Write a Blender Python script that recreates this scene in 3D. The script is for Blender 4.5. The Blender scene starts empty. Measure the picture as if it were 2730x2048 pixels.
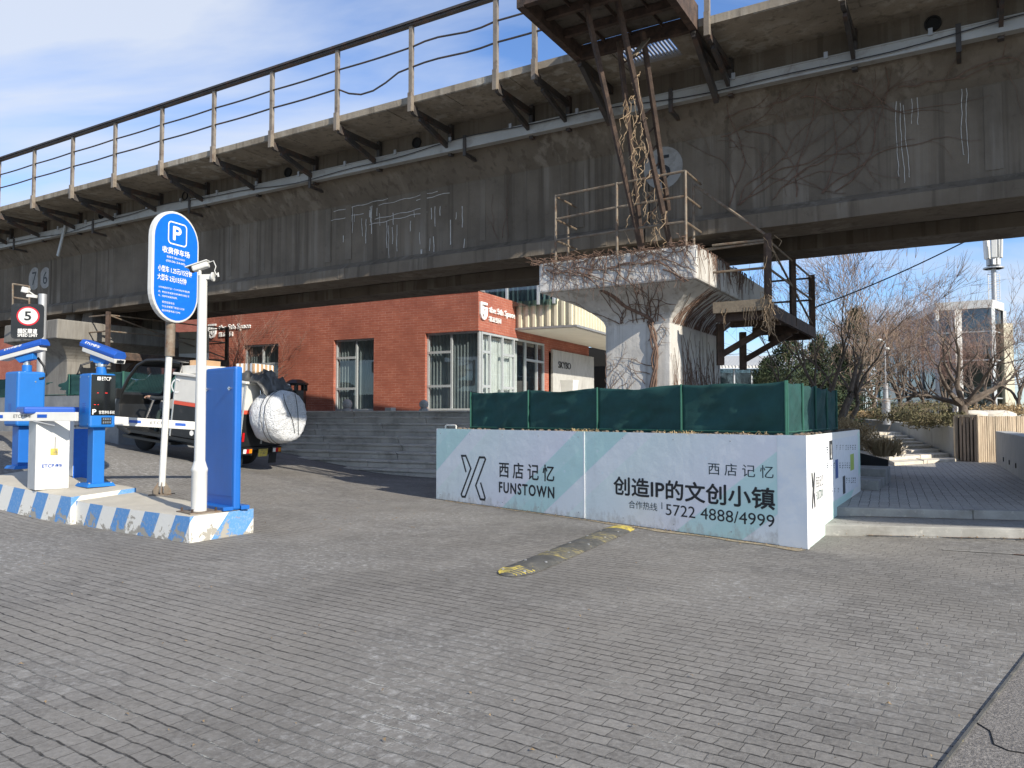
import bpy, math, random
from mathutils import Vector, Matrix, noise
V = Vector
R = random.Random(7)
sc = bpy.context.scene
COL = sc.collection
# ------------------------------------------------------------ camera, sky, sun, exposure
FPX = 2050.0
PITCH = math.atan(86 / FPX)
CAM = V((0, 0, 1.45))
cd = bpy.data.cameras.new('camera'); cam = bpy.data.objects.new('camera', cd); COL.objects.link(cam)
cd.sensor_width = 36; cd.lens = FPX / 2730 * 36; cd.clip_start = .05; cd.clip_end = 2000
cam.location = CAM; cam.rotation_euler = (math.pi / 2 + PITCH, 0, 0)
sc.camera = cam
SUN_H = V((.66, -.752, 0)).normalized()
SUN_E = math.radians(29)
SUN = V((SUN_H.x * math.cos(SUN_E), SUN_H.y * math.cos(SUN_E), math.sin(SUN_E)))
ld = bpy.data.lights.new('sun', 'SUN'); lo = bpy.data.objects.new('sun', ld); COL.objects.link(lo)
ld.energy = 4.3; ld.angle = math.radians(.5); ld.color = (1, .915, .78)
lo.rotation_euler = SUN.to_track_quat('Z', 'Y').to_euler(); lo.location = (0, 0, 40)
w = bpy.data.worlds.new('World'); sc.world = w; w.use_nodes = True
def setup_world():
    nt = w.node_tree; N = nt.nodes; Lk = nt.links; N.clear()
    out = N.new('ShaderNodeOutputWorld'); bg = N.new('ShaderNodeBackground')
    sky = N.new('ShaderNodeTexSky'); sky.sky_type = 'NISHITA'; sky.sun_disc = False
    sky.sun_elevation = SUN_E; sky.sun_rotation = math.atan2(SUN_H.x, SUN_H.y)
    sky.air_density = 1.0; sky.dust_density = .3; sky.ozone_density = 3
    tc = N.new('ShaderNodeTexCoord')
    sep = N.new('ShaderNodeSeparateXYZ'); Lk.new(tc.outputs['Generated'], sep.inputs[0])
    # project the view direction onto a cloud layer
    mz = N.new('ShaderNodeMath'); mz.operation = 'ADD'; mz.inputs[1].default_value = .22
    ab = N.new('ShaderNodeMath'); ab.operation = 'MAXIMUM'; ab.inputs[1].default_value = 0
    Lk.new(sep.outputs[2], ab.inputs[0]); Lk.new(ab.outputs[0], mz.inputs[0])
    dv = N.new('ShaderNodeVectorMath'); dv.operation = 'DIVIDE'
    cb = N.new('ShaderNodeCombineXYZ')
    for i in range(3): Lk.new(mz.outputs[0], cb.inputs[i])
    Lk.new(tc.outputs['Generated'], dv.inputs[0]); Lk.new(cb.outputs[0], dv.inputs[1])
    mp = N.new('ShaderNodeMapping'); mp.inputs['Rotation'].default_value = (0, 0, .75); mp.inputs['Scale'].default_value = (.8, 1.7, 1)
    mp.inputs['Location'].default_value = (1.65, .35, 0)
    Lk.new(dv.outputs[0], mp.inputs[0])
    n1 = N.new('ShaderNodeTexNoise'); n1.inputs['Scale'].default_value = 1.15; n1.inputs['Detail'].default_value = 9
    n1.inputs['Roughness'].default_value = .52; n1.inputs['Distortion'].default_value = .35
    Lk.new(mp.outputs[0], n1.inputs['Vector'])
    cr = N.new('ShaderNodeValToRGB'); cr.color_ramp.elements[0].position = .41; cr.color_ramp.elements[1].position = .64
    cr.color_ramp.elements[0].color = (0, 0, 0, 1); cr.color_ramp.elements[1].color = (.86, .86, .86, 1)
    Lk.new(n1.outputs['Fac'], cr.inputs[0])
    tint = N.new('ShaderNodeMix'); tint.data_type = 'RGBA'; tint.blend_type = 'MULTIPLY'; tint.inputs[0].default_value = 1
    Lk.new(sky.outputs[0], tint.inputs[6]); tint.inputs[7].default_value = (.72, .84, 1.03, 1)
    mx = N.new('ShaderNodeMix'); mx.data_type = 'RGBA'; mx.inputs[7].default_value = (3.7, 4.0, 4.55, 1)
    Lk.new(cr.outputs[0], mx.inputs[0]); Lk.new(tint.outputs[2], mx.inputs[6])
    Lk.new(mx.outputs[2], bg.inputs[0]); bg.inputs[1].default_value = .135
    Lk.new(bg.outputs[0], out.inputs[0])
setup_world()
vs = sc.view_settings
vs.view_transform = 'Standard'; vs.look = 'None'; vs.exposure = .62; vs.gamma = 1
sc.cycles.max_bounces = 7; sc.cycles.diffuse_bounces = 3; sc.cycles.transparent_max_bounces = 12
sc.cycles.use_denoising = True
# ------------------------------------------------------------ picture to place helpers
cP, sP = math.cos(PITCH), math.sin(PITCH)
def ray(u, v):
    a = (u - 1365) / FPX; b = -(v - 1024) / FPX
    y = cP - b * sP
    return V((a / y, 1, (sP + b * cP) / y))
def P(u, v, Y): return CAM + ray(u, v) * Y
def PZ(u, v, z):
    d = ray(u, v); return CAM + d * ((z - CAM.z) / d.z)
def sstep(a, b, x):
    x = min(1, max(0, (x - a) / (b - a))); return x * x * (3 - 2 * x)
def gz(x, y):
    k = 2.0; t = -3 - x
    sp = math.log(1 + math.exp(min(40, k * t))) / k
    return min(1.05, .13 * sp) * sstep(9, 16, y)
def G(u, v, dz=0.0):
    d = ray(u, v); y = 1.5
    while y < 80:
        p = CAM + d * y
        if p.z < gz(p.x, p.y) + dz:
            lo_, hi = y - .1, y
            for _ in range(24):
                m = (lo_ + hi) / 2; p = CAM + d * m
                if p.z < gz(p.x, p.y) + dz: hi = m
                else: lo_ = m
            return CAM + d * hi
        y += .1
    return CAM + d * 80
class Frame:
    """vertical plane: origin, x direction, outward normal"""
    def __init__(s, o, x, n=None):
        s.o = V(o); s.x = V((x[0], x[1], 0)).normalized(); s.z = V((0, 0, 1))
        s.n = V((s.x.y, -s.x.x, 0)) if n is None else V(n)
    def hit(s, u, v):
        d = ray(u, v); t = (s.o - CAM).dot(s.n) / d.dot(s.n); p = CAM + d * t - s.o
        return p.dot(s.x), p.z
    def at(s, x, z, d=0): return s.o + s.x * x + s.z * z + s.n * d
# ------------------------------------------------------------ mesh builder
ROOT = {}
class MB:
    def __init__(s): s.v = []; s.f = []; s.mi = []; s.m = 0
    def add(s, vs_, fs):
        k = len(s.v); s.v += [V(p) for p in vs_]
        for f in fs: s.f.append([i + k for i in f]); s.mi.append(s.m)
        return s
    def hexa(s, p): return s.add(p, [(0, 3, 2, 1), (4, 5, 6, 7), (0, 1, 5, 4), (1, 2, 6, 5), (2, 3, 7, 6), (3, 0, 4, 7)])
    def box(s, a, b):
        x0, y0, z0 = a; x1, y1, z1 = b
        return s.hexa([(x0, y0, z0), (x1, y0, z0), (x1, y1, z0), (x0, y1, z0), (x0, y0, z1), (x1, y0, z1), (x1, y1, z1), (x0, y1, z1)])
    def beam(s, p0, p1, w_, h, up=(0, 0, 1)):
        p0 = V(p0); p1 = V(p1); d = (p1 - p0).normalized(); u = V(up)
        if abs(d.dot(u)) > .98: u = V((1, 0, 0))
        x = d.cross(u).normalized() * (w_ / 2); z = x.cross(d).normalized() * (h / 2)
        return s.hexa([p0 - x - z, p0 + x - z, p1 + x - z, p1 - x - z, p0 - x + z, p0 + x + z, p1 + x + z, p1 - x + z])
    def quad(s, *p): return s.add(p, [tuple(range(len(p)))])
    def prism(s, poly, d):
        n = len(poly); d = V(d); p = [V(q) for q in poly]
        return s.add(p + [q + d for q in p], [tuple(range(n))[::-1], tuple(range(n, 2 * n))] + [(i, (i + 1) % n, (i + 1) % n + n, i + n) for i in range(n)])
    def tube(s, pts, r, n=6, caps=True):
        pts = [V(p) for p in pts]; m = len(pts)
        if not isinstance(r, (list, tuple)): r = [r] * m
        rings = []; ref = V((.13, .21, .97))
        for i, p in enumerate(pts):
            d = (pts[min(i + 1, m - 1)] - pts[max(i - 1, 0)])
            d = d.normalized() if d.length > 1e-9 else V((0, 0, 1))
            if abs(d.dot(ref)) > .97: ref = V((.97, .13, .21))
            x = d.cross(ref).normalized(); y = d.cross(x)
            rings += [p + (x * math.cos(6.28318 * k / n) + y * math.sin(6.28318 * k / n)) * r[i] for k in range(n)]
        fs = [(i * n + k, i * n + (k + 1) % n, (i + 1) * n + (k + 1) % n, (i + 1) * n + k) for i in range(m - 1) for k in range(n)]
        if caps: fs += [tuple(range(n))[::-1], tuple(range((m - 1) * n, m * n))]
        return s.add(rings, fs)
    def cyl(s, p0, p1, r0, r1=None, n=16): return s.tube([p0, p1], [r0, r0 if r1 is None else r1], n)
    def lathe(s, prof, c, n=20, axis='z'):
        c = V(c); vs_ = []
        for r, h in prof:
            for k in range(n):
                a = 6.28318 * k / n; x, y = r * math.cos(a), r * math.sin(a)
                vs_.append(c + (V((x, y, h)) if axis == 'z' else V((h, x, y)) if axis == 'x' else V((x, h, y))))
        m = len(prof)
        fs = [(i * n + k, i * n + (k + 1) % n, (i + 1) * n + (k + 1) % n, (i + 1) * n + k) for i in range(m - 1) for k in range(n)]
        fs += [tuple(range(n))[::-1], tuple(range((m - 1) * n, m * n))]
        return s.add(vs_, fs)
    def sphere(s, c, r, n=16, sq=(1, 1, 1)):
        c = V(c); m = n // 2; vs_ = [c + V((0, 0, -r * sq[2]))]
        for i in range(1, m):
            t = math.pi * i / m - math.pi / 2
            for k in range(n):
                a = 6.28318 * k / n
                vs_.append(c + V((r * sq[0] * math.cos(t) * math.cos(a), r * sq[1] * math.cos(t) * math.sin(a), r * sq[2] * math.sin(t))))
        vs_.append(c + V((0, 0, r * sq[2]))); fs = []
        for k in range(n):
            fs.append((0, 1 + (k + 1) % n, 1 + k)); b = 1 + (m - 2) * n; fs.append((b + k, b + (k + 1) % n, len(vs_) - 1))
        for i in range(m - 2):
            for k in range(n):
                q = 1 + i * n; fs.append((q + k, q + (k + 1) % n, q + n + (k + 1) % n, q + n + k))
        return s.add(vs_, fs)
    def strip(s, fr, pts, wd, d=.004, closed=False, th=0):
        """mitred flat stroke of width wd on a frame"""
        n = len(pts); L_, R_ = [], []
        pts = [V((p[0], p[1])) for p in pts]
        for i, p in enumerate(pts):
            a = pts[(i - 1) % n] if (i > 0 or closed) else None
            b = pts[(i + 1) % n] if (i < n - 1 or closed) else None
            d1 = (p - a).normalized() if a is not None else (b - p).normalized()
            d2 = (b - p).normalized() if b is not None else d1
            nn = V((-d1.y, d1.x)) + V((-d2.y, d2.x))
            nn = nn.normalized() if nn.length > .05 else V((-d1.y, d1.x))
            k = wd / 2 / max(.45, nn.dot(V((-d1.y, d1.x))))
            L_.append(p + nn * k); R_.append(p - nn * k)
        m = n if closed else n - 1
        if th:
            for i in range(m):
                j = (i + 1) % n
                c4 = [R_[i], R_[j], L_[j], L_[i]]
                lo_ = [fr.at(q.x, q.y, d) for q in c4]; hi = [fr.at(q.x, q.y, d + th) for q in c4]
                s.add(lo_ + hi, [(4, 5, 6, 7), (0, 1, 5, 4), (3, 7, 6, 2)] + ([] if closed else [(0, 4, 7, 3), (1, 2, 6, 5)]))
        else:
            for i in range(m):
                j = (i + 1) % n
                s.quad(*[fr.at(q.x, q.y, d) for q in (R_[i], R_[j], L_[j], L_[i])])
        return s
    def poly(s, fr, pts, d=.004, th=0):
        if th: return s.prism([fr.at(x, z, d) for x, z in pts], fr.n * th)
        return s.quad(*[fr.at(x, z, d) for x, z in pts])
    def build(s, name, mats, parent=None, W=False, smooth=None, bevel=0, loc=None, **tags):
        me = bpy.data.meshes.new(name)
        M = None
        if parent is not None and W: M = ROOT[parent.name].inverted()
        L0 = V(loc) if loc is not None else None
        vs_ = [(M @ p) if M is not None else (p - L0 if L0 is not None else p) for p in s.v]
        me.from_pydata([tuple(p) for p in vs_], [], s.f)
        if not isinstance(mats, (list, tuple)): mats = [mats]
        for m_ in mats: me.materials.append(m_)
        if len(mats) > 1: me.polygons.foreach_set('material_index', s.mi)
        if smooth is not None:
            me.polygons.foreach_set('use_smooth', [True] * len(me.polygons))
            me.set_sharp_from_angle(angle=math.radians(smooth))
        me.validate(); me.update()
        o = bpy.data.objects.new(name, me); COL.objects.link(o)
        if parent is not None: o.parent = parent; ROOT[o.name] = ROOT[parent.name]
        else:
            if L0 is not None: o.location = L0
            ROOT[o.name] = Matrix.Translation(L0) if L0 is not None else Matrix.Identity(4)
        if bevel:
            b = o.modifiers.new('edge', 'BEVEL'); b.width = bevel; b.segments = 2; b.limit_method = 'ANGLE'; b.angle_limit = math.radians(40)
        tag(o, **tags); return o
def tag(o, label=None, cat=None, group=None, kind=None):
    if label: o['label'] = label
    if cat: o['category'] = cat
    if group: o['group'] = group
    if kind: o['kind'] = kind
def thing(name, label, cat, loc=(0, 0, 0), rz=0.0, group=None, kind=None):
    o = bpy.data.objects.new(name, None); COL.objects.link(o); o.empty_display_size = .2
    o.location = loc; o.rotation_euler = (0, 0, rz); tag(o, label, cat, group, kind)
    ROOT[o.name] = Matrix.Translation(V(loc)) @ Matrix.Rotation(rz, 4, 'Z')
    return o
def text_data(s, bold=0.0, space=1.0):
    cu = bpy.data.curves.new('lettering', 'FONT'); cu.body = s; cu.size = 1; cu.offset = bold; cu.resolution_u = 3
    cu.space_character = space
    ob = bpy.data.objects.new('lettering', cu); COL.objects.link(ob)
    dg = bpy.context.evaluated_depsgraph_get(); dg.update()
    me = bpy.data.meshes.new_from_object(ob.evaluated_get(dg))
    vs_ = [v.co.copy() for v in me.vertices]; fs = [tuple(p.vertices) for p in me.polygons]
    bpy.data.objects.remove(ob); bpy.data.curves.remove(cu); bpy.data.meshes.remove(me)
    return vs_, fs
def text(mb, s, fr, x0, x1, z0, z1, d=.004, bold=0.0, space=1.0, th=0, keep=False):
    vs_, fs = text_data(s, 0, space)
    if not vs_: return
    ax, bx = min(v.x for v in vs_), max(v.x for v in vs_); ay, by = min(v.y for v in vs_), max(v.y for v in vs_)
    kx = (x1 - x0) / max(1e-6, bx - ax); kz = (z1 - z0) / max(1e-6, by - ay)
    if keep: kx = kz
    pts = [fr.at(x0 + (v.x - ax) * kx, z0 + (v.y - ay) * kz, d + th) for v in vs_]
    mb.add(pts, fs)
    if bold and not th:   # heavier weight: the same glyphs again, shifted a hair and a hair proud
        for q, (ox, oz) in enumerate(((1, 0), (-1, 0), (0, 1), (0, -1), (.7, .7), (-.7, -.7))): mb.add([p + fr.x * ox * bold * kz + fr.z * oz * bold * kz + fr.n * (.0004 * (q + 1)) for p in pts], fs)
    if th:
        from collections import Counter
        ed = Counter(); dirn = {}
        for f in fs:
            for i in range(len(f)):
                a, b = f[i], f[(i + 1) % len(f)]; ed[frozenset((a, b))] += 1; dirn[frozenset((a, b))] = (a, b)
        back = [p - fr.n * th for p in pts]; k = len(pts)
        mb.add(pts + back, [(dirn[e][1], dirn[e][0], dirn[e][0] + k, dirn[e][1] + k) for e, c in ed.items() if c == 1])
# ------------------------------------------------------------ materials
def NT(name):
    m = bpy.data.materials.new(name); m.use_nodes = True; nt = m.node_tree
    return m, nt, nt.nodes['Principled BSDF']
def lk(nt, a, b): nt.links.new(a, b)
def nd(nt, t, **kw):
    n = nt.nodes.new(t)
    for k, v in kw.items(): setattr(n, k, v)
    return n
def noise_node(nt, vec, scale, detail=5, rough=.55, dist=0):
    n = nd(nt, 'ShaderNodeTexNoise'); n.inputs['Scale'].default_value = scale; n.inputs['Detail'].default_value = detail
    n.inputs['Roughness'].default_value = rough; n.inputs['Distortion'].default_value = dist
    if vec is not None: lk(nt, vec, n.inputs['Vector'])
    return n.outputs['Fac']
def ramp(nt, fac, a, b, ca=(0, 0, 0, 1), cb=(1, 1, 1, 1)):
    r = nd(nt, 'ShaderNodeValToRGB'); e = r.color_ramp.elements
    e[0].position = a; e[1].position = b; e[0].color = ca; e[1].color = cb
    lk(nt, fac, r.inputs[0]); return r.outputs[0]
def mixc(nt, fac, a, b, mode='MIX'):
    m = nd(nt, 'ShaderNodeMix', data_type='RGBA', blend_type=mode)
    for sck, val in ((0, fac), (6, a), (7, b)):
        if hasattr(val, 'is_linked'): lk(nt, val, m.inputs[sck])
        elif sck == 0: m.inputs[0].default_value = val
        else: m.inputs[sck].default_value = (*val[:3], 1)
    return m.outputs[2]
def mth(nt, op, a, b=None, c=None):
    m = nd(nt, 'ShaderNodeMath', operation=op)
    for i, x in enumerate((a, b, c)):
        if x is None: continue
        if hasattr(x, 'is_linked'): lk(nt, x, m.inputs[i])
        else: m.inputs[i].default_value = x
    return m.outputs[0]
def objvec(nt, scale=(1, 1, 1), rot=0.0, loc=(0, 0, 0)):
    tc = nd(nt, 'ShaderNodeTexCoord'); mp = nd(nt, 'ShaderNodeMapping')
    mp.inputs['Scale'].default_value = scale; mp.inputs['Rotation'].default_value = (0, 0, rot); mp.inputs['Location'].default_value = loc
    lk(nt, tc.outputs['Object'], mp.inputs[0]); return mp.outputs[0]
def bump(nt, bs, h, strength=.3, dist=.02, prev=None):
    b = nd(nt, 'ShaderNodeBump'); b.inputs['Strength'].default_value = strength; b.inputs['Distance'].default_value = dist
    lk(nt, h, b.inputs['Height'])
    if prev is not None: lk(nt, prev, b.inputs['Normal'])
    lk(nt, b.outputs[0], bs.inputs['Normal']); return b.outputs[0]
def c4(c): return (c[0], c[1], c[2], 1)
def dk(c, k): return tuple(min(1, x * k) for x in c[:3])
def mat(name, col, rough=.6, metal=0, var=.18, scale=3, bmp=.1, bscale=30, dirt=None, damt=.5, dscale=2.5, dw=.12, streak=(1, 1, 1), spec=.5, dirt2=None, d2amt=.62, d2scale=9):
    m, nt, bs = NT(name); vec = objvec(nt, streak)
    f1 = noise_node(nt, vec, scale, 6, .6)
    c = mixc(nt, ramp(nt, f1, .3, .7), dk(col, 1 - var), dk(col, 1 + var))
    if dirt is not None:
        f2 = noise_node(nt, vec, dscale, 8, .65, .3)
        c = mixc(nt, ramp(nt, f2, 1 - damt - dw, 1 - damt + dw), c, dirt)
    if dirt2 is not None:
        f3 = noise_node(nt, objvec(nt, streak, 0, (5, 3, 9)), d2scale, 6, .7, .2)
        c = mixc(nt, ramp(nt, f3, d2amt - .06, d2amt + .06), c, dirt2)
    lk(nt, c, bs.inputs['Base Color'])
    bs.inputs['Roughness'].default_value = rough; bs.inputs['Metallic'].default_value = metal
    bs.inputs['Specular IOR Level'].default_value = spec
    if bmp: bump(nt, bs, noise_node(nt, objvec(nt), bscale, 5, .6), bmp, .02)
    return m
def plain(name, col, rough=.5, metal=0, emit=0):
    m, nt, bs = NT(name)
    f = noise_node(nt, objvec(nt), 14, 3)
    lk(nt, mixc(nt, ramp(nt, f, .3, .7), dk(col, .93), dk(col, 1.05)), bs.inputs['Base Color'])
    bs.inputs['Roughness'].default_value = rough; bs.inputs['Metallic'].default_value = metal
    if emit: bs.inputs['Emission Color'].default_value = c4(col); bs.inputs['Emission Strength'].default_value = emit
    return m
def glassmat(name, tint=(.6, .7, .7), refl=.12):
    m, nt, bs = NT(name); out = nt.nodes['Material Output']
    tr = nd(nt, 'ShaderNodeBsdfTransparent'); tr.inputs[0].default_value = c4(tint)
    gl = nd(nt, 'ShaderNodeBsdfGlossy'); gl.inputs['Roughness'].default_value = .02; gl.inputs[0].default_value = (.85, .9, .95, 1)
    lw = nd(nt, 'ShaderNodeLayerWeight'); lw.inputs[0].default_value = .35
    f = mth(nt, 'ADD', mth(nt, 'MULTIPLY', lw.outputs['Fresnel'], .6), refl)
    mx = nd(nt, 'ShaderNodeMixShader'); lk(nt, f, mx.inputs[0]); lk(nt, tr.outputs[0], mx.inputs[1]); lk(nt, gl.outputs[0], mx.inputs[2])
    lk(nt, mx.outputs[0], out.inputs[0]); return m
M = {}
def paver(name, ang, cols, bw=.24, bh=.115, mort=.009, white=.5, loc=(0, 0, 0), rowk=1.0):
    m, nt, bs = NT(name); vec = objvec(nt, (1, 1, 1), ang, loc)
    # uneven hand-laid stones
    wob = nd(nt, 'ShaderNodeTexNoise'); wob.inputs['Scale'].default_value = 6; wob.inputs['Detail'].default_value = 3; lk(nt, vec, wob.inputs['Vector'])
    sub = nd(nt, 'ShaderNodeVectorMath', operation='SUBTRACT'); lk(nt, wob.outputs['Color'], sub.inputs[0]); sub.inputs[1].default_value = (.5, .5, .5)
    scl = nd(nt, 'ShaderNodeVectorMath', operation='SCALE'); lk(nt, sub.outputs[0], scl.inputs[0]); scl.inputs['Scale'].default_value = .045
    ad = nd(nt, 'ShaderNodeVectorMath', operation='ADD'); lk(nt, vec, ad.inputs[0]); lk(nt, scl.outputs[0], ad.inputs[1])
    br = nd(nt, 'ShaderNodeTexBrick'); lk(nt, ad.outputs[0], br.inputs['Vector'])
    br.inputs['Scale'].default_value = 1; br.inputs['Brick Width'].default_value = bw; br.inputs['Row Height'].default_value = bh
    br.inputs['Mortar Size'].default_value = mort; br.inputs['Mortar Smooth'].default_value = .45; br.offset = .5; br.squash = 1.35; br.squash_frequency = 3
    br.inputs['Color1'].default_value = (0, 0, 0, 1); br.inputs['Color2'].default_value = (1, 1, 1, 1); br.inputs['Mortar'].default_value = (.5, .5, .5, 1)
    a, b, cc = cols
    sy = nd(nt, 'ShaderNodeSeparateXYZ'); lk(nt, ad.outputs[0], sy.inputs[0])
    fy = mth(nt, 'ABSOLUTE', mth(nt, 'SUBTRACT', mth(nt, 'FRACT', mth(nt, 'ADD', mth(nt, 'DIVIDE', sy.outputs[1], bh), .5)), .5))
    row = mth(nt, 'MULTIPLY', ramp(nt, fy, .03, .075, (1, 1, 1, 1), (0, 0, 0, 1)), ramp(nt, noise_node(nt, vec, 9, 4, .7), .36, .52))
    fac = mth(nt, 'MAXIMUM', mth(nt, 'MULTIPLY', br.outputs['Fac'], 1 - .38 * rowk), mth(nt, 'MULTIPLY', row, rowk))
    stone = mixc(nt, ramp(nt, br.outputs['Color'], .05, .95), a, b)
    stone = mixc(nt, ramp(nt, noise_node(nt, vec, .55, 6, .6), .38, .66), stone, cc)
    stone = mixc(nt, mth(nt, 'MULTIPLY', ramp(nt, noise_node(nt, vec, 30, 7, .75), .40, .68), .62), stone, dk(b, 1.5))
    stone = mixc(nt, mth(nt, 'MULTIPLY', ramp(nt, noise_node(nt, objvec(nt, (1, 1, 1), ang, (4, 8, 0)), .28, 5, .6), .42, .66), .38), stone, dk(a, .62))
    # lime bloom on the stones and in the joints
    pat = ramp(nt, noise_node(nt, objvec(nt, (1, 1, 1), ang, (3, 1, 0)), .38, 5, .6), .46, .62)
    fl = mth(nt, 'MULTIPLY', pat, ramp(nt, noise_node(nt, vec, 16, 7, .75), .5, .68))
    stone = mixc(nt, mth(nt, 'MULTIPLY', fl, white), stone, (.42, .42, .41))
    jw = mth(nt, 'ADD', mth(nt, 'MULTIPLY', ramp(nt, noise_node(nt, vec, 2.2, 5, .75), .56, .64), .75), mth(nt, 'MULTIPLY', pat, .6))
    joint = mixc(nt, jw, (.045, .043, .04), (.42, .42, .39))
    lk(nt, mixc(nt, fac, stone, joint), bs.inputs['Base Color'])
    bs.inputs['Roughness'].default_value = .85; bs.inputs['Specular IOR Level'].default_value = .25
    n1 = bump(nt, bs, mth(nt, 'MULTIPLY', fac, -1.0), .7, .012)
    n2 = bump(nt, bs, br.outputs['Color'], .35, .006, n1)
    bump(nt, bs, noise_node(nt, vec, 22, 6, .7), .5, .012, n2)
    return m
ROWA = math.radians(46.6)
ROWP = math.radians(34.5)
M['paver'] = paver('dark_tumbled_pavers', ROWP, ((.125, .119, .111), (.205, .197, .184), (.205, .193, .174)), .112, .096, .0032, white=1.0)
M['paver2'] = paver('plaza_pavers', math.radians(-64), ((.30, .28, .25), (.40, .375, .335), (.35, .325, .29)), .26, .125, .0045, .6, rowk=.0)
M['paver3'] = paver('step_pavers', math.radians(10), ((.22, .215, .20), (.30, .29, .27), (.27, .26, .245)), .2, .1, .006, .4)
def concrete(name, col, streakcol, lite, amt=.5, kind=0):
    """weathered concrete: runs straight down the face, blotches, board lines"""
    m, nt, bs = NT(name); v1 = objvec(nt); v2 = objvec(nt, (2.6, 2.6, .10)); v3 = objvec(nt, (7, 7, .16), 0, (3, 0, 1))
    c = mixc(nt, ramp(nt, noise_node(nt, v1, 1.1, 8, .6), .3, .7), dk(col, .74), dk(col, 1.22))
    pat = ramp(nt, noise_node(nt, objvec(nt, (.45, .45, .7)), 1, 4, .5), .42, .62)
    c = mixc(nt, mth(nt, 'MULTIPLY', ramp(nt, noise_node(nt, v2, 1.6, 4, .6, .2), .5, .60), mth(nt, 'MULTIPLY', pat, amt)), c, lite)
    c = mixc(nt, mth(nt, 'MULTIPLY', ramp(nt, noise_node(nt, v3, 1.0, 4, .6), .54, .64), .6), c, streakcol)
    c = mixc(nt, mth(nt, 'MULTIPLY', ramp(nt, noise_node(nt, v1, 4.5, 9, .7), .6, .72), .5), c, dk(streakcol, .8))
    lk(nt, c, bs.inputs['Base Color']); bs.inputs['Roughness'].default_value = .9; bs.inputs['Specular IOR Level'].default_value = .2
    n1 = bump(nt, bs, noise_node(nt, v1, 9, 9, .7), .35, .03)
    bump(nt, bs, noise_node(nt, v2, 8, 4, .6), .2, .02, n1)
    return m
M['girder'] = concrete('old_girder_concrete', (.150, .126, .098), (.082, .068, .052), (.27, .24, .20), .5)
M['flange'] = concrete('peeling_flange_concrete', (.17, .155, .135), (.06, .052, .045), (.33, .31, .28), .5)
M['slab'] = concrete('deck_slab_concrete', (.27, .235, .185), (.13, .11, .085), (.50, .48, .42), .5)
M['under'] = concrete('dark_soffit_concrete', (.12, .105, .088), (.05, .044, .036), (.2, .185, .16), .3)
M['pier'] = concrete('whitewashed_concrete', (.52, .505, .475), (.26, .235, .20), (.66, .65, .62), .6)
M['rib'] = concrete('streaked_rib_concrete', (.165, .141, .112), (.09, .075, .058), (.26, .232, .195), .7)
M['steel'] = mat('dark_weathered_steel', (.06, .055, .052), .6, .3, .3, 4, .15, 40, (.13, .07, .045), .38, 5)
M['post'] = mat('brown_painted_steel', (.21, .18, .145), .6, .1, .2, 4, .1, 40, (.10, .065, .045), .38, 7)
M['rust'] = mat('rusty_steel', (.095, .062, .046), .85, .1, .3, 6, .3, 60, (.045, .032, .026), .48, 8)
M['rustpipe'] = mat('rusting_pipe', (.19, .16, .125), .7, .2, .3, 8, .15, 60, (.16, .09, .05), .42, 12)
M['tray'] = mat('galvanised_tray', (.40, .40, .38), .55, .35, .12, 2, .05, 30, (.24, .22, .2), .35, 4)
M['wood'] = mat('weathered_board', (.20, .165, .12), .85, 0, .3, 5, .3, 50, (.09, .07, .055), .4, 5)
M['vine'] = mat('dry_vine_bark', (.15, .095, .07), .9, 0, .35, 20, .2, 90)
M['vinelit'] = mat('pale_dry_vine', (.34, .25, .16), .9, 0, .3, 20, .2, 90)
M['banner'] = None
M['soil'] = mat('dry_soil', (.17, .135, .10), .95, 0, .4, 12, .6, 45, (.3, .26, .2), .3, 9)
M['strawmat'] = mat('dry_grass_blade', (.45, .34, .18), .85, 0, .3, 15, 0)
M['mesh'] = mat('green_shade_cloth', (.008, .055, .05), .8, 0, .22, 2.5, .25, 220, (.011, .072, .066), .4, 3)
M['meshseam'] = plain('green_seam', (.02, .105, .075), .7)
M['black'] = plain('black_print', (.015, .016, .018), .5)
M['dkink'] = plain('dark_teal_print', (.012, .035, .045), .5)
M['white'] = mat('white_paint', (.60, .60, .57), .45, 0, .06, 5, .03, 40, (.55, .53, .48), .22, 6)
M['letterw'] = plain('white_letter', (.82, .82, .80), .5)
M['blue'] = mat('blue_powdercoat', (.006, .115, .44), .42, 0, .1, 2, .04, 150, (.02, .14, .40), .25, 9)
M['bluelight'] = mat('kiosk_blue', (.01, .145, .48), .42, 0, .08, 2, .04, 150, (.03, .17, .43), .25, 9)
M['bluecam'] = mat('camera_blue', (.015, .085, .40), .4, 0, .08, 4, .02, 100)
M['signblue'] = plain('sign_blue', (.003, .14, .66), .5)
M['bluetape'] = plain('reflective_blue', (.01, .08, .40), .35)
M['grey'] = mat('grey_panel', (.20, .205, .21), .6, 0, .15, 3, .08, 40, (.26, .26, .25), .4, 4)
M['screen'] = plain('black_glass', (.008, .009, .01), .08)
M['chrome'] = plain('bright_metal', (.7, .7, .7), .25, 1)
M['red'] = plain('sign_red', (.62, .015, .03), .45)
M['amber'] = plain('amber_lens', (.75, .25, .01), .25)
M['redlens'] = plain('red_lens', (.5, .01, .015), .25)
M['led'] = plain('red_led', (.9, .03, .02), .5, 0, 1.2)
M['yellow'] = mat('worn_yellow', (.58, .46, .08), .7, 0, .2, 8, .2, 40, (.12, .115, .10), .42, 14)
M['yellowworn'] = mat('nearly_worn_off_yellow', (.11, .108, .095), .8, 0, .25, 8, .2, 40, (.50, .40, .10), .38, 16, streak=(3, 1, 1))
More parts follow.
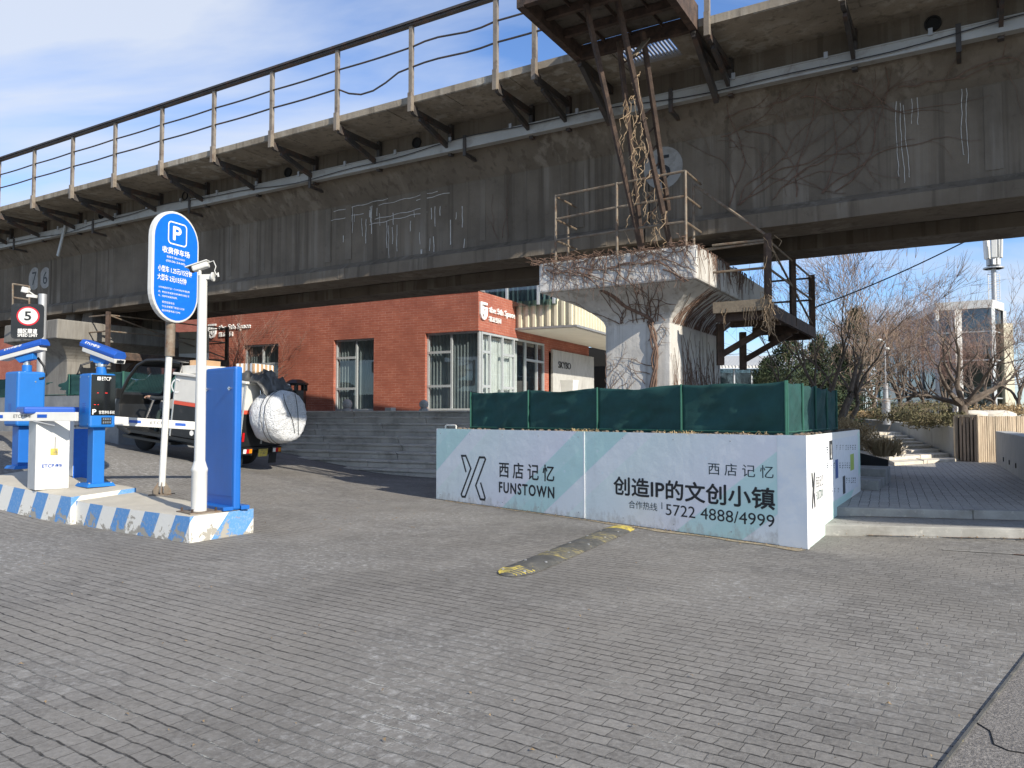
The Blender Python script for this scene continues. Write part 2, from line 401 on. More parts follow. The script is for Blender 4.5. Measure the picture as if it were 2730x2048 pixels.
M['rubber'] = mat('dusty_rubber', (.085, .085, .08), .85, 0, .3, 6, .3, 60, (.2, .185, .15), .35, 7, dirt2=(.5, .4, .1), d2amt=.68)
M['tyre'] = plain('tyre_rubber', (.02, .02, .02), .85)
M['blackpaint'] = mat('black_paint', (.016, .017, .018), .35, 0, .2, 5, .05, 40, (.07, .065, .06), .3, 5)
M['boxwhite'] = mat('cargo_white', (.62, .61, .57), .5, 0, .08, 3, .04, 40, (.4, .37, .32), .28, 4)
M['stripe'] = plain('red_stripe', (.62, .09, .05), .5)
M['tarp'] = mat('black_plastic_sheet', (.075, .075, .072), .38, 0, .3, 6, .5, 25)
M['card'] = mat('cardboard', (.50, .32, .18), .8, 0, .12, 5, .08, 40)
M['concrete'] = mat('grey_concrete', (.42, .42, .40), .85, 0, .14, 2.5, .15, 50, (.24, .235, .22), .4, 2.5, streak=(1, 1, .35))
M['kerbst'] = mat('kerb_concrete', (.33, .325, .30), .85, 0, .2, 3, .2, 50, (.22, .21, .185), .45, 2.2, dirt2=(.45, .43, .38), d2amt=.64)
M['step'] = mat('sandstone_step', (.62, .575, .50), .9, 0, .14, 1.2, .15, 40, (.36, .325, .275), .40, 2.2)
M['step2'] = mat('pale_limestone_step', (.62, .57, .48), .9, 0, .18, 3, .25, 40, (.42, .38, .31), .36, 5)
M['woodslat'] = mat('shaded_timber_slat', (.33, .26, .2), .85, 0, .3, 3, .2, 60, (.2, .15, .11), .42, 4, streak=(4, 4, .4))  # timber colour darkened to stand for the shaded end
M['woodlite'] = mat('sunlit_timber_slat', (.50, .41, .30), .85, 0, .3, 3, .2, 60, (.3, .22, .15), .4, 4, streak=(4, 4, .4))  # same timber, sunlight put into a paler colour
M['alu'] = plain('grey_window_frame', (.46, .49, .50), .4, .3)
M['cream'] = mat('cream_cladding', (.60, .56, .42), .55, 0, .08, 2, .03, 40)
M['soffit'] = mat('pale_soffit', (.62, .60, .52), .8, 0, .06, 2, .03, 40)
M['curtain'] = mat('grey_curtain', (.42, .44, .44), .9, 0, .15, 3, .05, 60)
M['curtainw'] = mat('pale_curtain', (.66, .66, .62), .9, 0, .12, 3, .05, 60)
M['dark'] = plain('dark_interior', (.012, .012, .012), .8)  # near-black colour stands in for the unlit inside of recess and holes
M['glass'] = glassmat('window_glass', (.80, .87, .88), .06)
M['glassr'] = glassmat('sunny_window_glass', (.84, .9, .92), .12)
M['glassb'] = glassmat('tower_glass', (.38, .50, .52), .10)
M['stoneball'] = mat('grey_granite', (.36, .36, .35), .8, 0, .2, 30, .15, 80)
M['bark'] = mat('tree_bark', (.135, .108, .086), .95, 0, .3, 10, .4, 60, (.08, .06, .048), .4, 6)
M['twig'] = mat('bare_twig', (.23, .172, .13), .95, 0, .35, 3, 0)
M['twigd'] = mat('brown_twig', (.235, .15, .118), .95, 0, .35, 2, 0)
M['ever'] = mat('conifer_foliage', (.03, .048, .02), .9, 0, .6, 1.3, 0, dirt=(.07, .07, .028), damt=.38, dscale=3)
M['shrub'] = mat('brown_green_shrub', (.12, .115, .055), .9, 0, .45, 1.5, 0, dirt=(.17, .13, .075), damt=.45, dscale=4)
M['straw'] = mat('straw_shrub', (.40, .29, .16), .9, 0, .4, 2, 0, dirt=(.24, .20, .10), damt=.4, dscale=4)
M['galv'] = mat('galvanised_pole', (.38, .39, .40), .5, .4, .1, 4, .04, 40)
M['skin'] = plain('skin', (.45, .27, .19), .6)
M['jacket'] = mat('dark_jacket', (.03, .033, .036), .85, 0, .25, 6, .2, 50)
M['trouser'] = mat('dark_green_trousers', (.03, .05, .045), .9, 0, .2, 8, .2, 60)
M['boot'] = mat('suede_boot', (.25, .185, .13), .9, 0, .2, 10, .2, 60)
M['bubble'] = None
def bubblemat():
    m, nt, bs = NT('bubble_wrap'); v = objvec(nt)
    vo = nd(nt, 'ShaderNodeTexVoronoi'); vo.inputs['Scale'].default_value = 36; lk(nt, v, vo.inputs['Vector'])
    c = mixc(nt, ramp(nt, vo.outputs['Distance'], .1, .7), (.86, .87, .88), (.70, .72, .74))
    lk(nt, c, bs.inputs['Base Color']); bs.inputs['Roughness'].default_value = .3
    bs.inputs['Subsurface Weight'].default_value = .15; bs.inputs['Subsurface Radius'].default_value = (.05, .05, .05)
    n1 = bump(nt, bs, vo.outputs['Distance'], .8, .02)
    bump(nt, bs, noise_node(nt, v, 9, 7, .7), 1, .09, n1); return m
M['bubble'] = bubblemat()
def wallbrick():
    m, nt, bs = NT('red_brick'); tc = nd(nt, 'ShaderNodeTexCoord'); sp = nd(nt, 'ShaderNodeSeparateXYZ'); lk(nt, tc.outputs['Object'], sp.inputs[0])
    cb = nd(nt, 'ShaderNodeCombineXYZ'); lk(nt, mth(nt, 'ADD', sp.outputs[0], sp.outputs[1]), cb.inputs[0]); lk(nt, sp.outputs[2], cb.inputs[1])
    br = nd(nt, 'ShaderNodeTexBrick'); lk(nt, cb.outputs[0], br.inputs['Vector']); br.inputs['Scale'].default_value = 1
    br.inputs['Brick Width'].default_value = .29; br.inputs['Row Height'].default_value = .085; br.inputs['Mortar Size'].default_value = .008
    br.inputs['Mortar Smooth'].default_value = .3; br.inputs['Bias'].default_value = 0
    br.inputs['Color1'].default_value = (.33, .092, .055, 1); br.inputs['Color2'].default_value = (.40, .13, .08, 1)
    br.inputs['Mortar'].default_value = (.50, .28, .21, 1)
    v = objvec(nt)
    c = mixc(nt, mth(nt, 'MULTIPLY', ramp(nt, noise_node(nt, v, .7, 7, .65), .38, .66), .75), br.outputs['Color'], (.24, .07, .045))
    jm = mth(nt, 'MULTIPLY', br.outputs['Fac'], ramp(nt, noise_node(nt, v, 3, 4, .7), .46, .56))
    c = mixc(nt, mth(nt, 'MULTIPLY', jm, .6), c, (.17, .06, .04))
    lk(nt, c, bs.inputs['Base Color']); bs.inputs['Roughness'].default_value = .85
    n1 = bump(nt, bs, mth(nt, 'MULTIPLY', br.outputs['Fac'], -1), .5, .012); bump(nt, bs, noise_node(nt, v, 40, 4), .15, .01, n1)
    return m
M['brick'] = wallbrick()
def bannermat(name, kx, ph, tint=(.70, .80, .80)):
    """printed hoarding: soft diagonal mint and lilac bands with pale dots (the print itself)"""
    m, nt, bs = NT(name); tc = nd(nt, 'ShaderNodeTexCoord'); sp = nd(nt, 'ShaderNodeSeparateXYZ'); lk(nt, tc.outputs['Object'], sp.inputs[0])
    x, z = sp.outputs[0], sp.outputs[2]
    dg = mth(nt, 'ADD', mth(nt, 'MULTIPLY', x, .30 * kx), mth(nt, 'ADD', mth(nt, 'MULTIPLY', z, -.40), ph))
    fr = mth(nt, 'FRACT', dg)
    col = mixc(nt, ramp(nt, fr, .0, .55), (.83, .90, .84), (.88, .86, .87))
    band = mth(nt, 'MULTIPLY', ramp(nt, fr, .58, .585), ramp(nt, fr, .86, .865, (1, 1, 1, 1), (0, 0, 0, 1)))
    col = mixc(nt, mth(nt, 'MULTIPLY', band, .85), col, (.60, .83, .76))
    band2 = mth(nt, 'MULTIPLY', ramp(nt, fr, .70, .705), ramp(nt, fr, .86, .865, (1, 1, 1, 1), (0, 0, 0, 1)))
    col = mixc(nt, mth(nt, 'MULTIPLY', band2, .5), col, (.54, .79, .72))
    col = mixc(nt, ramp(nt, fr, .865, .87), col, (.88, .90, .87))
    vo = nd(nt, 'ShaderNodeTexVoronoi'); vo.inputs['Scale'].default_value = 6.5; vo.inputs['Randomness'].default_value = .55
    vv = nd(nt, 'ShaderNodeCombineXYZ'); lk(nt, x, vv.inputs[0]); lk(nt, z, vv.inputs[1]); lk(nt, vv.outputs[0], vo.inputs['Vector'])
    dm = ramp(nt, noise_node(nt, objvec(nt), 1.1, 3), .46, .56)
    dots = mth(nt, 'MULTIPLY', ramp(nt, vo.outputs['Distance'], .11, .16, (1, 1, 1, 1), (0, 0, 0, 1)), dm)
    col = mixc(nt, mth(nt, 'MULTIPLY', dots, .5), col, (.80, .90, .90))
    col = mixc(nt, mth(nt, 'MULTIPLY', ramp(nt, noise_node(nt, objvec(nt, (1, 1, .25)), 5, 7, .7), .55, .75), .22), col, (.5, .49, .45))
    spl = mth(nt, 'ADD', noise_node(nt, objvec(nt, (1, 1, .6)), 9, 8, .7), mth(nt, 'MULTIPLY', z, -.9))
    col = mixc(nt, mth(nt, 'MULTIPLY', ramp(nt, spl, .38, .56), .5), col, (.42, .39, .33))
    lk(nt, col, bs.inputs['Base Color']); bs.inputs['Roughness'].default_value = .4
    bump(nt, bs, noise_node(nt, objvec(nt), 2.2, 4), .3, .06)
    return m
M['ban1'] = bannermat('printed_hoarding', 1, .06); M['ban2'] = bannermat('printed_hoarding_side', -1.1, .86)
M['ban3'] = mat('printed_hoarding_plain', (.88, .89, .87), .4, 0, .05, 2, .05, 20, (.74, .79, .83), .4, 3)
def kerbstripe():
    """blue and white painted kerb with flaking paint"""
    m, nt, bs = NT('striped_kerb_paint'); tc = nd(nt, 'ShaderNodeTexCoord'); sp = nd(nt, 'ShaderNodeSeparateXYZ'); lk(nt, tc.outputs['Object'], sp.inputs[0])
    s_ = mth(nt, 'ADD', mth(nt, 'SUBTRACT', sp.outputs[1], sp.outputs[0]), mth(nt, 'MULTIPLY', sp.outputs[2], .62))
    fr = mth(nt, 'FRACT', mth(nt, 'ADD', mth(nt, 'MULTIPLY', s_, 1.38), .31))
    st = ramp(nt, fr, .50, .512)
    c = mixc(nt, st, (.72, .71, .66), (.10, .27, .56))
    v = objvec(nt)
    c = mixc(nt, mth(nt, 'MULTIPLY', ramp(nt, noise_node(nt, v, 30, 5, .7), .5, .75), .3), c, (.62, .62, .58))
    geo = sp.outputs[2]
    low = mth(nt, 'MULTIPLY', ramp(nt, geo, .0, .24, (1, 1, 1, 1), (0, 0, 0, 1)), .17)
    chip = ramp(nt, mth(nt, 'ADD', noise_node(nt, v, 7, 8, .72, .4), low), .635, .65)
    c = mixc(nt, chip, c, (.34, .32, .275))
    lk(nt, c, bs.inputs['Base Color']); bs.inputs['Roughness'].default_value = .75
    n1 = bump(nt, bs, chip, .5, -.006); bump(nt, bs, noise_node(nt, v, 35, 5), .25, .01, n1); return m
M['stripek'] = kerbstripe()
M['kerbtop'] = mat('cream_painted_concrete', (.46, .43, .36), .85, 0, .12, 3, .25, 40, (.40, .37, .31), .38, 6, dirt2=(.33, .31, .27), d2amt=.66, d2scale=12)
M['asphalt'] = mat('speckled_asphalt', (.15, .14, .13), .9, 0, .5, 70, .6, 90, (.30, .28, .255), .42, 55)
M['disc'] = mat('faded_disc_paint', (.30, .295, .28), .8, 0, .15, 4, .05, 40, (.2, .19, .17), .4, 6)
M['lime'] = mat('lime_streak', (.50, .49, .46), .85, 0, .2, 9, .05, 40, (.3, .28, .25), .4, 12)
M['leaf'] = mat('dead_leaf', (.22, .155, .085), .9, 0, .35, 15, 0)
M['piershade'] = mat('shaded_far_concrete', (.22, .21, .19), .9, 0, .25, 2, .2, 30, (.12, .11, .095), .45, 2, streak=(2, 2, .3))  # pier concrete greyed to stand for the viaduct's shade, plus random dirt
# ============================================================ GROUND
def lin(a, b, st):
    n = max(1, round((b - a) / st)); return [a + (b - a) * i / n for i in range(n)]
def ground():
    xs = lin(-400, -60, 60) + lin(-60, -24, 4) + lin(-24, 8, .5) + lin(8, 60, 4) + lin(60, 400, 60) + [400]
    ys = lin(-60, 4, 4) + lin(4, 34, .5) + lin(34, 90, 4) + lin(90, 700, 60) + [700]
    mb = MB(); nx = len(xs)
    mb.add([(x, y, gz(x, y)) for y in ys for x in xs], [(j * nx + i, j * nx + i + 1, (j + 1) * nx + i + 1, (j + 1) * nx + i) for j in range(len(ys) - 1) for i in range(nx - 1)])
    mb.build('ground', M['paver'], smooth=30, kind='structure')
ground()
A2 = [G(2510, 2048), G(2740, 1747)]
def asphalt():
    d = (A2[1] - A2[0]).normalized(); a = A2[0] - d * 3; b = A2[1] + d * .55; nn = V((d.y, -d.x, 0))
    z = V((0, 0, .004))
    MB().quad(a + z, a + nn * 6 + z, b + nn * 6 + z, b + z).build('asphalt', M['asphalt'], kind='structure')
    mb = MB(); m = MB()
    mb.beam(a + V((0, 0, .004)), b + V((0, 0, .004)), .014, .016)
    mb.build('pavement_joint', M['rubber'], kind='structure')
    rng = random.Random(3); p = A2[0] + d * .2 + nn * .12; pts = []
    q = PZ(2625, 1915, .006); pts = [PZ(2600, 1925, .006), PZ(2640, 1950, .006), PZ(2650, 1985, .006), PZ(2690, 2002, .006), PZ(2740, 2010, .006)]
    m.tube(pts, .0035, 4); m.build('pavement_crack', M['dark'], kind='structure')
asphalt()
# ============================================================ VIADUCT (local x along the deck to the right, y away, z up)
BD = V((.859, -.512, 0)).normalized(); BN = V((.512, .859, 0)).normalized()
BRZ = math.atan2(BD.y, BD.x)
def bridge_hit(u, v, p):
    d = ray(u, v); t = (p - CAM.dot(BN)) / d.dot(BN); q = CAM + d * t
    return q.dot(BD), q.z
def B(r, p, z): return BD * r + BN * p + V((0, 0, z))
vd = thing('viaduct', 'long elevated concrete viaduct with railed walkway crossing over the yard', 'viaduct', (0, 0, 0), BRZ)
R0, R1 = -46.0, 14.0
JOINT = [-46, -20.12, -4.32, 11.5, 14]
SEC = [(11.3, 4.17), (11.3, 4.385), (11.5, 4.52), (11.5, 5.72), (11.16, 6.12), (11.1, 6.14), (11.1, 6.67), (12.25, 6.67), (12.25, 6.12), (11.95, 5.72), (11.95, 4.52), (12.1, 4.38), (12.1, 4.17)]
for a, b in zip(JOINT[:-1], JOINT[1:]):
    for far in (0, 1):
        if far and a < -21: a2, b2 = a, b
        mb = MB(); sec = [((25.2 - y) if far else y, z) for y, z in SEC]
        if far: sec = sec[::-1]
        # roughen: subdivide along the length with tiny wobble on the lower lip
        n = max(2, int((b - a) / 1.2)); rng = random.Random(int(a * 7) + far)
        rings = []
        for i in range(n + 1):
            x = a + .012 + (b - a - .024) * i / n
            rings += [(x, y + (rng.uniform(-.008, .008)), z + (rng.uniform(-.006, .006) if z < 4.4 else 0)) for y, z in sec]
        k = len(sec)
        fs = [(i * k + j, i * k + (j + 1) % k, (i + 1) * k + (j + 1) % k, (i + 1) * k + j) for i in range(n) for j in range(k)]
        fs += [tuple(range(k))[::-1], tuple(range(n * k, (n + 1) * k))]
        mb.add(rings, fs); mb.build('girder', M['girder'], vd)
        if not far:
            # pale stiffener bands showing on the web and lower flange
            xx = a + 1.1
            while xx < b - .6:
                wd = rng.uniform(.10, .2); mb = MB()
                if rng.random() < (.8 if xx < -4 else .25):
                    mb.prism([(xx, 11.503, 4.60), (xx, 11.492, 4.60), (xx, 11.492, 5.70), (xx, 11.503, 5.70)], (wd, 0, 0))
                if rng.random() < (.55 if xx < -4 else .1): mb.prism([(xx, 11.3, 4.2), (xx, 11.292, 4.2), (xx, 11.292, 4.38), (xx, 11.492, 4.515), (xx, 11.503, 4.51)], (wd, 0, 0))
                xx += rng.choice((.55, .9, 1.35, 1.9))
                if mb.v: mb.build('web_rib', M['rib'], vd)
def slab():
    mb = MB(); hx0, hx1 = -4.29, -3.45
    for a, b in zip(JOINT[:-1], JOINT[1:]):
        a += .008; b -= .008
        if a < hx0 < b:
            mb.box((a, 9.95, 6.66), (hx0, 17.4, 6.77)); mb.box((hx1, 9.95, 6.66), (b, 17.4, 6.77)); mb.box((hx0, 10.62, 6.66), (hx1, 17.4, 6.77))
        else: mb.box((a, 9.95, 6.66), (b, 17.4, 6.77))  # far edge widened out of view so its shadow covers the terrace
    mb.build('walkway_slab', M['slab'], vd)
    mb = MB()
    for i in range(15): mb.box((hx0 + .03 + i * .055, 9.97, 6.70), (hx0 + .05 + i * .055, 10.6, 6.735))
    mb.build('grating', M['galv'], vd)
slab()
# underside boards between post brackets
for i in range(48):
    x = -45 + i * 1.22
    if -6.3 < x < -2.5: continue
    MB().box((x, 9.96, 6.648), (x + 1.2, 10.5, 6.66 - .001)).build('soffit_board', M['slab'], vd)
r0 = bridge_hit(901, 230, 9.93)[0]
ks = [k for k in range(-27, 12)]
def bracket(x):
    f = MB()
    f.box((x - .035, 9.885, 6.50), (x + .035, 9.945, 7.93))
    f.box((x - .035, 9.86, 6.48), (x + .035, 9.884, 6.80))
    post = f.build('railing_post', M['post'], vd)
    g = MB()
    g.beam((x, 9.95, 6.52), (x, 11.06, 6.52), .055, .10)
    g.beam((x, 10.15, 6.45), (x, 11.04, 5.98 + .22), .05, .09)
    g.beam((x, 11.06, 6.08), (x, 11.06, 6.64), .10, .07)
    g.prism([(x - .03, 9.885, 6.62), (x - .03, 9.90, 6.54), (x - .03, 9.96, 6.465), (x - .03, 10.06, 6.45), (x - .03, 10.06, 6.60)], (.06, 0, 0))
    g.build('bracket', M['steel'], post)
for k in ks:
    x = r0 + 1.655 * k
    if -4.75 < x < -2.9: continue
    bracket(x)
bracket(bridge_hit(1427, 200, 9.93)[0]); 
mb = MB()
for a, b in ((R0, -4.8), (-3.1, R1)): mb.box((a, 9.87, 7.93), (b, 9.96, 8.02)); mb.box((a, 9.845, 7.965), (b, 9.869, 8.0))
mb.build('top_rail', M['steel'], vd)
for zz, sag in ((7.58, 0), (7.24, 1)):
    mb = MB(); pts = []
    for k in ks[:-1]:
        x = r0 + 1.655 * k
        if x > -4.9: break
        for s in range(6):
            t = s / 6; dz = -.012 * math.sin(math.pi * t)
            if sag and k == 0: dz = -.22 * math.sin(math.pi * min(1, t * 1.15)) * (1.2 - .4 * t)
            if sag and k == 1: dz = .02 * math.sin(6.28 * t)
            if not sag and k == 1: dz = .035 * math.sin(6.28 * t)
            pts.append((x + 1.655 * t, 9.915, zz + dz))
    mb.tube(pts, .016, 6); mb.build('railing_wire', M['steel'], vd)
# cable tray with clips and hangers
mb = MB(); mb.box((R0, 10.93, 6.12), (R1, 11.06, 6.285)); mb.box((R0, 10.915, 6.285), (R1, 11.075, 6.30)); mb.build('cable_tray', M['tray'], vd)
mb = MB(); mh = MB(); rng = random.Random(5)
for i in range(48):
    x = -45 + i * 1.24
    MB().box((x, 10.90, 6.27), (x + .05, 10.93, 6.36)).build('tray_clip', M['galv'], vd)
    if i % 3 == 0:
        mh = MB(); mh.box((x + .3, 10.905, 5.98), (x + .36, 10.93, 6.34)); mh.beam((x + .33, 10.93, 6.02), (x + .33, 11.3, 6.0), .05, .05); mh.build('tray_hanger', M['steel'], vd)
mb = MB(); pts = [(x, 10.9, 6.22 + .07 * math.sin(x * .7) + .02 * math.sin(x * 2.3)) for x in lin(-30, 12, .4)]
mb.tube(pts, .008, 5); mb.build('slack_cable', M['black'], vd)
(xa, za), (xb, zb) = bridge_hit(176, 602, 10.9), bridge_hit(156, 683, 10.9)
MB().beam((xa, 10.88, za), (xb, 10.88, zb), .09, .03, (0, 1, 0)).build('loose_strip', M['tray'], vd)
for (u, v) in ((270, 573), (494, 523), (768, 460), (1111, 381), (2487, 63)):
    x, z = bridge_hit(u, v, 11.09)
    mb = MB(); mb.lathe([(.10, 0), (.10, -.03), (.082, -.03), (.08, -.004)], (x, 11.1, z), 18, 'y'); mb.build('drain_hole', M['dark'], vd, smooth=40)
# painted number discs at the girder joints
FRW = Frame(BN * 11.497, BD, -BN)
def disc(u, v, r, s, dx):
    x, z = bridge_hit(u, v, 11.497)
    mb = MB(); mb.poly(FRW, [(x + r * math.cos(t * .2618), z + 1.05 * r * math.sin(t * .2618)) for t in range(24)], .004)
    o = mb.build('number_disc', M['disc'] if s else M['girder'], vd, W=True)
    if s:
        mb = MB(); text(mb, s, FRW, x - r * .38, x + r * .38, z - r * .62, z + r * .62, .008); mb.build('number', M['black'], o, W=True)
disc(92, 743, .30, '7', 0); disc(121, 741, .28, '6', 0); disc(1768, 448, .32, '5', 0); disc(1668, 474, .32, '', 0)
# drips of white lime on the web
mb = MB(); rng = random.Random(11)
def drip(u, v, L_, wd):
    x, z = bridge_hit(u, v, 11.498); pts = [(x, z)]
    while L_ > 0:
        st = min(L_, .09); L_ -= st; x += rng.uniform(-.012, .012); z -= st; pts.append((x, z))
    if len(pts) > 1: mb = MB(); mb.strip(FRW, pts, wd, .003); mb.build('lime_drip', M['lime'], vd, W=True)
for i in range(34): drip(rng.uniform(905, 1245), rng.uniform(548, 640), rng.uniform(.12, .55), rng.uniform(.010, .02))
for (u, v, L_) in ((2390, 268, 1.05), (2400, 275, 1.1), (2408, 280, 1.0), (2430, 262, .35), (2445, 255, .4), (2565, 212, 1.0), (2575, 215, 1.1)): drip(u, v, L_, .008)
for (u, v) in ((985, 600), (890, 565), (1000, 585), (1110, 535), (880, 590), (1010, 548)):
    x, z = bridge_hit(u, v, 11.498); pts = [(x + i * .13, z + .012 * math.sin(i * 1.7) + i * .006) for i in range(rng.randint(6, 12))]
    mb = MB(); mb.strip(FRW, pts, .012, .0045); mb.build('lime_drip', M['lime'], vd, W=True)
# projecting platform over the walkway
px0, px1 = -4.76, -3.08
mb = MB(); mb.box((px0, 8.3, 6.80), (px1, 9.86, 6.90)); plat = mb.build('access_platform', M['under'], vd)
mb = MB()
mb.box((px0 - .06, 8.2, 6.60), (px0 + .04, 9.94, 6.95)); mb.box((px1 - .04, 8.2, 6.60), (px1 + .06, 9.94, 6.95))
mb.box((px0 + .04, 9.865, 6.60), (px1 - .04, 9.94, 6.80)); mb.box((px0 + .04, 8.2, 6.62), (px1 - .04, 8.29, 6.95))
for yy in (8.75, 9.3): mb.box((px0 + .05, yy, 6.68), (px1 - .05, yy + .07, 6.79))
for xx in (-4.35, -3.95, -3.5): mb.box((xx, 8.3, 6.74), (xx + .012, 9.86, 6.799))
mb.build('platform_beam', M['rust'], plat)
for x in (px0, px1): mb = MB(); mb.box((x - .03, 8.22, 6.95), (x + .03, 8.28, 8.0)); mb.beam((x, 9.9, 6.62), (x, 11.0, 6.05), .07, .12); mb.beam((x, 9.9, 6.58), (x, 11.05, 6.58), .06, .12); mb.build('platform_bracket', M['steel'], plat)
# ============================================================ PIERS
def pier(dr, label, plab, main):
    t = thing('concrete_pier', label, 'pier', B(-4.4 + dr, 12.2, 0), BRZ, 'piers under the viaduct')
    W_ = lambda r, p, z: B(r + dr, p, z)
    r0_, r1_, p0, p1 = -5.67, -3.19, 10.3, 14.6
    mb = MB(); rng = random.Random(2)
    nx, nz = 10, 4
    # cap with a slightly battered front
    mb.hexa([W_(*q) for q in ((r0_, p0, 3.34), (r1_, p0, 3.34), (r1_, p1, 3.34), (r0_, p1, 3.34), (r0_, p0 + .02, 3.80), (r1_, p0 + .02, 3.82), (r1_, p1, 3.8), (r0_, p1, 3.8))])
    pm = M['pier'] if main else M['piershade']
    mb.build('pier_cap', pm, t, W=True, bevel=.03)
    mb = MB(); rings = []; c = (-4.82, -3.78, 10.9, 13.55); N_ = 7
    for i in range(N_ + 1):
        k = i / N_; e = 1 - (1 - k) ** 1.7 if i < N_ else 1
        z = 3.338 - .51 * k
        a = [r0_ + .04 + (c[0] - r0_ - .04) * e, r1_ - .04 + (c[1] - r1_ + .04) * e, p0 + .04 + (c[2] - p0 - .04) * e, p1 - .04 + (c[3] - p1 + .04) * e]
        rings.append((a, z))
    rings.append(((c[0], c[1], c[2], c[3]), gz(*W_(-4.3, 12, 0).xy) - .1))
    vs_ = []; ch = .0
    for a, z in rings:
        vs_ += [W_(a[0], a[2], z), W_(a[1], a[2], z), W_(a[1], a[3], z), W_(a[0], a[3], z)]
    m = len(rings)
    fs = [(i * 4 + j, (i + 1) * 4 + j, (i + 1) * 4 + (j + 1) % 4, i * 4 + (j + 1) % 4) for i in range(m - 1) for j in range(4)] + [(0, 1, 2, 3), tuple(range((m - 1) * 4, m * 4))[::-1]]
    mb.add(vs_, fs); mb.build('pier_column', pm, t, W=True, bevel=.02)
    for pp in (11.7, 13.4):
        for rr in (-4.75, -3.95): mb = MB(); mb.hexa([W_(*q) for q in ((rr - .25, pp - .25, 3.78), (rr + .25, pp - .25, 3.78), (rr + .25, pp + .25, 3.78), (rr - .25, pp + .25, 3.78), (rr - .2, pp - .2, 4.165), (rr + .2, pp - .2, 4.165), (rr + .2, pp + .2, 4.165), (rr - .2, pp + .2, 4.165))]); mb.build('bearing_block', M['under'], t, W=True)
    # side walkway on brackets
    s = thing('side_platform', plab, 'platform', B(-2.8 + dr, 12.9, 3.0), BRZ, 'bracketed platforms beside the piers')
    mb = MB()
    mb.hexa([W_(*q) for q in ((-3.18, 11.1, 2.98), (-2.42, 11.1, 2.98), (-2.42, 14.7, 2.98), (-3.18, 14.7, 2.98), (-3.18, 11.1, 3.05), (-2.42, 11.1, 3.05), (-2.42, 14.7, 3.05), (-3.18, 14.7, 3.05))])
    mb.build('platform_deck', M['wood'], s, W=True)
    mb = MB()
    mb.beam(W_(-3.18, 11.06, 3.02), W_(-2.4, 11.06, 3.02), .07, .16); mb.build('edge_board', M['wood'], s, W=True)
    for pp, low in ((11.2, 0), (12.0, 1), (13.4, 1), (14.6, 0)):
        mb = MB(); mb.beam(W_(-3.18, pp, 2.9), W_(-2.44, pp, 2.9), .08, .14)
        if low: mb.beam(W_(-3.32, pp, 2.42), W_(-2.55, pp, 2.84), .07, .09); mb.beam(W_(-3.35, pp, 2.25), W_(-3.35, pp, 2.9), .10, .10)
        mb.build('platform_bracket', M['rust'], s, W=True)
    MB().beam(W_(-2.4, 11.1, 2.95), W_(-2.4, 14.7, 2.95), .06, .18).build('edge_beam', M['rust'], s, W=True)
    for pp, hh in ((11.12, .98), (12.9, .95), (14.65, .95)):
        MB().beam(W_(-2.42, pp, 2.9), W_(-2.42, pp, 3.05 + hh), .10, .08).build('railing_post', M['rust'], s, W=True)
    mb = MB()
    for zz in (3.55, 3.95):
        mb.tube([W_(-2.42, 11.12, zz), W_(-2.42, 14.65, zz)], .018, 6)
        mb.tube([W_(-3.2, 11.1, zz), W_(-2.42, 11.12, zz)], .018, 6); mb.tube([W_(-3.2, 14.65, zz), W_(-2.42, 14.65, zz)], .018, 6)
    mb.tube([W_(-2.42, 11.12, 3.95), W_(-2.42, 14.65, 3.1)], .018, 6)
    mb.build('railing_tube', M['rustpipe'], s, W=True)
    return t
pier(0, 'whitewashed concrete pier wrapped in dry vines above the printed hoarding', 'rusty bracketed platform beside the vine covered pier', True)
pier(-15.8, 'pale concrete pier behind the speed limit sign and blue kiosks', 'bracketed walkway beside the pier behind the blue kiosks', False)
# thin tube railing on the near pier cap
rl = thing('cap_railing', 'thin rusty tube railing standing on top of the vine covered pier cap', 'railing', B(-4.4, 10.45, 3.8), BRZ)
def bp(u, v, p): x, z = bridge_hit(u, v, p); return B(x, p, z)
for (u0, v0, v1, p) in ((1481, 521, 697, 10.42), (1514, 536, 694, 11.15), (1644, 487, 676, 10.42), (1827, 456, 654, 10.42), (1848, 485, 652, 11.15)):
    a = bp(u0, v0, p); MB().tube([V((a.x, a.y, 3.78)), a], .021, 7).build('railing_post', M['rustpipe'], rl, W=True)
mb = MB()
for (va, vb, vc) in ((524, 491, 456), (585, 553, 523), (641, 616, 591)):
    mb.tube([bp(1481, va, 10.42), bp(1644, vb, 10.42), bp(1827, vc, 10.42)], .018, 6)
    d = bp(1481, va, 10.42); mb.tube([d, d + BN * .73], .016, 6); d = bp(1827, vc, 10.42); mb.tube([d, d + BN * .73], .016, 6)
mb.tube([bp(1846, 490, 11.15), bp(2050, 632, 11.12)], .02, 6); mb.tube([bp(1868, 668, 11.15), bp(2046, 645, 11.12)], .02, 6)
mb.build('railing_tube', M['rustpipe'], rl, W=True)
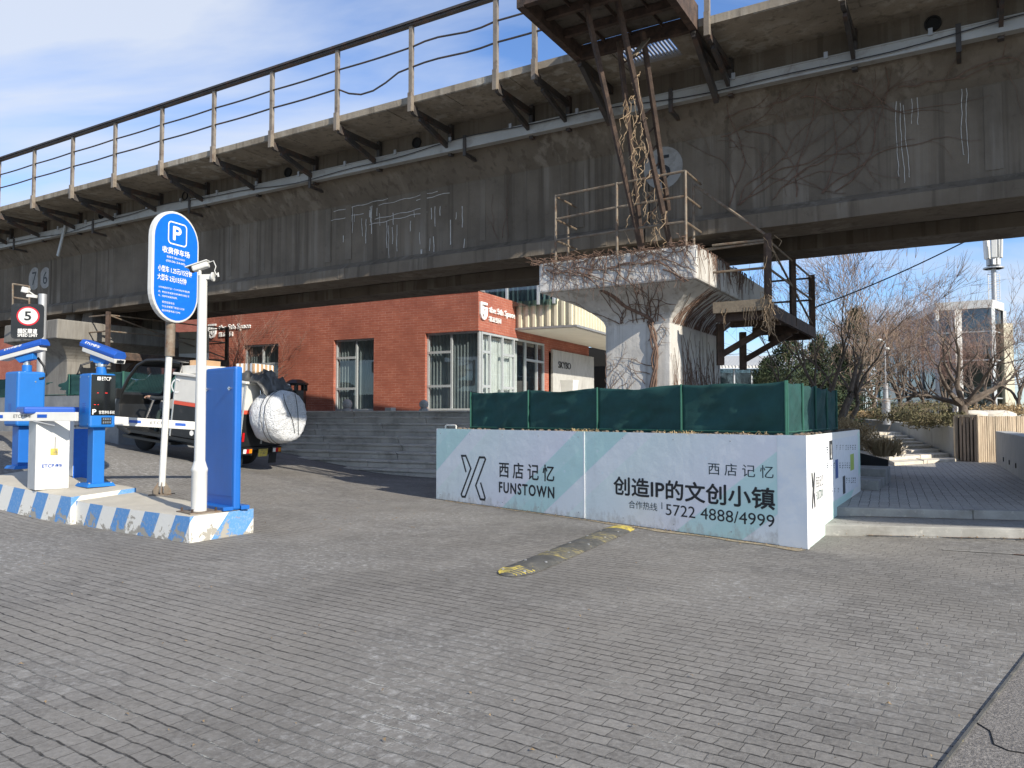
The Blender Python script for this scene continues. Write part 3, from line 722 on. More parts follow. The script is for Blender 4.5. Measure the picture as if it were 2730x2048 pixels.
# leaning steel ladder
la = thing('steel_ladder', 'leaning rusty steel ladder from pier cap up to the walkway platform', 'ladder', B(-4.1, 10.6, 3.8), BRZ)
s1 = (PZ(1561, 10, 6.7), bp(1708, 662, 10.6)); s2 = (PZ(1646, 2, 6.7), bp(1786, 650, 10.6)); s3 = (PZ(1713, 85, 6.62), bp(1782, 560, 10.9))
s4 = (PZ(1650, 110, 6.6), bp(1712, 660, 11.0))
for a, b in (s1, s2, s3, s4): MB().beam(a, b, .085, .05, (1, .3, 0)).build('stringer', M['rust'], la, W=True)
for i in range(9):
    t = .1 + i * .1; a = s1[0].lerp(s1[1], t); b = s2[0].lerp(s2[1], t)
    if i in (1, 2): continue
    a2 = s3[0].lerp(s3[1], t); b2 = s4[0].lerp(s4[1], t)
    MB().tube([a2, b2], .014, 6).build('rung', M['rust'], la, W=True)
MB().beam(P(1688, 150, 9.9), P(1725, 105, 10.2), .09, .02).build('loose_plate', M['wood'], la, W=True)
# ============================================================ VINES
def vine_walk(mb, start, ang, L_, r, fn, rng, depth=0, bend=.28, maxd=3, grav=0.0, bf=.16, n=4):
    """random climbing stem on a surface: fn(a,b)->3D point"""
    a, b = start; pts = []; rs = []; st = .07; n_ = int(L_ / st); kids = []
    for i in range(n_):
        p = fn(a, b)
        if p is None: break
        pts.append(p + V((rng.uniform(-.005, .005),) * 3)); rs.append(max(.0022, r * (1 - .8 * i / n_)))
        ang += rng.gauss(0, bend); ang += grav * math.cos(ang) * .06
        a += math.cos(ang) * st; b += math.sin(ang) * st
        if depth < maxd and rng.random() < bf: kids.append((a, b, ang + rng.choice((-1, 1)) * rng.uniform(.4, 1.1), L_ * (1 - i / n_) * rng.uniform(.3, .75), rs[-1] * .65))
    if len(pts) > 1: mb.tube(pts, rs, n, False)
    for (a, b, an, l2, r2) in kids:
        if l2 > .12: vine_walk(mb, (a, b), an, l2, r2, fn, rng, depth + 1, bend, maxd, grav, bf, n)
def f_capfront(a, b): return B(a, 10.285 + .02 * (b - 3.34), b) if -5.72 < a < -3.15 and 3.30 < b < 3.86 else None
def f_capside(a, b): return B(-3.17, a, b) if 10.25 < a < 14.6 and 3.2 < b < 3.86 else None
def f_colfront(a, b): return B(a, 10.885, b) if -4.84 < a < -3.76 and 1.3 < b < 2.83 else None
def f_colside(a, b): return B(-3.765, a, b) if 10.88 < a < 13.5 and 1.2 < b < 2.84 else None
def f_flare(a, b):
    k = (3.338 - b) / .51
    if not 0 < k < 1 or not -5.6 < a < -3.25: return None
    e = 1 - (1 - k) ** 1.7; lo_ = -5.63 + .81 * e; hi = -3.23 - .55 * e
    if not lo_ < a < hi: return None
    return B(a, 10.34 + .56 * e - .015, b)
def f_flareside(a, b):
    k = (3.338 - b) / .51
    if not 0 < k < 1 or not 10.4 < a < 14.3: return None
    e = 1 - (1 - k) ** 1.7; return B(-3.23 - .55 * e + .015, a, b)
def f_web(a, b): return B(a, 11.485, b) if 4.55 < b < 5.7 and -9 < a < 6 else (B(a, 11.49 - (b - 5.7) * .8, b) if 5.7 <= b < 6.1 else None)
rv = random.Random(21)
mb = MB()
for i in range(80): vine_walk(mb, (rv.uniform(-5.6, -3.25), 3.8), -1.57 + rv.gauss(0, .6), rv.uniform(.3, .9), rv.uniform(.004, .009), f_capfront, rv, 0, .35, 2)
for i in range(12): vine_walk(mb, (rv.uniform(-5.6, -3.6), rv.uniform(3.5, 3.8)), rv.uniform(-.5, .2), rv.uniform(.8, 1.8), rv.uniform(.008, .013), f_capfront, rv, 0, .22, 2)
for i in range(260):   # tangle along the top edge and loose ends hanging below the cap
    x = rv.uniform(-5.7, -3.2); p = B(x, rv.uniform(10.25, 10.5), 3.82); pts = [p]
    for j in range(5): p = p + V((rv.gauss(0, .05), rv.gauss(0, .04), rv.gauss(.0, .022))); pts.append(p)
    mb.tube(pts, .0035, 3, False)
for i in range(60):
    x = rv.uniform(-5.6, -3.2); p = B(x, 10.29, 3.38 + rv.uniform(0, .1)); pts = [p]
    for j in range(rv.randint(3, 7)): p = p + V((rv.gauss(0, .02), rv.gauss(-.008, .015), -rv.uniform(.02, .06))); pts.append(p)
    mb.tube(pts, .0032, 3, False)
mb.build('climbing_vine', M['vine'], loc=B(-4.4, 10.28, 3.5), label='tangled dry vine over the white front face of the pier cap', cat='vine', group='dry vines on the pier')
mb = MB()
# thick twisted stem up the column face and under the flare
for off, rr in ((0, .03), (.02, .022), (-.02, .018), (.035, .014)):
    pts = []; k = 24
    for i in range(k + 1):
        t = i / k; z = 1.25 + 1.6 * t; a = -4.22 + .22 * math.sin(t * 2.4) + .03 * math.sin(t * 11 + off * 200) + off * math.sin(t * 17)
        pts.append(B(a, 10.86 + off * math.cos(t * 14) * .6, z))
    for i in range(10):
        t = i / 9; z = 2.85 + .46 * t; kk = (3.338 - z) / .51; e = 1 - (1 - max(0, kk)) ** 1.7
        pts.append(B(-4.05 - .62 * t + .04 * math.sin(t * 9) + off, 10.33 + .56 * e, z))
    mb.tube(pts, [rr * (1 - .45 * i / len(pts)) for i in range(len(pts))], 6, False)
for i in range(7): vine_walk(mb, (-4.15 + rv.uniform(-.1, .12), rv.uniform(1.5, 2.7)), rv.choice((2.2, .9, 2.6, .5)), rv.uniform(.5, 1.0), .006, f_colfront, rv, 0, .25, 2)
for i in range(16): vine_walk(mb, (rv.uniform(-4.6, -3.85), 2.86), 1.57 + rv.gauss(0, .8), rv.uniform(.4, 1.3), .008, f_flare, rv, 0, .25, 2)
for i in range(24): vine_walk(mb, (rv.uniform(-4.83, -4.66), rv.uniform(1.3, 2.2)), 1.57 + rv.gauss(0, .5), rv.uniform(.4, 1.3), .006, f_colfront, rv, 0, .3, 2)
mb.build('climbing_vine', M['vine'], loc=B(-4.2, 10.86, 1.25), label='thick twisted vine stem climbing the shaded front of the pier column', cat='vine', group='dry vines on the pier')
mb = MB()
for i in range(70): vine_walk(mb, (rv.uniform(10.9, 13.4), 1.25), 1.57 + rv.gauss(0, .15), rv.uniform(.8, 1.7), rv.uniform(.006, .013), f_colside, rv, 0, .14, 1, bf=.08)
for i in range(70): vine_walk(mb, (rv.uniform(10.9, 13.6), 2.84), 1.4 + rv.gauss(0, .25), rv.uniform(.4, .8), rv.uniform(.006, .012), f_flareside, rv, 0, .14, 1, bf=.08)
for i in range(60): vine_walk(mb, (rv.uniform(10.3, 13.5), 3.82), -1.57 + rv.gauss(0, .4), rv.uniform(.3, .7), .007, f_capside, rv, 0, .3, 2)
mb.build('climbing_vine', M['vine'], loc=B(-3.77, 12, 1.25), label='dense dry vines on the right side of the pier column', cat='vine', group='dry vines on the pier')
mb = MB()
for i in range(9): vine_walk(mb, (rv.uniform(-3.6, -1.5), 4.6), rv.uniform(.5, 1.5), rv.uniform(1.5, 3.2), .009, f_web, rv, 0, .17, 3, bf=.1)
for i in range(9): vine_walk(mb, (rv.uniform(-3.2, 1.2), rv.uniform(5.65, 6.0)), rv.uniform(-.3, .4), rv.uniform(1.2, 2.6), .008, f_web, rv, 0, .2, 3, bf=.12)
for i in range(3): vine_walk(mb, (rv.uniform(-7.2, -6.0), 4.6), rv.uniform(1.3, 2.2), rv.uniform(.8, 1.4), .005, f_web, rv, 0, .2, 2, bf=.1)
mb.build('climbing_vine', M['vine'], loc=B(-2, 11.48, 4.6), label='thin dark vine branches spread over the girder face right of the ladder', cat='vine')
mb = MB()
for i in range(34):
    t = rv.uniform(.28, .95); a = s2[0].lerp(s2[1], t); b = s4[0].lerp(s4[1], t); p = a.lerp(b, rv.uniform(-.1, 1.0)) + V((rv.uniform(-.05, .05), -.05, 0)); pts = [p]; q = p.copy()
    for j in range(rv.randint(6, 16)):
        q = q + V((rv.gauss(0, .03), rv.gauss(0, .02), -rv.uniform(.02, .09) if j > 2 else rv.uniform(-.02, .06)))
        if q.z < 3.85: break
        pts.append(q.copy())
    if len(pts) > 2: mb.tube(pts, [.008 * (1 - .6 * i_ / len(pts)) for i_ in range(len(pts))], 4, False)
mb.build('climbing_vine', M['vinelit'], loc=B(-4.1, 10.4, 3.9), label='pale dead vine tangled around the leaning steel ladder', cat='vine')
mb = MB()
for i in range(60):
    p = B(-2.42 + rv.gauss(0, .05), 11.05 + rv.gauss(0, .06), rv.uniform(2.95, 3.15) if rv.random() < .7 else rv.uniform(3.2, 4.0)); pts = [p]
    for j in range(rv.randint(4, 9)): p = p + V((rv.gauss(.008, .022), rv.gauss(0, .02), -rv.uniform(.01, .08))); pts.append(p)
    mb.tube(pts, .0045, 3, False)
for i in range(10):
    x = rv.uniform(-3.1, -2.5); p = B(x, 11.02, 3.0); pts = [p]
    for j in range(rv.randint(3, 6)): p = p + V((rv.gauss(0, .015), 0, -rv.uniform(.03, .07))); pts.append(p)
    mb.tube(pts, .004, 3, False)
mb.build('hanging_vine', M['vinelit'], loc=B(-2.42, 11.05, 3.05), label='dead vine hanging like hair from the rusty platform corner post', cat='vine')
# ============================================================ PLANTER WITH PRINTED HOARDING
Lb = G(1163, 1331); Rb = G(2153, 1466); XW = (Rb - Lb); XW.z = 0; WL = XW.length; XW.normalize()
NW = V((XW.y, -XW.x, 0)); TOP = 1.235
ho = thing('printed_hoarding', 'pale mint and lilac printed hoarding around the planter under the pier', 'hoarding', Lb, math.atan2(XW.y, XW.x))
FW = Frame(V((Lb.x, Lb.y, 0)), XW)
sideL = 4.75
SD = BN
FS = Frame(V((Rb.x, Rb.y, 0)), SD)
xs1 = FW.hit(1558, 1260)[0]; xs2 = FW.hit(2076, 1300)[0]
LW_ = V((Lb.x, Lb.y, 0))
def panel(fr, x0, x1, z0, z1, th, m_, name, parent, d=0):
    mb = MB(); mb.prism([fr.at(x0, z0, d), fr.at(x1, z0, d), fr.at(x1, z1, d), fr.at(x0, z1, d)], fr.n * th); return mb.build(name, m_, parent, W=True)
P1 = panel(FW, 0, xs1 - .006, .012, TOP, -.03, M['ban1'], 'panel', ho)
P2 = panel(FW, xs1 + .006, xs2 - .004, .01, TOP, -.03, M['ban1'], 'panel', ho)
P3 = panel(FW, xs2 + .004, WL + .01, .008, TOP + .005, -.03, M['ban3'], 'panel', ho, .012)
PS = panel(FS, .012, sideL, .0, TOP, -.03, M['ban2'], 'panel', ho)
for x_ in (xs1, xs2):
    mb = MB(); mb.prism([FW.at(x_ - .012, .02, .002), FW.at(x_ + .010, .02, .002), FW.at(x_ + .010, TOP - .01, .002), FW.at(x_ - .012, TOP - .01, .002)], FW.n * .006); mb.build('joint_strip', M['ban3'], ho, W=True)
for k in range(9):
    for z_ in (.09, TOP - .08):
        x_ = .12 + k * (WL - .24) / 8; MB().cyl(FW.at(x_, z_, .0), FW.at(x_, z_, .004), .008, n=8).build('screw', M['galv'], ho, W=True)
# planter body behind the panels, with soil
def planter_body():
    t = thing('concrete_planter', 'raised concrete planter bed holding the pier foot and dry soil', 'planter', V((Lb.x, Lb.y, 0)))
    a = FW.at(.0, 0, -.035); b = FW.at(WL - .03, 0, -.035); c = FS.at(sideL, 0, -.035); d = a + BN * 5.2
    mb = MB(); mb.prism([a, b, c, d], (0, 0, TOP - .06)); mb.build('bed_wall', M['concrete'], t, W=True)
    mb = MB(); rng = random.Random(4); N_ = 46
    for i in range(N_):
        for j in range(14):
            pass
    vs_ = []; 
    for j in range(12):
        for i in range(N_ + 1):
            p = a.lerp(b, i / N_).lerp(d.lerp(c, i / N_), min(1, (j / 11) ** 2)); vs_.append(p + V((0, 0, TOP - .055 + (.03 + .045 * noise.noise(p * 3.1) + .03 * noise.noise(p * 9) if 0 < j else 0))))
    mb.add(vs_, [(j * (N_ + 1) + i, j * (N_ + 1) + i + 1, (j + 1) * (N_ + 1) + i + 1, (j + 1) * (N_ + 1) + i) for j in range(11) for i in range(N_)])
    mb.build('soil', M['soil'], t, W=True)
    mb = MB()
    for i in range(150):
        x = rng.uniform(.3, WL + sideL); p = FW.at(x, TOP - .0, -rng.uniform(.05, .24)) if x < WL else FS.at(x - WL, TOP - .0, -rng.uniform(.05, .2))
        mb.sphere(p, rng.uniform(.01, .035), 6, (1, rng.uniform(.6, 1), .7))
    mb.build('clods', M['soil'], t, W=True)
planter_body()
h0 = FW.hit(1182, 1147); h1 = FW.hit(1208, 1146)
mb = MB(); mb.tube([FW.at(h0[0], TOP - .03, -.05), FW.at(h0[0], TOP + .05, -.05), FW.at(h0[0] + .02, TOP + .06, -.05), FW.at(h1[0], TOP + .06, -.05), FW.at(h1[0] + .02, TOP + .05, -.05), FW.at(h1[0] + .02, TOP - .03, -.05)], .014, 8)
mb.build('pipe_handle', M['white'], ho, W=True, smooth=40)
def btext(s, u0, u1, vt, vb, m_, par, fr=FW, d=.003, bold=0, space=1.0, vr=None):
    x0, zt = fr.hit(u0, vt); _, zb = fr.hit(u0, vb); x1, _ = fr.hit(u1, vt)
    mb = MB(); text(mb, s, fr, x0, x1, zb, zt, d, bold, space); return mb.build('lettering', m_, par, W=True)
def cr6(x, y): return (1100 + x / 2.458, 1000 + y / 2.458)
def logo(fr, par, k, off, wd, d=.003):
    raw = [(352, 634), (322, 529), (350, 528), (384, 608), (320, 782), (326, 796), (346, 796), (440, 532), (472, 531), (478, 542), (416, 714), (446, 798), (472, 798), (476, 786), (447, 692)]
    pts = [k(*q) for q in raw]
    mb = MB(); mb.strip(fr, pts, wd, d); return mb.build('logo', M['black'], par, W=True)
def klogo(x, y): return FW.hit(*cr6(x, y))
# rectify: take corner pixels so the mark stays upright on the wall
lx0, lz1 = FW.hit(*cr6(320, 528)); lx1, _ = FW.hit(*cr6(478, 531)); _, lz0 = FW.hit(*cr6(320, 797))
def krect(x, y): return (lx0 + (x - 320) / 158 * (lx1 - lx0), lz0 + (797 - y) / 269 * (lz1 - lz0))
logo(FW, P1, krect, 0, .034)
btext('西 店 记 忆', *[cr6(568, 0)[0], cr6(928, 0)[0]], cr6(0, 568)[1], cr6(0, 668)[1], M['black'], P1, bold=.012)
btext('FUNSTOWN', cr6(568, 0)[0], cr6(928, 0)[0], cr6(0, 700)[1], cr6(0, 768)[1], M['black'], P1, bold=.022, space=1.18)
def D(x, y): return (x * 1.2347, y * 1.2347)
def btx(s, x0, x1, yt, yb, m_, par, **kw): return btext(s, x0 * 1.2347, x1 * 1.2347, yt * 1.2347, yb * 1.2347, m_, par, **kw)
btx('西 店 记 忆', 1529, 1670, 998.5, 1024.5, M['dkink'], P2)
btx('创造IP的文创小镇', 1325.5, 1672, 1028.5, 1067, M['black'], P2, bold=.022)
btx('合作热线', 1357.5, 1419, 1080, 1097, M['dkink'], P2)
btx('|', 1428.5, 1430, 1085, 1099, M['dkink'], P2)
btx('5722 4888/4999', 1437.5, 1672, 1088, 1112, M['black'], P2)
# side panel marks
def cs(x, y): return (2140 + x / 6.146, 1130 + y / 6.146)
def sx(x, y): return FS.hit(*cs(x, y))
ax, az1 = sx(145, 825); bx_, _ = sx(195, 820); _, az0 = sx(150, 1380)
def krs(x, y): return (ax + (x - 320) / 158 * (bx_ - ax), az0 + (797 - y) / 269 * (az1 - az0))
logo(FS, PS, krs, 0, .028)
def stext(s, c, m_, bold=0, space=1):
    x0, z1 = sx(c[0], c[1]); x1, _ = sx(c[2], c[1]); _, z0 = sx(c[0], c[3])
    mb = MB(); text(mb, s, FS, x0, x1, z0, z1, .003, bold, space); mb.build('lettering', m_, PS, W=True)
stext('西 店 记 忆', (218, 865, 328, 1060), M['black']); stext('FUNSTOWN', (222, 1110, 330, 1258), M['meshseam'], 0, 1.1)
def srect(c, m_, d=.003):
    (x0, z1), (x1, _), (_, z0) = sx(c[0], c[1]), sx(c[2], c[1]), sx(c[0], c[3])
    mb = MB(); mb.poly(FS, [(x0, z0), (x1, z0), (x1, z1), (x0, z1)], d); return mb.build('sponsor_mark', m_, PS, W=True), (x0, x1, z0, z1)
M['mk_blue'] = plain('navy_print', (.03, .09, .30), .5); M['mk_green'] = plain('lime_print', (.42, .55, .08), .5); M['mk_gray'] = plain('charcoal_print', (.04, .045, .05), .5)
M['mk_pale'] = plain('white_print', (.82, .84, .88), .5)
srect((380, 275, 900, 1350), M['mk_pale'], .0016)
o, q = srect((430, 278, 482, 600), M['black']); mb = MB(); xm = (q[0] + q[1]) / 2; mb.strip(FS, [(xm, q[2] + (q[3] - q[2]) * .3), (xm, q[2] + (q[3] - q[2]) * .8)], .028, .006); mb.poly(FS, [(xm + .03 * math.cos(i * .63), q[2] + (q[3] - q[2]) * .18 + .03 * math.sin(i * .63)) for i in range(10)], .006); mb.build('sponsor_mark', M['letterw'], o, W=True)
srect((530, 592, 575, 905), M['mk_blue']); srect((775, 505, 835, 775), M['mk_green']); srect((652, 865, 692, 1160), M['mk_gray'])
mb = MB(); rng = random.Random(8)
for row, (y0, y1, xs_) in enumerate(((350, 440, (548, 602, 650, 700, 735, 770, 810, 850)), (640, 750, (395, 455, 505, 600, 645, 685, 720, 755)), (890, 990, (710, 750, 790, 820, 850)), (1060, 1140, (470, 515, 570)), (380, 500, (388, 398)))):
    for x in xs_:
        for q in range(3):
            c = (x, y0 + q * (y1 - y0) / 3, x + rng.uniform(10, 22), y0 + q * (y1 - y0) / 3 + rng.uniform(.25, .6) * (y1 - y0) / 3)
            (xa, z1), (xb, _), (_, z0) = sx(c[0], c[1]), sx(c[2], c[1]), sx(c[0], c[3])
            mb.poly(FS, [(xa, z0), (xb, z0), (xb, z1), (xa, z1)], .003)
mb.build('sponsor_mark', M['dkink'], PS, W=True)
# dry grass tufts on the planter lip
def tuft(u, n, lab):
    x, _ = FW.hit(u, 1150); c = FW.at(x, TOP - .02, -.09); mb = MB()
    for i in range(n):
        p = c + XW * R.gauss(0, .16) + NW * R.gauss(0, .03); a = R.uniform(0, 6.28); l = R.uniform(.05, .16); d = V((math.cos(a), math.sin(a), R.uniform(.15, 1.1))).normalized() * l
        q = p + d * .6; e = p + d + V((0, 0, -l * .35)); s_ = V((-d.y, d.x, .002)).normalized() * .004
        mb.add([p - s_, p + s_, q + s_ * .8, q - s_ * .8, e], [(0, 1, 2, 3), (3, 2, 4)])
    mb.build('grass_tuft', M['strawmat'], loc=c, label=lab, cat='grass tuft', group='dry grass tufts on the planter edge')
tuft(1537, 150, 'largest dry grass tuft on the planter edge above the panel seam')
tuft(1800, 110, 'dry grass tuft on the planter edge above the slogan')
tuft(1990, 60, 'sparse dry grass tuft near the right corner of the planter')
tuft(1880, 25, 'thin dry grass between two tufts on planter edge')
# ============================================================ GREEN SHADE CLOTH FENCES
def cloth_fence(pts, z0, z1, label, seams, loc, back=False):
    t = thing('shade_cloth_fence', label, 'fence', loc, 0, 'green cloth fences around the piers')
    rng = random.Random(len(label))
    for a, b, ns in pts:
        L_ = (b - a).length; d = (b - a).normalized(); n_ = V((d.y, -d.x, 0)); up0, up1 = z0, z1
        nseg = ns
        for k in range(nseg):
            a1 = a.lerp(b, k / nseg); b1 = a.lerp(b, (k + 1) / nseg); mb = MB(); nx, nz = 26, 12; vs_ = []
            ph = rng.uniform(0, 9)
            for j in range(nz + 1):
                for i in range(nx + 1):
                    u = i / nx; v = j / nz; e = math.sin(math.pi * u)
                    p = a1.lerp(b1, u); q = V((p.x * 1.3 + ph, p.y * 1.3, v * 2.2 - u * 1.6))
                    off = e ** .5 * (.06 * noise.noise(q) + .035 * noise.noise(q * 2.7) - .045 * abs(noise.noise(V((u * 2.2 + v * 2.6 + ph, u * 5 - v * 6, ph)))) + .012 * math.sin(v * 9 - u * 7 + ph) * (1 - v * .5))
                    sag = -.05 * e * (.6 + .8 * noise.noise(V((ph, u * 3, 2)))) if j == nz else 0
                    vs_.append(V((p.x, p.y, up0 + (up1 - up0) * v + sag * v)) + n_ * off)
            fs = [(j * (nx + 1) + i, j * (nx + 1) + i + 1, (j + 1) * (nx + 1) + i + 1, (j + 1) * (nx + 1) + i) for j in range(nz) for i in range(nx)]
            mb.add(vs_, fs); o = mb.build('cloth_panel', M['mesh'], t, W=True, smooth=60)
            s_ = o.modifiers.new('thick', 'SOLIDIFY'); s_.thickness = .006
        for k in range(nseg + 1):
            p = a.lerp(b, k / nseg) + n_ * .012
            MB().tube([V((p.x, p.y, up0 - .04)), V((p.x, p.y, up1 + .005))], .014, 6).build('fence_post', M['meshseam'], t, W=True)
        MB().tube([V((a.x, a.y, up0 + .06)) + n_ * .02, V((b.x, b.y, up0 + .06)) + n_ * .02], .008, 5).build('fence_rail', M['meshseam'], t, W=True)
    return t
FM = Frame(FW.at(0, 0, -.3), XW)
xa, _ = FM.hit(1256, 1100); xb, zt = FM.hit(2095, 1025); _, zl = FM.hit(1256, 1040)
ca = FM.at(xa, 0); cb_ = FM.at(xb, 0); FM2 = Frame(V((cb_.x, cb_.y, 0)), BN); xe, _ = FM2.hit(2228, 1072); ce = FM2.at(xe, 0)
cloth_fence([(ca, cb_, 4), (cb_, ce, 4)], TOP - .03, (zt + zl) / 2, 'dark green shade cloth fence on top of the printed hoarding planter', 4, V((ca.x, ca.y, TOP)))
# ============================================================ RUBBER SPEED HUMP
def hump():
    a = (G(1297, 1531) + G(1399, 1545)) / 2; b = (G(1641, 1401) + G(1692, 1411)) / 2
    d = b - a; L_ = d.length; rz = math.atan2(d.y, d.x)
    t = thing('speed_hump', 'worn black and yellow rubber speed hump lying in front of the hoarding', 'speed hump', (a.x, a.y, 0), rz)
    hw = .19; N_ = 14
    def prof(k, sc_=1): 
        u = -1 + 2 * k / N_; return (u * hw * sc_, .006 + .036 * (1 - u * u) ** .8 * sc_)
    segs = [(0, .34, 'cap0'), (.34, .98, 'b'), (.98, 1.5, 'y'), (1.5, 2.15, 'b'), (2.15, 2.6, 'y'), (2.6, L_ - .36, 'b'), (L_ - .36, L_, 'cap1')]
    for x0, x1, kd in segs:
        mb = MB(); vs_ = []; n = max(3, int((x1 - x0) / .05))
        for i in range(n + 1):
            x = x0 + .004 + (x1 - x0 - .008) * i / n
            s_ = 1
            if kd == 'cap0': s_ = max(.1, math.sqrt(max(0, 1 - (1 - i / n) ** 2)))
            if kd == 'cap1': s_ = max(.1, math.sqrt(max(0, 1 - (i / n) ** 4)))
            for k in range(N_ + 1):
                y, z = prof(k, s_); rib = .003 * (1 if (i % 2) else -1) if kd != 'cap1' else 0
                vs_.append((x, y, z + (rib if 1 < k < N_ - 1 else 0)))
        W_ = N_ + 1
        mb.add(vs_, [(i * W_ + k, i * W_ + k + 1, (i + 1) * W_ + k + 1, (i + 1) * W_ + k)[::-1] for i in range(n) for k in range(N_)])
        mb.add([vs_[k] for k in range(W_)] + [(x0 + .004, hw, 0), (x0 + .004, -hw, 0)], [tuple(range(W_ + 2))])
        mb.build('end_cap' if 'cap' in kd else 'hump_section', M['yellow'] if kd == 'cap1' else M['yellowworn'] if kd == 'y' else M['rubber'], t, smooth=35)
        if kd != 'cap1':
            for yy in (-.11, .11): mb = MB(); mb.cyl(((x0 + x1) / 2, yy, .02), ((x0 + x1) / 2, yy, .036), .014, n=8); mb.build('bolt', M['galv'], t)
    mb = MB()
    for i in range(6):
        x = .05 + i * .045; mb.tube([(x, -hw * math.sqrt(max(0, 1 - (1 - x / .34) ** 2)) * .9, .016), (x + .02, 0, .036 * math.sqrt(max(.02, 1 - (1 - x / .34) ** 2)) + .008), (x, hw * math.sqrt(max(0, 1 - (1 - x / .34) ** 2)) * .9, .016)], .007, 4)
    mb.build('cap_rib', M['yellow'], t)
hump()
# ============================================================ BRICK BUILDING, STEPS
FD = V((.893, -.451, 0)).normalized(); FN = V((.451, .893, 0)).normalized(); FRZ = math.atan2(FD.y, FD.x)
C0 = V((-1.07, 24.4, 0)); ZB = 1.62
def F(x, y, z): return C0 + FD * x + FN * y + V((0, 0, z))
FF = Frame(C0, FD, -FN)
FRt = Frame(C0, FN, FD)
bd = thing('brick_building', 'red brick building with grey curtained windows behind the stone steps', 'building', (C0.x, C0.y, 0), FRZ)
def fx(u, v): return FF.hit(u, v)
def rx(u, v): return FRt.hit(u, v)
w1a, w1b = fx(648, 950)[0], fx(742, 950)[0]; w1t = fx(648, 921)[1]
w2a, w2b = fx(889, 1000)[0], fx(996, 1000)[0]; w2t = fx(889, 907)[1]
w3a = fx(1133, 1000)[0]; w3t = fx(1133, 889)[1]
xl = fx(547, 900)[0]; zt_ = 5.35
yg, _ = rx(1450, 1000)
zr = rx(1275, 785)[1]; zt_ = zr + .12
def lb(a, b): return MB().box(a, b)
mb = MB(); th = .34
mb.box((xl, 0, ZB), (w1a, th, zt_)); mb.box((w1a, 0, w1t), (w1b, th, zt_)); mb.box((w1a, 0, ZB), (w1b, th, ZB + .9))
mb.box((w1b, 0, ZB), (w2a, th, zt_)); mb.box((w2a, 0, w2t), (w2b, th, zt_)); mb.box((w2b, 0, ZB), (w3a, th, zt_)); mb.box((w3a, 0, w3t), (0, th, zt_))
mb.box((-th, th, w3t), (0, yg, zt_)); 
ypb = rx(1463, 1000)[0]
mb.box((-th, yg, ZB), (0, ypb, zt_)); ysk = rx(1580, 1000)[0]
mb.box((-th, ypb, 3.95), (-.02, ysk - .4, zt_)); mb.box((xl, th, ZB), (xl + th, 12, zt_))
mb.build('wall', M['brick'], bd)
lb((xl - .05, -.03, zt_), (.03, th + .05, zt_ + .05)).build('coping', M['grey'], bd)
lb((xl + .1, .4, zt_ - .35), (-.4, 12, zt_ - .25)).build('roof', M['grey'], bd)
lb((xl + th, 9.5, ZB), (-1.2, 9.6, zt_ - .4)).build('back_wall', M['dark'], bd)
lb((xl + .3, .5, ZB - .1), (-.5, 9.4, ZB - .02)).build('floor', M['concrete'], bd)
def curtain(a, b, z0, z1, m_, par, amp=.035, wl=.13):
    """pleated curtain along a->b (local coordinates)"""
    a = V(a); b = V(b); L_ = (b - a).length; n = max(8, int(L_ / .016)); d = (b - a) / L_; nn = V((d.y, -d.x, 0)); mb = MB(); vs_ = []; rng = random.Random(int(L_ * 100))
    for i in range(n + 1):
        s = L_ * i / n; o = amp * math.sin(6.283 * s / wl + .6 * math.sin(s * 5)); p = a + d * s + nn * o
        vs_ += [(p.x, p.y, z0), (p.x, p.y, z1)]
    mb.add(vs_, [(2 * i, 2 * i + 2, 2 * i + 3, 2 * i + 1) for i in range(n)]); return mb.build('curtain', m_, par, smooth=80)
def window(a, b, z0, z1, split, bars, name='window', cm='curtain', gm='glass', ins=.16):
    """framed glazing from a to b (local), split = vertical mullion fractions, bars = cross bars only between 0 and first mullion"""
    a = V(a); b = V(b); d = (b - a).normalized(); nn = V((-d.y, d.x, 0)); fw = .065
    def pt(t, z, o=0): p = a.lerp(b, t) + nn * (ins + o); return V((p.x, p.y, z))
    mb = MB()
    vs = [0] + list(split) + [1]
    for i, t in enumerate(vs):
        off = d * (fw / 2 if i == 0 else -fw / 2 if i == len(vs) - 1 else 0)
        mb.beam(pt(t, z0) + off, pt(t, z1) + off, fw, .08, nn)
    for z in (z0 + fw / 2, z1 - fw / 2): mb.beam(pt(0, z, -.004) + d * .01, pt(1, z, -.004) - d * .01, .075, fw)
    for (t0, t1, z) in bars: mb.beam(pt(t0, z, -.006) + d * fw * .4, pt(t1, z, -.006) - d * fw * .4, .085, fw * 1.25)
    f = mb.build('window', M['alu'], bd)
    mb = MB(); mb.quad(pt(0, z0, .02), pt(1, z0, .02), pt(1, z1, .02), pt(0, z1, .02)); mb.build('pane', M[gm], f)
    if cm: curtain(pt(0, 0, .14), pt(1, 0, .14), z0 + .02, z1 - .02, M[cm], f)
    return f
zb1, zb2 = fx(889, 955)[1], fx(889, 1037)[1]
window((w1a, 0, 0), (w1b, 0, 0), ZB + .9, w1t, (.5,), ((0, 1, fx(650, 972)[1]),), cm='curtain')
window((w2a, 0, 0), (w2b, 0, 0), ZB + .02, w2t, (.52,), ((0, .52, zb1), (0, .52, zb2)))
window((w3a, 0, 0), (-.03, 0, 0), ZB + .02, w3t, (.47,), ((0, .47, fx(1140, 940)[1]), (0, .47, fx(1140, 1030)[1])))
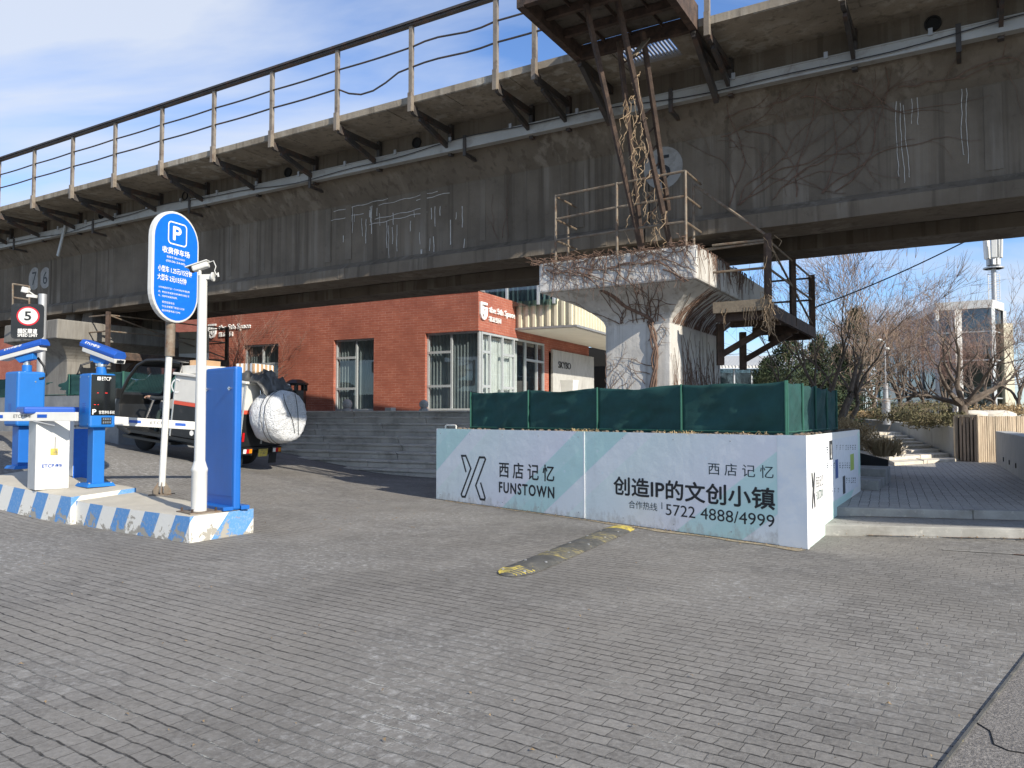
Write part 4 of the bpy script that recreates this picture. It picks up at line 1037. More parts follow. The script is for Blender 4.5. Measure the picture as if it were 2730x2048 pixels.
# right hand glazing with the entrance door
def ry(u): return rx(u, 1000)[0]
y1, y2, y3, y4, y5 = ry(1306), ry(1340), ry(1370), ry(1401), yg
zz1, zz2 = rx(1290, 938)[1], rx(1290, 1030)[1]
T_ = lambda y: y / yg
window((-.02, .2, 0), (-.02, yg, 0), ZB + .02, w3t - .02, ((y1 - .2) / (yg - .2), (y2 - .2) / (yg - .2), (y3 - .2) / (yg - .2), (y4 - .2) / (yg - .2), .87),
       ((0, (y1 - .2) / (yg - .2), zz1), (0, (y1 - .2) / (yg - .2), zz2), ((y2 - .2) / (yg - .2), (y3 - .2) / (yg - .2), zz1), ((y2 - .2) / (yg - .2), (y3 - .2) / (yg - .2), zz2), ((y4 - .2) / (yg - .2), 1, rx(1420, 962)[1])), cm=None, gm='glassr', ins=-.0)
curtain((-.25, .4, 0), (-.25, y4 - .2, 0), ZB + .05, w3t - .1, M['curtainw'], bd, .05, .16)
lb((-.06, y4 + .1, ZB + .35), (-.045, y4 + .38, ZB + .62)).build('door_notice', M['white'], bd)
# grey rendered wall with raised name
gw = lb((-.02, ypb + .25, ZB), (.06, ysk, 4.02)).build('rendered_wall', M['concrete'], bd)
def wtext(s, fr, c, m_, par, th=.03, bold=0, space=1.0, d=.0):
    x0, zt = fr.hit(c[0], c[1]); x1, _ = fr.hit(c[2], c[1]); _, zb = fr.hit(c[0], c[3])
    mb = MB(); text(mb, s, fr, x0, x1, zb, zt, d, bold, space, th); return mb.build('lettering', m_, par, W=True)
FS2 = Frame(C0 + FD * .06, FN, FD)
wtext('SKYBO', FS2, (1488.5, 963, 1521, 981), M['black'], gw, .02, 0, 1.0)
lb((-3, ysk + .02, ZB), (-2.9, 16, 5)).build('recess_wall', M['dark'], bd)  # the recess's shade is put into the black wall colour
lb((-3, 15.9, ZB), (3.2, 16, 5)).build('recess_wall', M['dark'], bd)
# canopy with corrugated fascia
cy0 = rx(1376, 850)[0]; czb = rx(1378, 881)[1]; czt = rx(1378, 806)[1]; cl = 2.2
cp = lb((.03, cy0, czb - .02), (cl, 15.5, czb + .06)); cp = cp.build('canopy', M['soffit'], bd)
def corrug(a, b, z0, z1, out, par):
    a = V(a); b = V(b); L_ = (b - a).length; d = (b - a) / L_; out = V(out); pts = []; s = 0; pitch = .27
    while s < L_ - pitch:
        for ds, o in ((0, 0), (.10, 0), (.125, .085), (.225, .085), (.25, 0)): pts.append(a + d * (s + ds) + out * o)
        s += pitch
    pts.append(b); mb = MB(); vs_ = []
    for p in pts: vs_ += [(p.x, p.y, z0), (p.x, p.y, z1)]
    mb.add(vs_, [(2 * i, 2 * i + 2, 2 * i + 3, 2 * i + 1) for i in range(len(pts) - 1)]); mb.build('fascia', M['cream'], par)
corrug((.02, cy0 - .02, 0), (cl + .03, cy0 - .02, 0), czb + .07, czt, (0, -1, 0), cp); corrug((cl + .03, cy0, 0), (cl + .03, 15, 0), czb + .07, czt, (1, 0, 0), cp)
lb((.02, cy0 + .05, czb + .06), (cl - .05, 15, czt - .1)).build('canopy_core', M['soffit'], cp)
lb((.0, cy0 - .1, czb - .0), (cl + .12, cy0 - .0, czb + .065)).build('canopy_edge', M['grey'], cp); lb((cl + .005, cy0 + .0, czb), (cl + .12, 15, czb + .065)).build('canopy_edge', M['grey'], cp)
# upper storey set back
lb((-7.5, 3.2, zt_ - .2), (-2.6, 9, 9)).build('upper_wall', M['cream'], bd)
up = lb((-2.6, 2.4, zt_ - .2), (1.6, 9, 9)).build('upper_glazing', M['glassb'], bd)
curtain((-2.4, 2.7, 0), (1.5, 2.7, 0), zt_ - .1, 9, M['curtain'], up, .05, .2)
mb = MB()
for x in (-2.6, -1.4, -.2, 1.0, 1.58): mb.box((x - .04, 2.34, zt_ - .2), (x + .04, 2.42, 9))
mb.build('upper_mullion', M['alu'], bd)
# raised white shop sign on both faces
def shopsign(fr, cl_, c1, c2):
    x0, z1 = fr.hit(cl_[0], cl_[1]); x1, _ = fr.hit(cl_[2], cl_[1]); _, z0 = fr.hit(cl_[0], cl_[3]); W_, H_ = x1 - x0, z1 - z0
    q = lambda l: [(x0 + a * W_, z0 + b * H_) for a, b in l]
    sg = MB(); wd = W_ * .17
    sg.strip(fr, q([(.95, .93), (.08, .93), (.08, .30), (.18, .12), (.42, .04), (.68, .10), (.86, .28), (.90, .66), (.55, .66)]), wd, .01, th=.06)
    sg.strip(fr, q([(.36, .78), (.36, .36), (.5, .28), (.62, .36), (.62, .54)]), wd * .95, .01, th=.06)
    s = sg.build('shop_logo', M['letterw'], bd, W=True)
    wtext('the 5th Space', fr, c1, M['letterw'], s, .05); wtext('第五空间', fr, c2, M['letterw'], s, .05)
shopsign(FF, (558, 865, 579, 902), (585, 867, 669, 885), (585, 886.5, 622, 899))
shopsign(FRt, (1278, 804, 1296, 850), (1302, 817, 1370, 838), (1302, 843, 1333, 857))
# second brick building further left
b2 = thing('brick_building', 'faded red brick building far behind under the viaduct, crossed by pale pipes', 'building', F(-18, 12, ZB), FRZ)
lb((-34, 0, -1), (4.6, 8, 7.5)).build('wall', M['brick'], b2)
mb = MB(); mb.tube([(-4, -.1, 1.5), (0, -.1, 3.8)], .05, 6); mb.tube([(0, -.1, 3.8), (4, -.1, 2)], .05, 6); mb.tube([(1.2, -.12, 0), (1.2, -.12, 6)], .07, 6); mb.tube([(3.4, -.12, 0), (3.4, -.12, 6)], .06, 6)
mb.build('drain_pipe', M['white'], b2)
# terrace and broad stone steps
tr = MB(); tr.box((-16, -1.75, .3), (4.6, 30, ZB)); tr.build('terrace', M['step'], thing('stone_terrace', 'stone terrace in front of the red brick building', 'terrace', (C0.x, C0.y, 0), FRZ))
st = thing('stone_steps', 'broad flight of worn sandstone steps up to the brick building', 'steps', F(-6, -4, 0), FRZ)
ns = 9; tread = .47; rise = ZB / ns; rng = random.Random(12)
for k in range(ns):
    z1 = ZB - rise * k - .004; y0 = -1.75 - tread * (k + (1 if k else .35)); y1 = -1.75 - tread * k if k else -1.7
    mb = MB(); x = -16 + rng.uniform(0, 1.5) - 2
    while x < 3.2:
        L_ = rng.uniform(2.1, 2.6); j = rng.uniform(-.012, .012); jy = rng.uniform(-.015, .015)
        a = F(x, y0 + jy, 0); b = F(x + L_ - .014, y1 + .1, 0)
        def blk(ya, za, zb): mb.hexa([F(xx, yy, zz) for xx, yy, zz in ((x, ya, za), (x + L_ - .014, ya, za), (x + L_ - .014, y1 + .12, za), (x, y1 + .12, za), (x, ya, zb + j), (x + L_ - .014, ya, zb + j * .4), (x + L_ - .014, y1 + .12, zb + j * .4), (x, y1 + .12, zb + j))])
        blk(y0 + jy + .045, z1 - rise - .05, z1 - .062); blk(y0 + jy, z1 - .06, z1)
        x += L_
    mb.build('step', M['step'], st, W=True, bevel=.012)
# things on the terrace
def litter_bin():
    a = P(765, 1100, 1); fr = Frame(F(0, -1.1, 0), FD, -FN); x0, zt = fr.hit(768, 1013); x1, _ = fr.hit(812, 1013); c = fr.at((x0 + x1) / 2, 0); w_ = (x1 - x0) / 2
    t = thing('litter_bin', 'black octagonal litter bin with slots on top of the stone steps', 'litter bin', (c.x, c.y, ZB), FRZ)
    H = zt - ZB
    mb = MB(); mb.lathe([(w_ * .88, 0), (w_ * .9, H * .66)], (0, 0, 0), 8); mb.build('bin_body', M['blackpaint'], t)
    mb = MB()
    for k in range(8):
        a_ = math.pi / 4 * k; mb.beam((w_ * .86 * math.cos(a_), w_ * .86 * math.sin(a_), H * .64), (w_ * .86 * math.cos(a_), w_ * .86 * math.sin(a_), H * .9), w_ * .22, w_ * .22)
    mb.build('bin_post', M['blackpaint'], t)
    mb = MB(); mb.lathe([(w_ * .6, H * .82), (w_ * 1.1, H * .83), (w_ * 1.12, H * .88), (w_ * .5, H * 1.0), (w_ * .1, H * 1.01)], (0, 0, 0), 8); mb.build('bin_lid', M['blackpaint'], t)
litter_bin()
def ball(u, vt, d, lab):
    fr = Frame(F(0, -1.55, 0), FD, -FN); x, zt = fr.hit(u, vt); c = fr.at(x, 0)
    t = thing('ball_bollard', lab, 'bollard', (c.x, c.y, ZB), 0, 'granite ball bollards on the steps')
    r = (zt - ZB) * .42
    mb = MB(); mb.sphere((0, 0, zt - ZB - r), r, 24); mb.build('ball', M['stoneball'], t, smooth=60)
    mb = MB(); mb.lathe([(r * 1.05, -.02), (r * 1.0, r * .3), (r * .62, r * .55)], (0, 0, 0), 20); mb.build('plinth', M['stoneball'], t, smooth=30)
ball(926, 1064, 0, 'granite ball bollard in front of the narrow tall window'); ball(1130, 1066, 0, 'granite ball bollard left of the corner window by the green cloth')
fr = Frame(F(0, -1.5, 0), FD, -FN); xa_, za_ = fr.hit(1026, 1087); xb_, _ = fr.hit(1043, 1087)
mb = MB(); p = fr.at(xa_, 0); mb.hexa([p + FD * a + FN * b + V((0, 0, z)) for z in (ZB - .01, za_) for a, b in ((0, 0), (xb_ - xa_, 0), (xb_ - xa_, .25), (0, .25))])
mb.build('concrete_block', M['concrete'], loc=p + V((0, 0, ZB)), bevel=.01, label='small grey concrete block on the top step between the ball bollards', cat='block')
def tub():
    fr = Frame(C0 + FD * 1.0, FN, FD); x0, zt = fr.hit(1505, 1012); x1, _ = fr.hit(1531, 1012); c = fr.at((x0 + x1) / 2, 0); w_ = .27
    mb = MB(); H = zt - ZB; n = 4
    mb.hexa([c + FD * a + FN * b + V((0, 0, z)) for a, b, z in ((-w_ * .6, -w_ * .6, ZB), (w_ * .6, -w_ * .6, ZB), (w_ * .6, w_ * .6, ZB), (-w_ * .6, w_ * .6, ZB), (-w_, -w_, zt), (w_, -w_, zt), (w_, w_, zt), (-w_, w_, zt))])
    mb.build('plant_tub', M['white'], loc=V((c.x, c.y, ZB)), bevel=.02, label='tapered white plant tub in front of the grey rendered wall', cat='plant tub')
tub()
# ============================================================ TRIKE, RIDER AND LOAD
TS = 1.13
ta = G(640, 1249) + V((-.60, -.30, 0))
th_ = math.radians(180 - 22); hx = V((math.cos(th_), math.sin(th_), 0)); hl = V((-hx.y, hx.x, 0))
tc_ = ta - hl * .52 * TS - hx * .12 * TS
TZ = gz(tc_.x, tc_.y) + .0
slope = math.atan2(gz(*(tc_ + hx * 2.2).xy) - gz(*tc_.xy), 2.2)
tk = thing('cargo_trike', 'black and white three wheeled delivery trike stopped behind the barrier', 'cargo trike', (tc_.x, tc_.y, TZ), th_)
tk.rotation_euler = (0, -slope, th_)
TM = Matrix.Translation(V((tc_.x, tc_.y, TZ))) @ Matrix.Rotation(th_, 4, 'Z') @ Matrix.Rotation(-slope, 4, 'Y') @ Matrix.Scale(TS, 4)
tk.scale = (TS,) * 3; ROOT[tk.name] = TM
def TW(x, y, z): return TM @ V((x, y, z))
bx0, bx1, by, bz0, bzm, bz1 = -.62, 1.02, .56, .46, 1.06, 1.60
lb((bx0, -by, bz0), (bx1, by, bzm)).build('cargo_lower', M['blackpaint'], tk, bevel=.015)
lb((bx0, -by, bzm + .06), (bx1, by, bz1)).build('cargo_upper', M['boxwhite'], tk, bevel=.015)
lb((bx0 - .006, -by - .006, bzm - .002), (bx1 + .006, by + .006, bzm + .062)).build('stripe', M['stripe'], tk)
lb((bx0 - .05, -by - .05, bz1), (bx1 + .05, by + .05, bz1 + .05)).build('cargo_lid', M['boxwhite'], tk, bevel=.012)
for y_ in (-by, by):
    for x_ in (bx0, bx1): lb((x_ - .012, y_ - .012, bz0), (x_ + .012, y_ + .012, bz1)).build('corner_trim', M['alu'], tk)
lb((bx0 - .012, -.02, bz0 + .05), (bx0 - .001, .02, bz1 - .04)).build('door_seam', M['alu'], tk)
MB().tube([(bx0 - .03, .2, 1.1), (bx0 - .05, .2, 1.2), (bx0 - .05, .2, 1.42), (bx0 - .03, .2, 1.5)], .014, 8).build('door_handle', M['chrome'], tk, smooth=40)
mb = MB(); mb.box((bx0 - .02, -by - .02, .40), (2.0, by + .02, .455)); mb.box((bx0, -.3, .3), (1.6, -.2, .41)); mb.box((bx0, .2, .3), (1.6, .3, .41)); mb.box((bx1, -.52, .28), (2.25, .52, .33))
mb.build('chassis', M['blackpaint'], tk)
# cab: cowl, windscreen frame, roof
mb = MB()
mb.prism([(2.10, -.5, .33), (2.46, -.5, .42), (2.60, -.5, .72), (2.56, -.5, .98), (2.44, -.5, 1.12), (2.38, -.5, 1.1), (2.46, -.5, .9), (2.42, -.5, .6), (2.26, -.5, .45), (2.10, -.5, .40)], (0, 1.0, 0))
mb.build('front_cowl', M['blackpaint'], tk, bevel=.02)
mb = MB()
for y_ in (-.5, .5): mb.tube([(2.44, y_, 1.10), (2.28, y_, 1.42), (2.08, y_, 1.68), (1.86, y_, 1.80), (1.5, y_, 1.84), (1.0, y_, 1.82), (.98, y_, 1.62)], .035, 8)
for x_, z_ in ((2.44, 1.10), (2.05, 1.70)): mb.tube([(x_, -.5, z_), (x_, .5, z_)], .03, 8)
mb.tube([(1.06, .5, .46), (1.02, .5, 1.62)], .03, 8); mb.tube([(1.06, -.5, .46), (1.02, -.5, 1.62)], .03, 8)
mb.build('cab_frame', M['blackpaint'], tk, smooth=50)
mb = MB(); mb.add([(2.06, -.52, 1.715), (2.06, .52, 1.715), (1.85, .52, 1.83), (1.85, -.52, 1.83), (1.45, .52, 1.88), (1.45, -.52, 1.88), (.98, .52, 1.86), (.98, -.52, 1.86)], [(0, 1, 2, 3), (3, 2, 4, 5), (5, 4, 6, 7)])
o = mb.build('cab_roof', M['blackpaint'], tk, smooth=50); s_ = o.modifiers.new('thick', 'SOLIDIFY'); s_.thickness = .03
mb = MB(); mb.quad((2.43, -.48, 1.12), (2.43, .48, 1.12), (2.07, .48, 1.68), (2.07, -.48, 1.68)); mb.build('windscreen', M['glass'], tk)
lb((1.05, -.4, .46), (1.5, .4, .78)).build('seat', M['blackpaint'], tk, bevel=.05)
lb((1.02, -.38, .8), (1.1, .38, 1.2)).build('seat_back', M['blackpaint'], tk, bevel=.03)
def wheel(x, y, r, w_):
    mb = MB(); mb.lathe([(r * .62, -w_ / 2), (r * .9, -w_ / 2), (r, -w_ * .3), (r, w_ * .3), (r * .9, w_ / 2), (r * .62, w_ / 2)], (x, y, r), 24, 'y')
    t = mb.build('wheel', M['tyre'], tk, smooth=40)
    mb = MB(); mb.lathe([(r * .2, -w_ * .42), (r * .62, -w_ * .36), (r * .62, w_ * .36), (r * .2, w_ * .42)], (x, y, r), 16, 'y'); mb.build('rim', M['galv'], t)
wheel(2.22, 0, .27, .11); wheel(.12, .46, .29, .13); wheel(.12, -.46, .29, .13)
MB().tube([(2.0, 0, .52), (2.2, 0, .60), (2.42, 0, .56), (2.53, 0, .40)], .03, 6).build('front_mudguard', M['blackpaint'], tk)
mb = MB(); mb.tube([(2.30, 0, .5), (2.12, 0, 1.02)], .03, 8); mb.tube([(1.98, .34, 1.08), (2.1, .2, 1.06), (2.12, 0, 1.02), (2.1, -.2, 1.06), (1.98, -.34, 1.08)], .016, 8); mb.build('handlebar', M['chrome'], tk, smooth=40)
for y_ in (.3, -.3, 0):
    mb = MB(); mb.sphere((2.53, y_, .98 if y_ else .86), .075 if y_ else .09, 14, (.6, 1, 1)); mb.build('headlight', M['chrome'], tk, smooth=60)
for s in (1, -1):
    mb = MB(); mb.hexa([(2.40 + dx, s * (.52 + dy), z) for z in (1.0, 1.2) for dx, dy in ((0, 0), (.06, 0), (.06, .12), (0, .12))]); mr = mb.build('mirror', M['blackpaint'], tk, bevel=.015)
    mb = MB(); mb.box((2.463, min(s * .55, s * .62), 1.05), (2.475, max(s * .55, s * .62), 1.14)); mb.build('indicator', M['amber'], mr)
for s in (1, -1):
    y0 = s * .40
    f = lb((bx0 - .06, y0 - .13, .335), (bx0 - .005, y0 + .13, .45)).build('tail_light', M['blackpaint'], tk)
    for i, m_ in enumerate(('amber', 'redlens', 'letterw')): lb((bx0 - .068, y0 - .11 + i * .075, .355), (bx0 - .061, y0 - .04 + i * .075, .43)).build('lens', M[m_], f)
lb((bx0 - .05, -.16, .28), (bx0 - .035, .08, .42)).build('number_plate', M['yellow'], tk)
lb((bx0 + .06, .36, .12), (bx0 + .075, .56, .40)).build('mud_flap', M['blackpaint'], tk); lb((bx0 + .06, -.56, .12), (bx0 + .075, -.36, .40)).build('mud_flap', M['blackpaint'], tk)
lb((bx0 - .008, by - .10, .56), (bx0 - .001, by - .05, .72)).build('reflector', M['redlens'], tk)
FT = Frame(TW(0, by, 0), -hx, hl)   # left side of the box
class LF:
    def __init__(s, o, x, z, n): s.o, s.x, s.z, s.n = V(o), V(x), V(z), V(n)
    def at(s, x, z, d=0): return s.o + s.x * x + s.z * z + s.n * d
fs_ = LF((0, by, 0), (-1, 0, 0), (0, 0, 1), (0, 1, 0))
mb = MB(); text(mb, '953', fs_, -.42, -.16, .53, .62, .008, .02); mb.poly(fs_, [(-.50 + .05 * math.cos(i * .52), .575 + .05 * math.sin(i * .52)) for i in range(12)], .008); mb.build('lettering', M['letterw'], tk)
def ring(cx, cz, r, a0, a1, wd): 
    mb = MB(); mb.strip(fs_, [(cx + r * math.cos(a0 + (a1 - a0) * i / 14), cz + r * math.sin(a0 + (a1 - a0) * i / 14)) for i in range(15)], wd, .008); mb.build('lettering', M['letterw'], tk)
ring(-.98, 1.4, .12, 1.0, 5.3, .03); ring(-.25, .84, .12, 1.0, 5.3, .03)
# rider, mostly hidden behind the sign pole
def person():
    me = bpy.data.meshes.new('person'); pts = [((1.25, 0, .86), .15), ((1.23, 0, 1.08), .15), ((1.26, 0, 1.28), .16), ((1.29, 0, 1.40), .06), ((1.31, 0, 1.47), .065), ((1.33, 0, 1.56), .10), ((1.32, 0, 1.64), .085)]
    ed = [(i, i + 1) for i in range(6)]
    def chain(root, l):
        for q, r in l: pts.append((q, r)); ed.append((root, len(pts) - 1)); root = len(pts) - 1
        return root
    for s in (1, -1):
        chain(0, [((1.32, s * .10, .84), .095), ((1.70, s * .19, .84), .075), ((1.74, s * .19, .62), .058), ((1.76, s * .19, .42), .042), ((1.82, s * .19, .37), .045), ((1.95, s * .20, .365), .038)])
        w_ = chain(2, [((1.27, s * .20, 1.30), .07), ((1.45, s * .28, 1.12), .05), ((1.75, s * .30, 1.09), .038), ((1.90, s * .32, 1.10), .03)])
        for k in range(4): chain(w_, [((1.96, s * (.30 + k * .016), 1.115 - .006 * k), .010), ((1.985, s * (.30 + k * .016), 1.085), .009), ((1.965, s * (.30 + k * .016), 1.062), .008)])
        chain(w_, [((1.92, s * .29, 1.085), .011), ((1.955, s * .285, 1.065), .009)])
    me.from_pydata([p for p, r in pts], ed, []); o = bpy.data.objects.new('person', me); COL.objects.link(o)
    sk = o.modifiers.new('skin', 'SKIN'); sb = o.modifiers.new('sub', 'SUBSURF'); sb.levels = 2; sb.render_levels = 2
    for i, (p, r) in enumerate(pts): me.skin_vertices[0].data[i].radius = (r, r)
    me.skin_vertices[0].data[0].use_root = True
    dg = bpy.context.evaluated_depsgraph_get(); dg.update(); nm = bpy.data.meshes.new_from_object(o.evaluated_get(dg))
    bpy.data.objects.remove(o)
    for m_ in ('jacket', 'trouser', 'boot', 'skin', 'dark'): nm.materials.append(M[m_])
    for p in nm.polygons:
        c = p.center; k = 0
        if c.z < .45 and c.x > 1.6: k = 2
        elif c.z < .92: k = 1
        elif c.z > 1.42 and c.x < 1.5: k = 3 if (c.x > 1.36 and c.z < 1.60) else 4
        elif c.x > 1.86 and c.z > 1.0: k = 3
        p.material_index = k; p.use_smooth = True
    o = bpy.data.objects.new('person', nm); COL.objects.link(o)
    o.matrix_world = TM; tag(o, 'rider in dark jacket and green trousers with brown boots seated in the trike cab', 'person')
    ROOT[o.name] = TM
    mb = MB()
    for s in (1, -1): mb.sphere((1.425, s * .035, 1.565), .012, 8)
    mb.build('eye', M['letterw'], o)
    mb = MB(); mb.sphere((1.43, 0, 1.53), .018, 8, (1, .8, 1.3)); mb.build('nose', M['skin'], o)
    mb = MB(); mb.box((1.415, -.025, 1.492), (1.425, .025, 1.50)); mb.build('mouth', M['redlens'], o)
person()
# load: bubble wrap roll, plastic sheet, boxes
def lump(name, c, r, sq, m_, amp, seed, label, cat, n=40, group=None):
    mb = MB(); mb.sphere((0, 0, 0), 1, n); 
    for i, p in enumerate(mb.v):
        k = 1 + amp * noise.noise(p * 1.4 + V((seed, 0, 0))) + amp * .6 * noise.noise(p * 3.3 + V((0, seed, 0))) - amp * .5 * abs(noise.noise(p * 6 + V((0, 0, seed))))
        mb.v[i] = V((p.x * sq[0], p.y * sq[1], p.z * sq[2])) * r * k
    o = mb.build(name, m_, smooth=70); o.location = c; o.rotation_euler = (0, 0, th_); tag(o, label, cat, group); return o
def roll():
    c = TW(bx0 - .06, .06, 1.02); t = thing('bubble_wrap_roll', 'big white roll of bubble wrap strapped to the back of the trike', 'bubble wrap roll', c, th_)
    mb = MB(); n = 56; Ln = .62 * TS; vs_ = []
    prof = [(0, .05), (.06, .38), (.10, .44), (.25, .475), (.5, .485), (.75, .48), (.93, .46), (1.0, .42), (1.02, .35), (1.0, .30), (1.03, .22), (1.0, .12), (1.02, .03)]
    rng = random.Random(6)
    for k, (x, r) in enumerate(prof):
        for i in range(n):
            a = 6.2832 * i / n; q = V((math.cos(a), math.sin(a), x * 2)); rr = r * TS * (1 + .05 * noise.noise(q * 2) + (.05 * noise.noise(q * 8) if k > 5 else .008 * noise.noise(q * 9)))
            vs_.append((-Ln * x * (1 + (.03 * noise.noise(q * 5) if k > 6 else 0)), rr * math.cos(a) * 1.04, rr * math.sin(a)))
    m = len(prof); mb.add(vs_, [(i * n + k, (i + 1) * n + k, (i + 1) * n + (k + 1) % n, i * n + (k + 1) % n) for i in range(m - 1) for k in range(n)] + [tuple(range(n)), tuple(range((m - 1) * n, m * n))[::-1]])
    mb.build('wrapped_roll', M['bubble'], t, smooth=60)
    mb = MB()
    for off in (.0, -.30):
        pts = []
        for i in range(13):
            a = 1.75 - i * .27; r = .505 * TS; pts.append((-Ln * (.72 + off * .5) - .02 * math.sin(i), r * 1.04 * math.cos(a), r * math.sin(a)))
        mb.tube(pts, .006, 5)
    pts = [(-Ln * 1.04, .30 - .05 * i + .03 * math.sin(i * .9), .46 - .1 * i) for i in range(9)]; mb.tube(pts, .006, 5)
    pts = [(-Ln * 1.04, -.06 - .02 * i - .03 * math.sin(i * .5), .50 - .11 * i) for i in range(9)]; mb.tube(pts, .006, 5)
    mb.build('strap', M['black'], t)
roll()
def sheet():
    nx, ny = 34, 30; vs_ = []; mb = MB(); rng = random.Random(3)
    ctrl = {}
    for j in range(ny + 1):
        for i in range(nx + 1):
            u = i / nx; v = j / ny
            x = bx0 + .52 - u * .92; y = .52 - v * .80; e = math.sin(math.pi * v) ** .6 * math.sin(math.pi * min(1, u * 1.02)) ** .5
            z = bz1 + .05 + .25 * e
            if u > .82: z -= (u - .82) * 1.0 * (1 - .5 * v)
            q = V((u * 3, v * 3, 1.3)); z += .10 * noise.noise(q * 1.3) * (1 - abs(u - .5)) + .13 * abs(noise.noise(q * 2.6)) - .06 + .05 * abs(noise.noise(q * 6)) - .02; x += .07 * noise.noise(q * 2 + V((4, 0, 0))); y += .08 * noise.noise(q * 2 + V((0, 5, 0)))
            vs_.append((x, y, z if u > .84 else max(z, bz1 + .055)))
    W_ = nx + 1; mb.add(vs_, [(j * W_ + i, j * W_ + i + 1, (j + 1) * W_ + i + 1, (j + 1) * W_ + i) for j in range(ny) for i in range(nx)])
    mb.v = [TM @ p for p in mb.v]
    o = mb.build('plastic_sheet', M['tarp'], loc=TW(bx0 + .1, 0, bz1), smooth=50, label='crumpled black plastic sheet bundle on the rear of the trike lid', cat='plastic sheet')
    s_ = o.modifiers.new('thick', 'SOLIDIFY'); s_.thickness = .008
    mb = MB(); vs_ = []
    for j in range(9):
        for i in range(13):
            u = i / 12; v = j / 8; q = V((u * 4, v * 3, 7)); wd = .085 + .03 * math.sin(u * 3.1)
            vs_.append(TM @ V((bx0 - .14 - .34 * u + .04 * noise.noise(q), .02 + (v - .5) * 2 * wd - .22 * u + .03 * noise.noise(q * 2), bz1 + .08 - .30 * u ** 1.3 + .05 * noise.noise(q * 1.6))))
    mb.add(vs_, [(j * 13 + i, j * 13 + i + 1, (j + 1) * 13 + i + 1, (j + 1) * 13 + i) for j in range(8) for i in range(12)])
    p = mb.build('sheet_tail', M['tarp'], o, W=True, smooth=50); s_ = p.modifiers.new('thick', 'SOLIDIFY'); s_.thickness = .008
sheet()
def carton(x0, x1, y0, y1, z0, h, m_, label, rot=0, tape=True):
    c = TW((x0 + x1) / 2, (y0 + y1) / 2, z0); t = thing('carton', label, 'carton', c, th_ + rot, 'cartons on the trike lid')
    a, b = (x1 - x0) / 2 * TS, (y1 - y0) / 2 * TS; h *= TS
    lb((-a, -b, 0), (a, b, h)).build('box', m_, t, bevel=.008)
    if tape:
        mb = MB()
        for k in range(5): yy = -b + b * 2 * (k + .3) / 5; mb.box((-a - .003, yy, .0 + .002), (a + .003, yy + .05, h + .003))
        for k in range(4): xx = -a + a * 2 * (k + .3) / 4; mb.box((xx, -b - .004, .004), (xx + .05, b + .004, h + .004))
        mb.build('tape', M['letterw'], t)
lz = bz1 + .052
carton(-.50, -.12, -.35, .3, lz, .30, M['card'], 'brown carton with pale tape on the trike lid behind the blue cabinet', .1)
carton(.55, 1.0, -.2, .45, lz, .16, M['boxwhite'], 'flat dirty white carton at the front of the trike lid', -.05, False)
carton(.60, .95, -.1, .35, lz + .163, .10, M['card'], 'thin cardboard piece on top of the flat white carton', .12, False)
# ============================================================ KERB ISLAND AND GATE EQUIPMENT
IA = V((-math.sin(ROWA), math.cos(ROWA), 0))     # along the island, away to the left
IB = V((math.cos(ROWA), math.sin(ROWA), 0))      # across it, away to the right
HF, HR = .30, .36
def island():
    c = G(500, 1432); zc = gz(c.x, c.y)
    f0 = GZp(506, 1378, HF); f1 = GZp(676, 1356, HF); f2 = GZp(365, 1317, HF); f3 = GZp(192, 1334, HF)
    def block(name, pts, h, label, m2):
        o_ = pts[0]; t = thing(name, label, 'kerb', (o_.x, o_.y, gz(o_.x, o_.y)), ROWA, 'striped kerb island blocks')
        side = MB(); top = MB(); n = len(pts)
        for i in range(n):
            a, b = pts[i], pts[(i + 1) % n]; k = max(1, int((b - a).length / .35))
            for j in range(k):
                p, q = a.lerp(b, j / k), a.lerp(b, (j + 1) / k)
                side.quad(V((p.x, p.y, gz(p.x, p.y) - .08)), V((q.x, q.y, gz(q.x, q.y) - .08)), V((q.x, q.y, gz(q.x, q.y) + h)), V((p.x, p.y, gz(p.x, p.y) + h)))
        a, b, cc, d = pts; N_ = 14; vs_ = []
        for j in range(N_ + 1):
            for i in range(N_ + 1):
                p = a.lerp(b, i / N_).lerp(d.lerp(cc, i / N_), j / N_); edge = min(i, j, N_ - i, N_ - j) == 0
                vs_.append(V((p.x, p.y, gz(p.x, p.y) + h + (0 if edge else .006 + .010 * noise.noise(p * 4)))))
        top.add(vs_, [(j * (N_ + 1) + i, j * (N_ + 1) + i + 1, (j + 1) * (N_ + 1) + i + 1, (j + 1) * (N_ + 1) + i) for j in range(N_) for i in range(N_)])
        side.build('kerb_face', M['stripek'], t, W=True); top.build('kerb_top', M['kerbtop'], t, W=True, smooth=40)
    g0 = GZp(190, 1326, HR); g1 = GZp(364, 1301, HR); g3 = GZp(-60, 1276, HR); g2 = g3 + (g1 - g0)
    block('kerb_island', [f0, f1, f1 + (f3 - f0), f3], HF, 'front block of blue and white striped kerb island under the blue cabinet', 0)
    block('kerb_island', [g0 - IA * -.012, g1 + IA * .012, g2, g3], HR, 'higher rear block of striped kerb island under the parking machines', 0)
def GZp(u, v, dz): p = G(u, v, dz); return V((p.x, p.y, 0))
island()
def base(u, v, dz): p = G(u, v, dz); return V((p.x, p.y, gz(p.x, p.y) + dz))
def size(px, Y): return px / FPX * Y
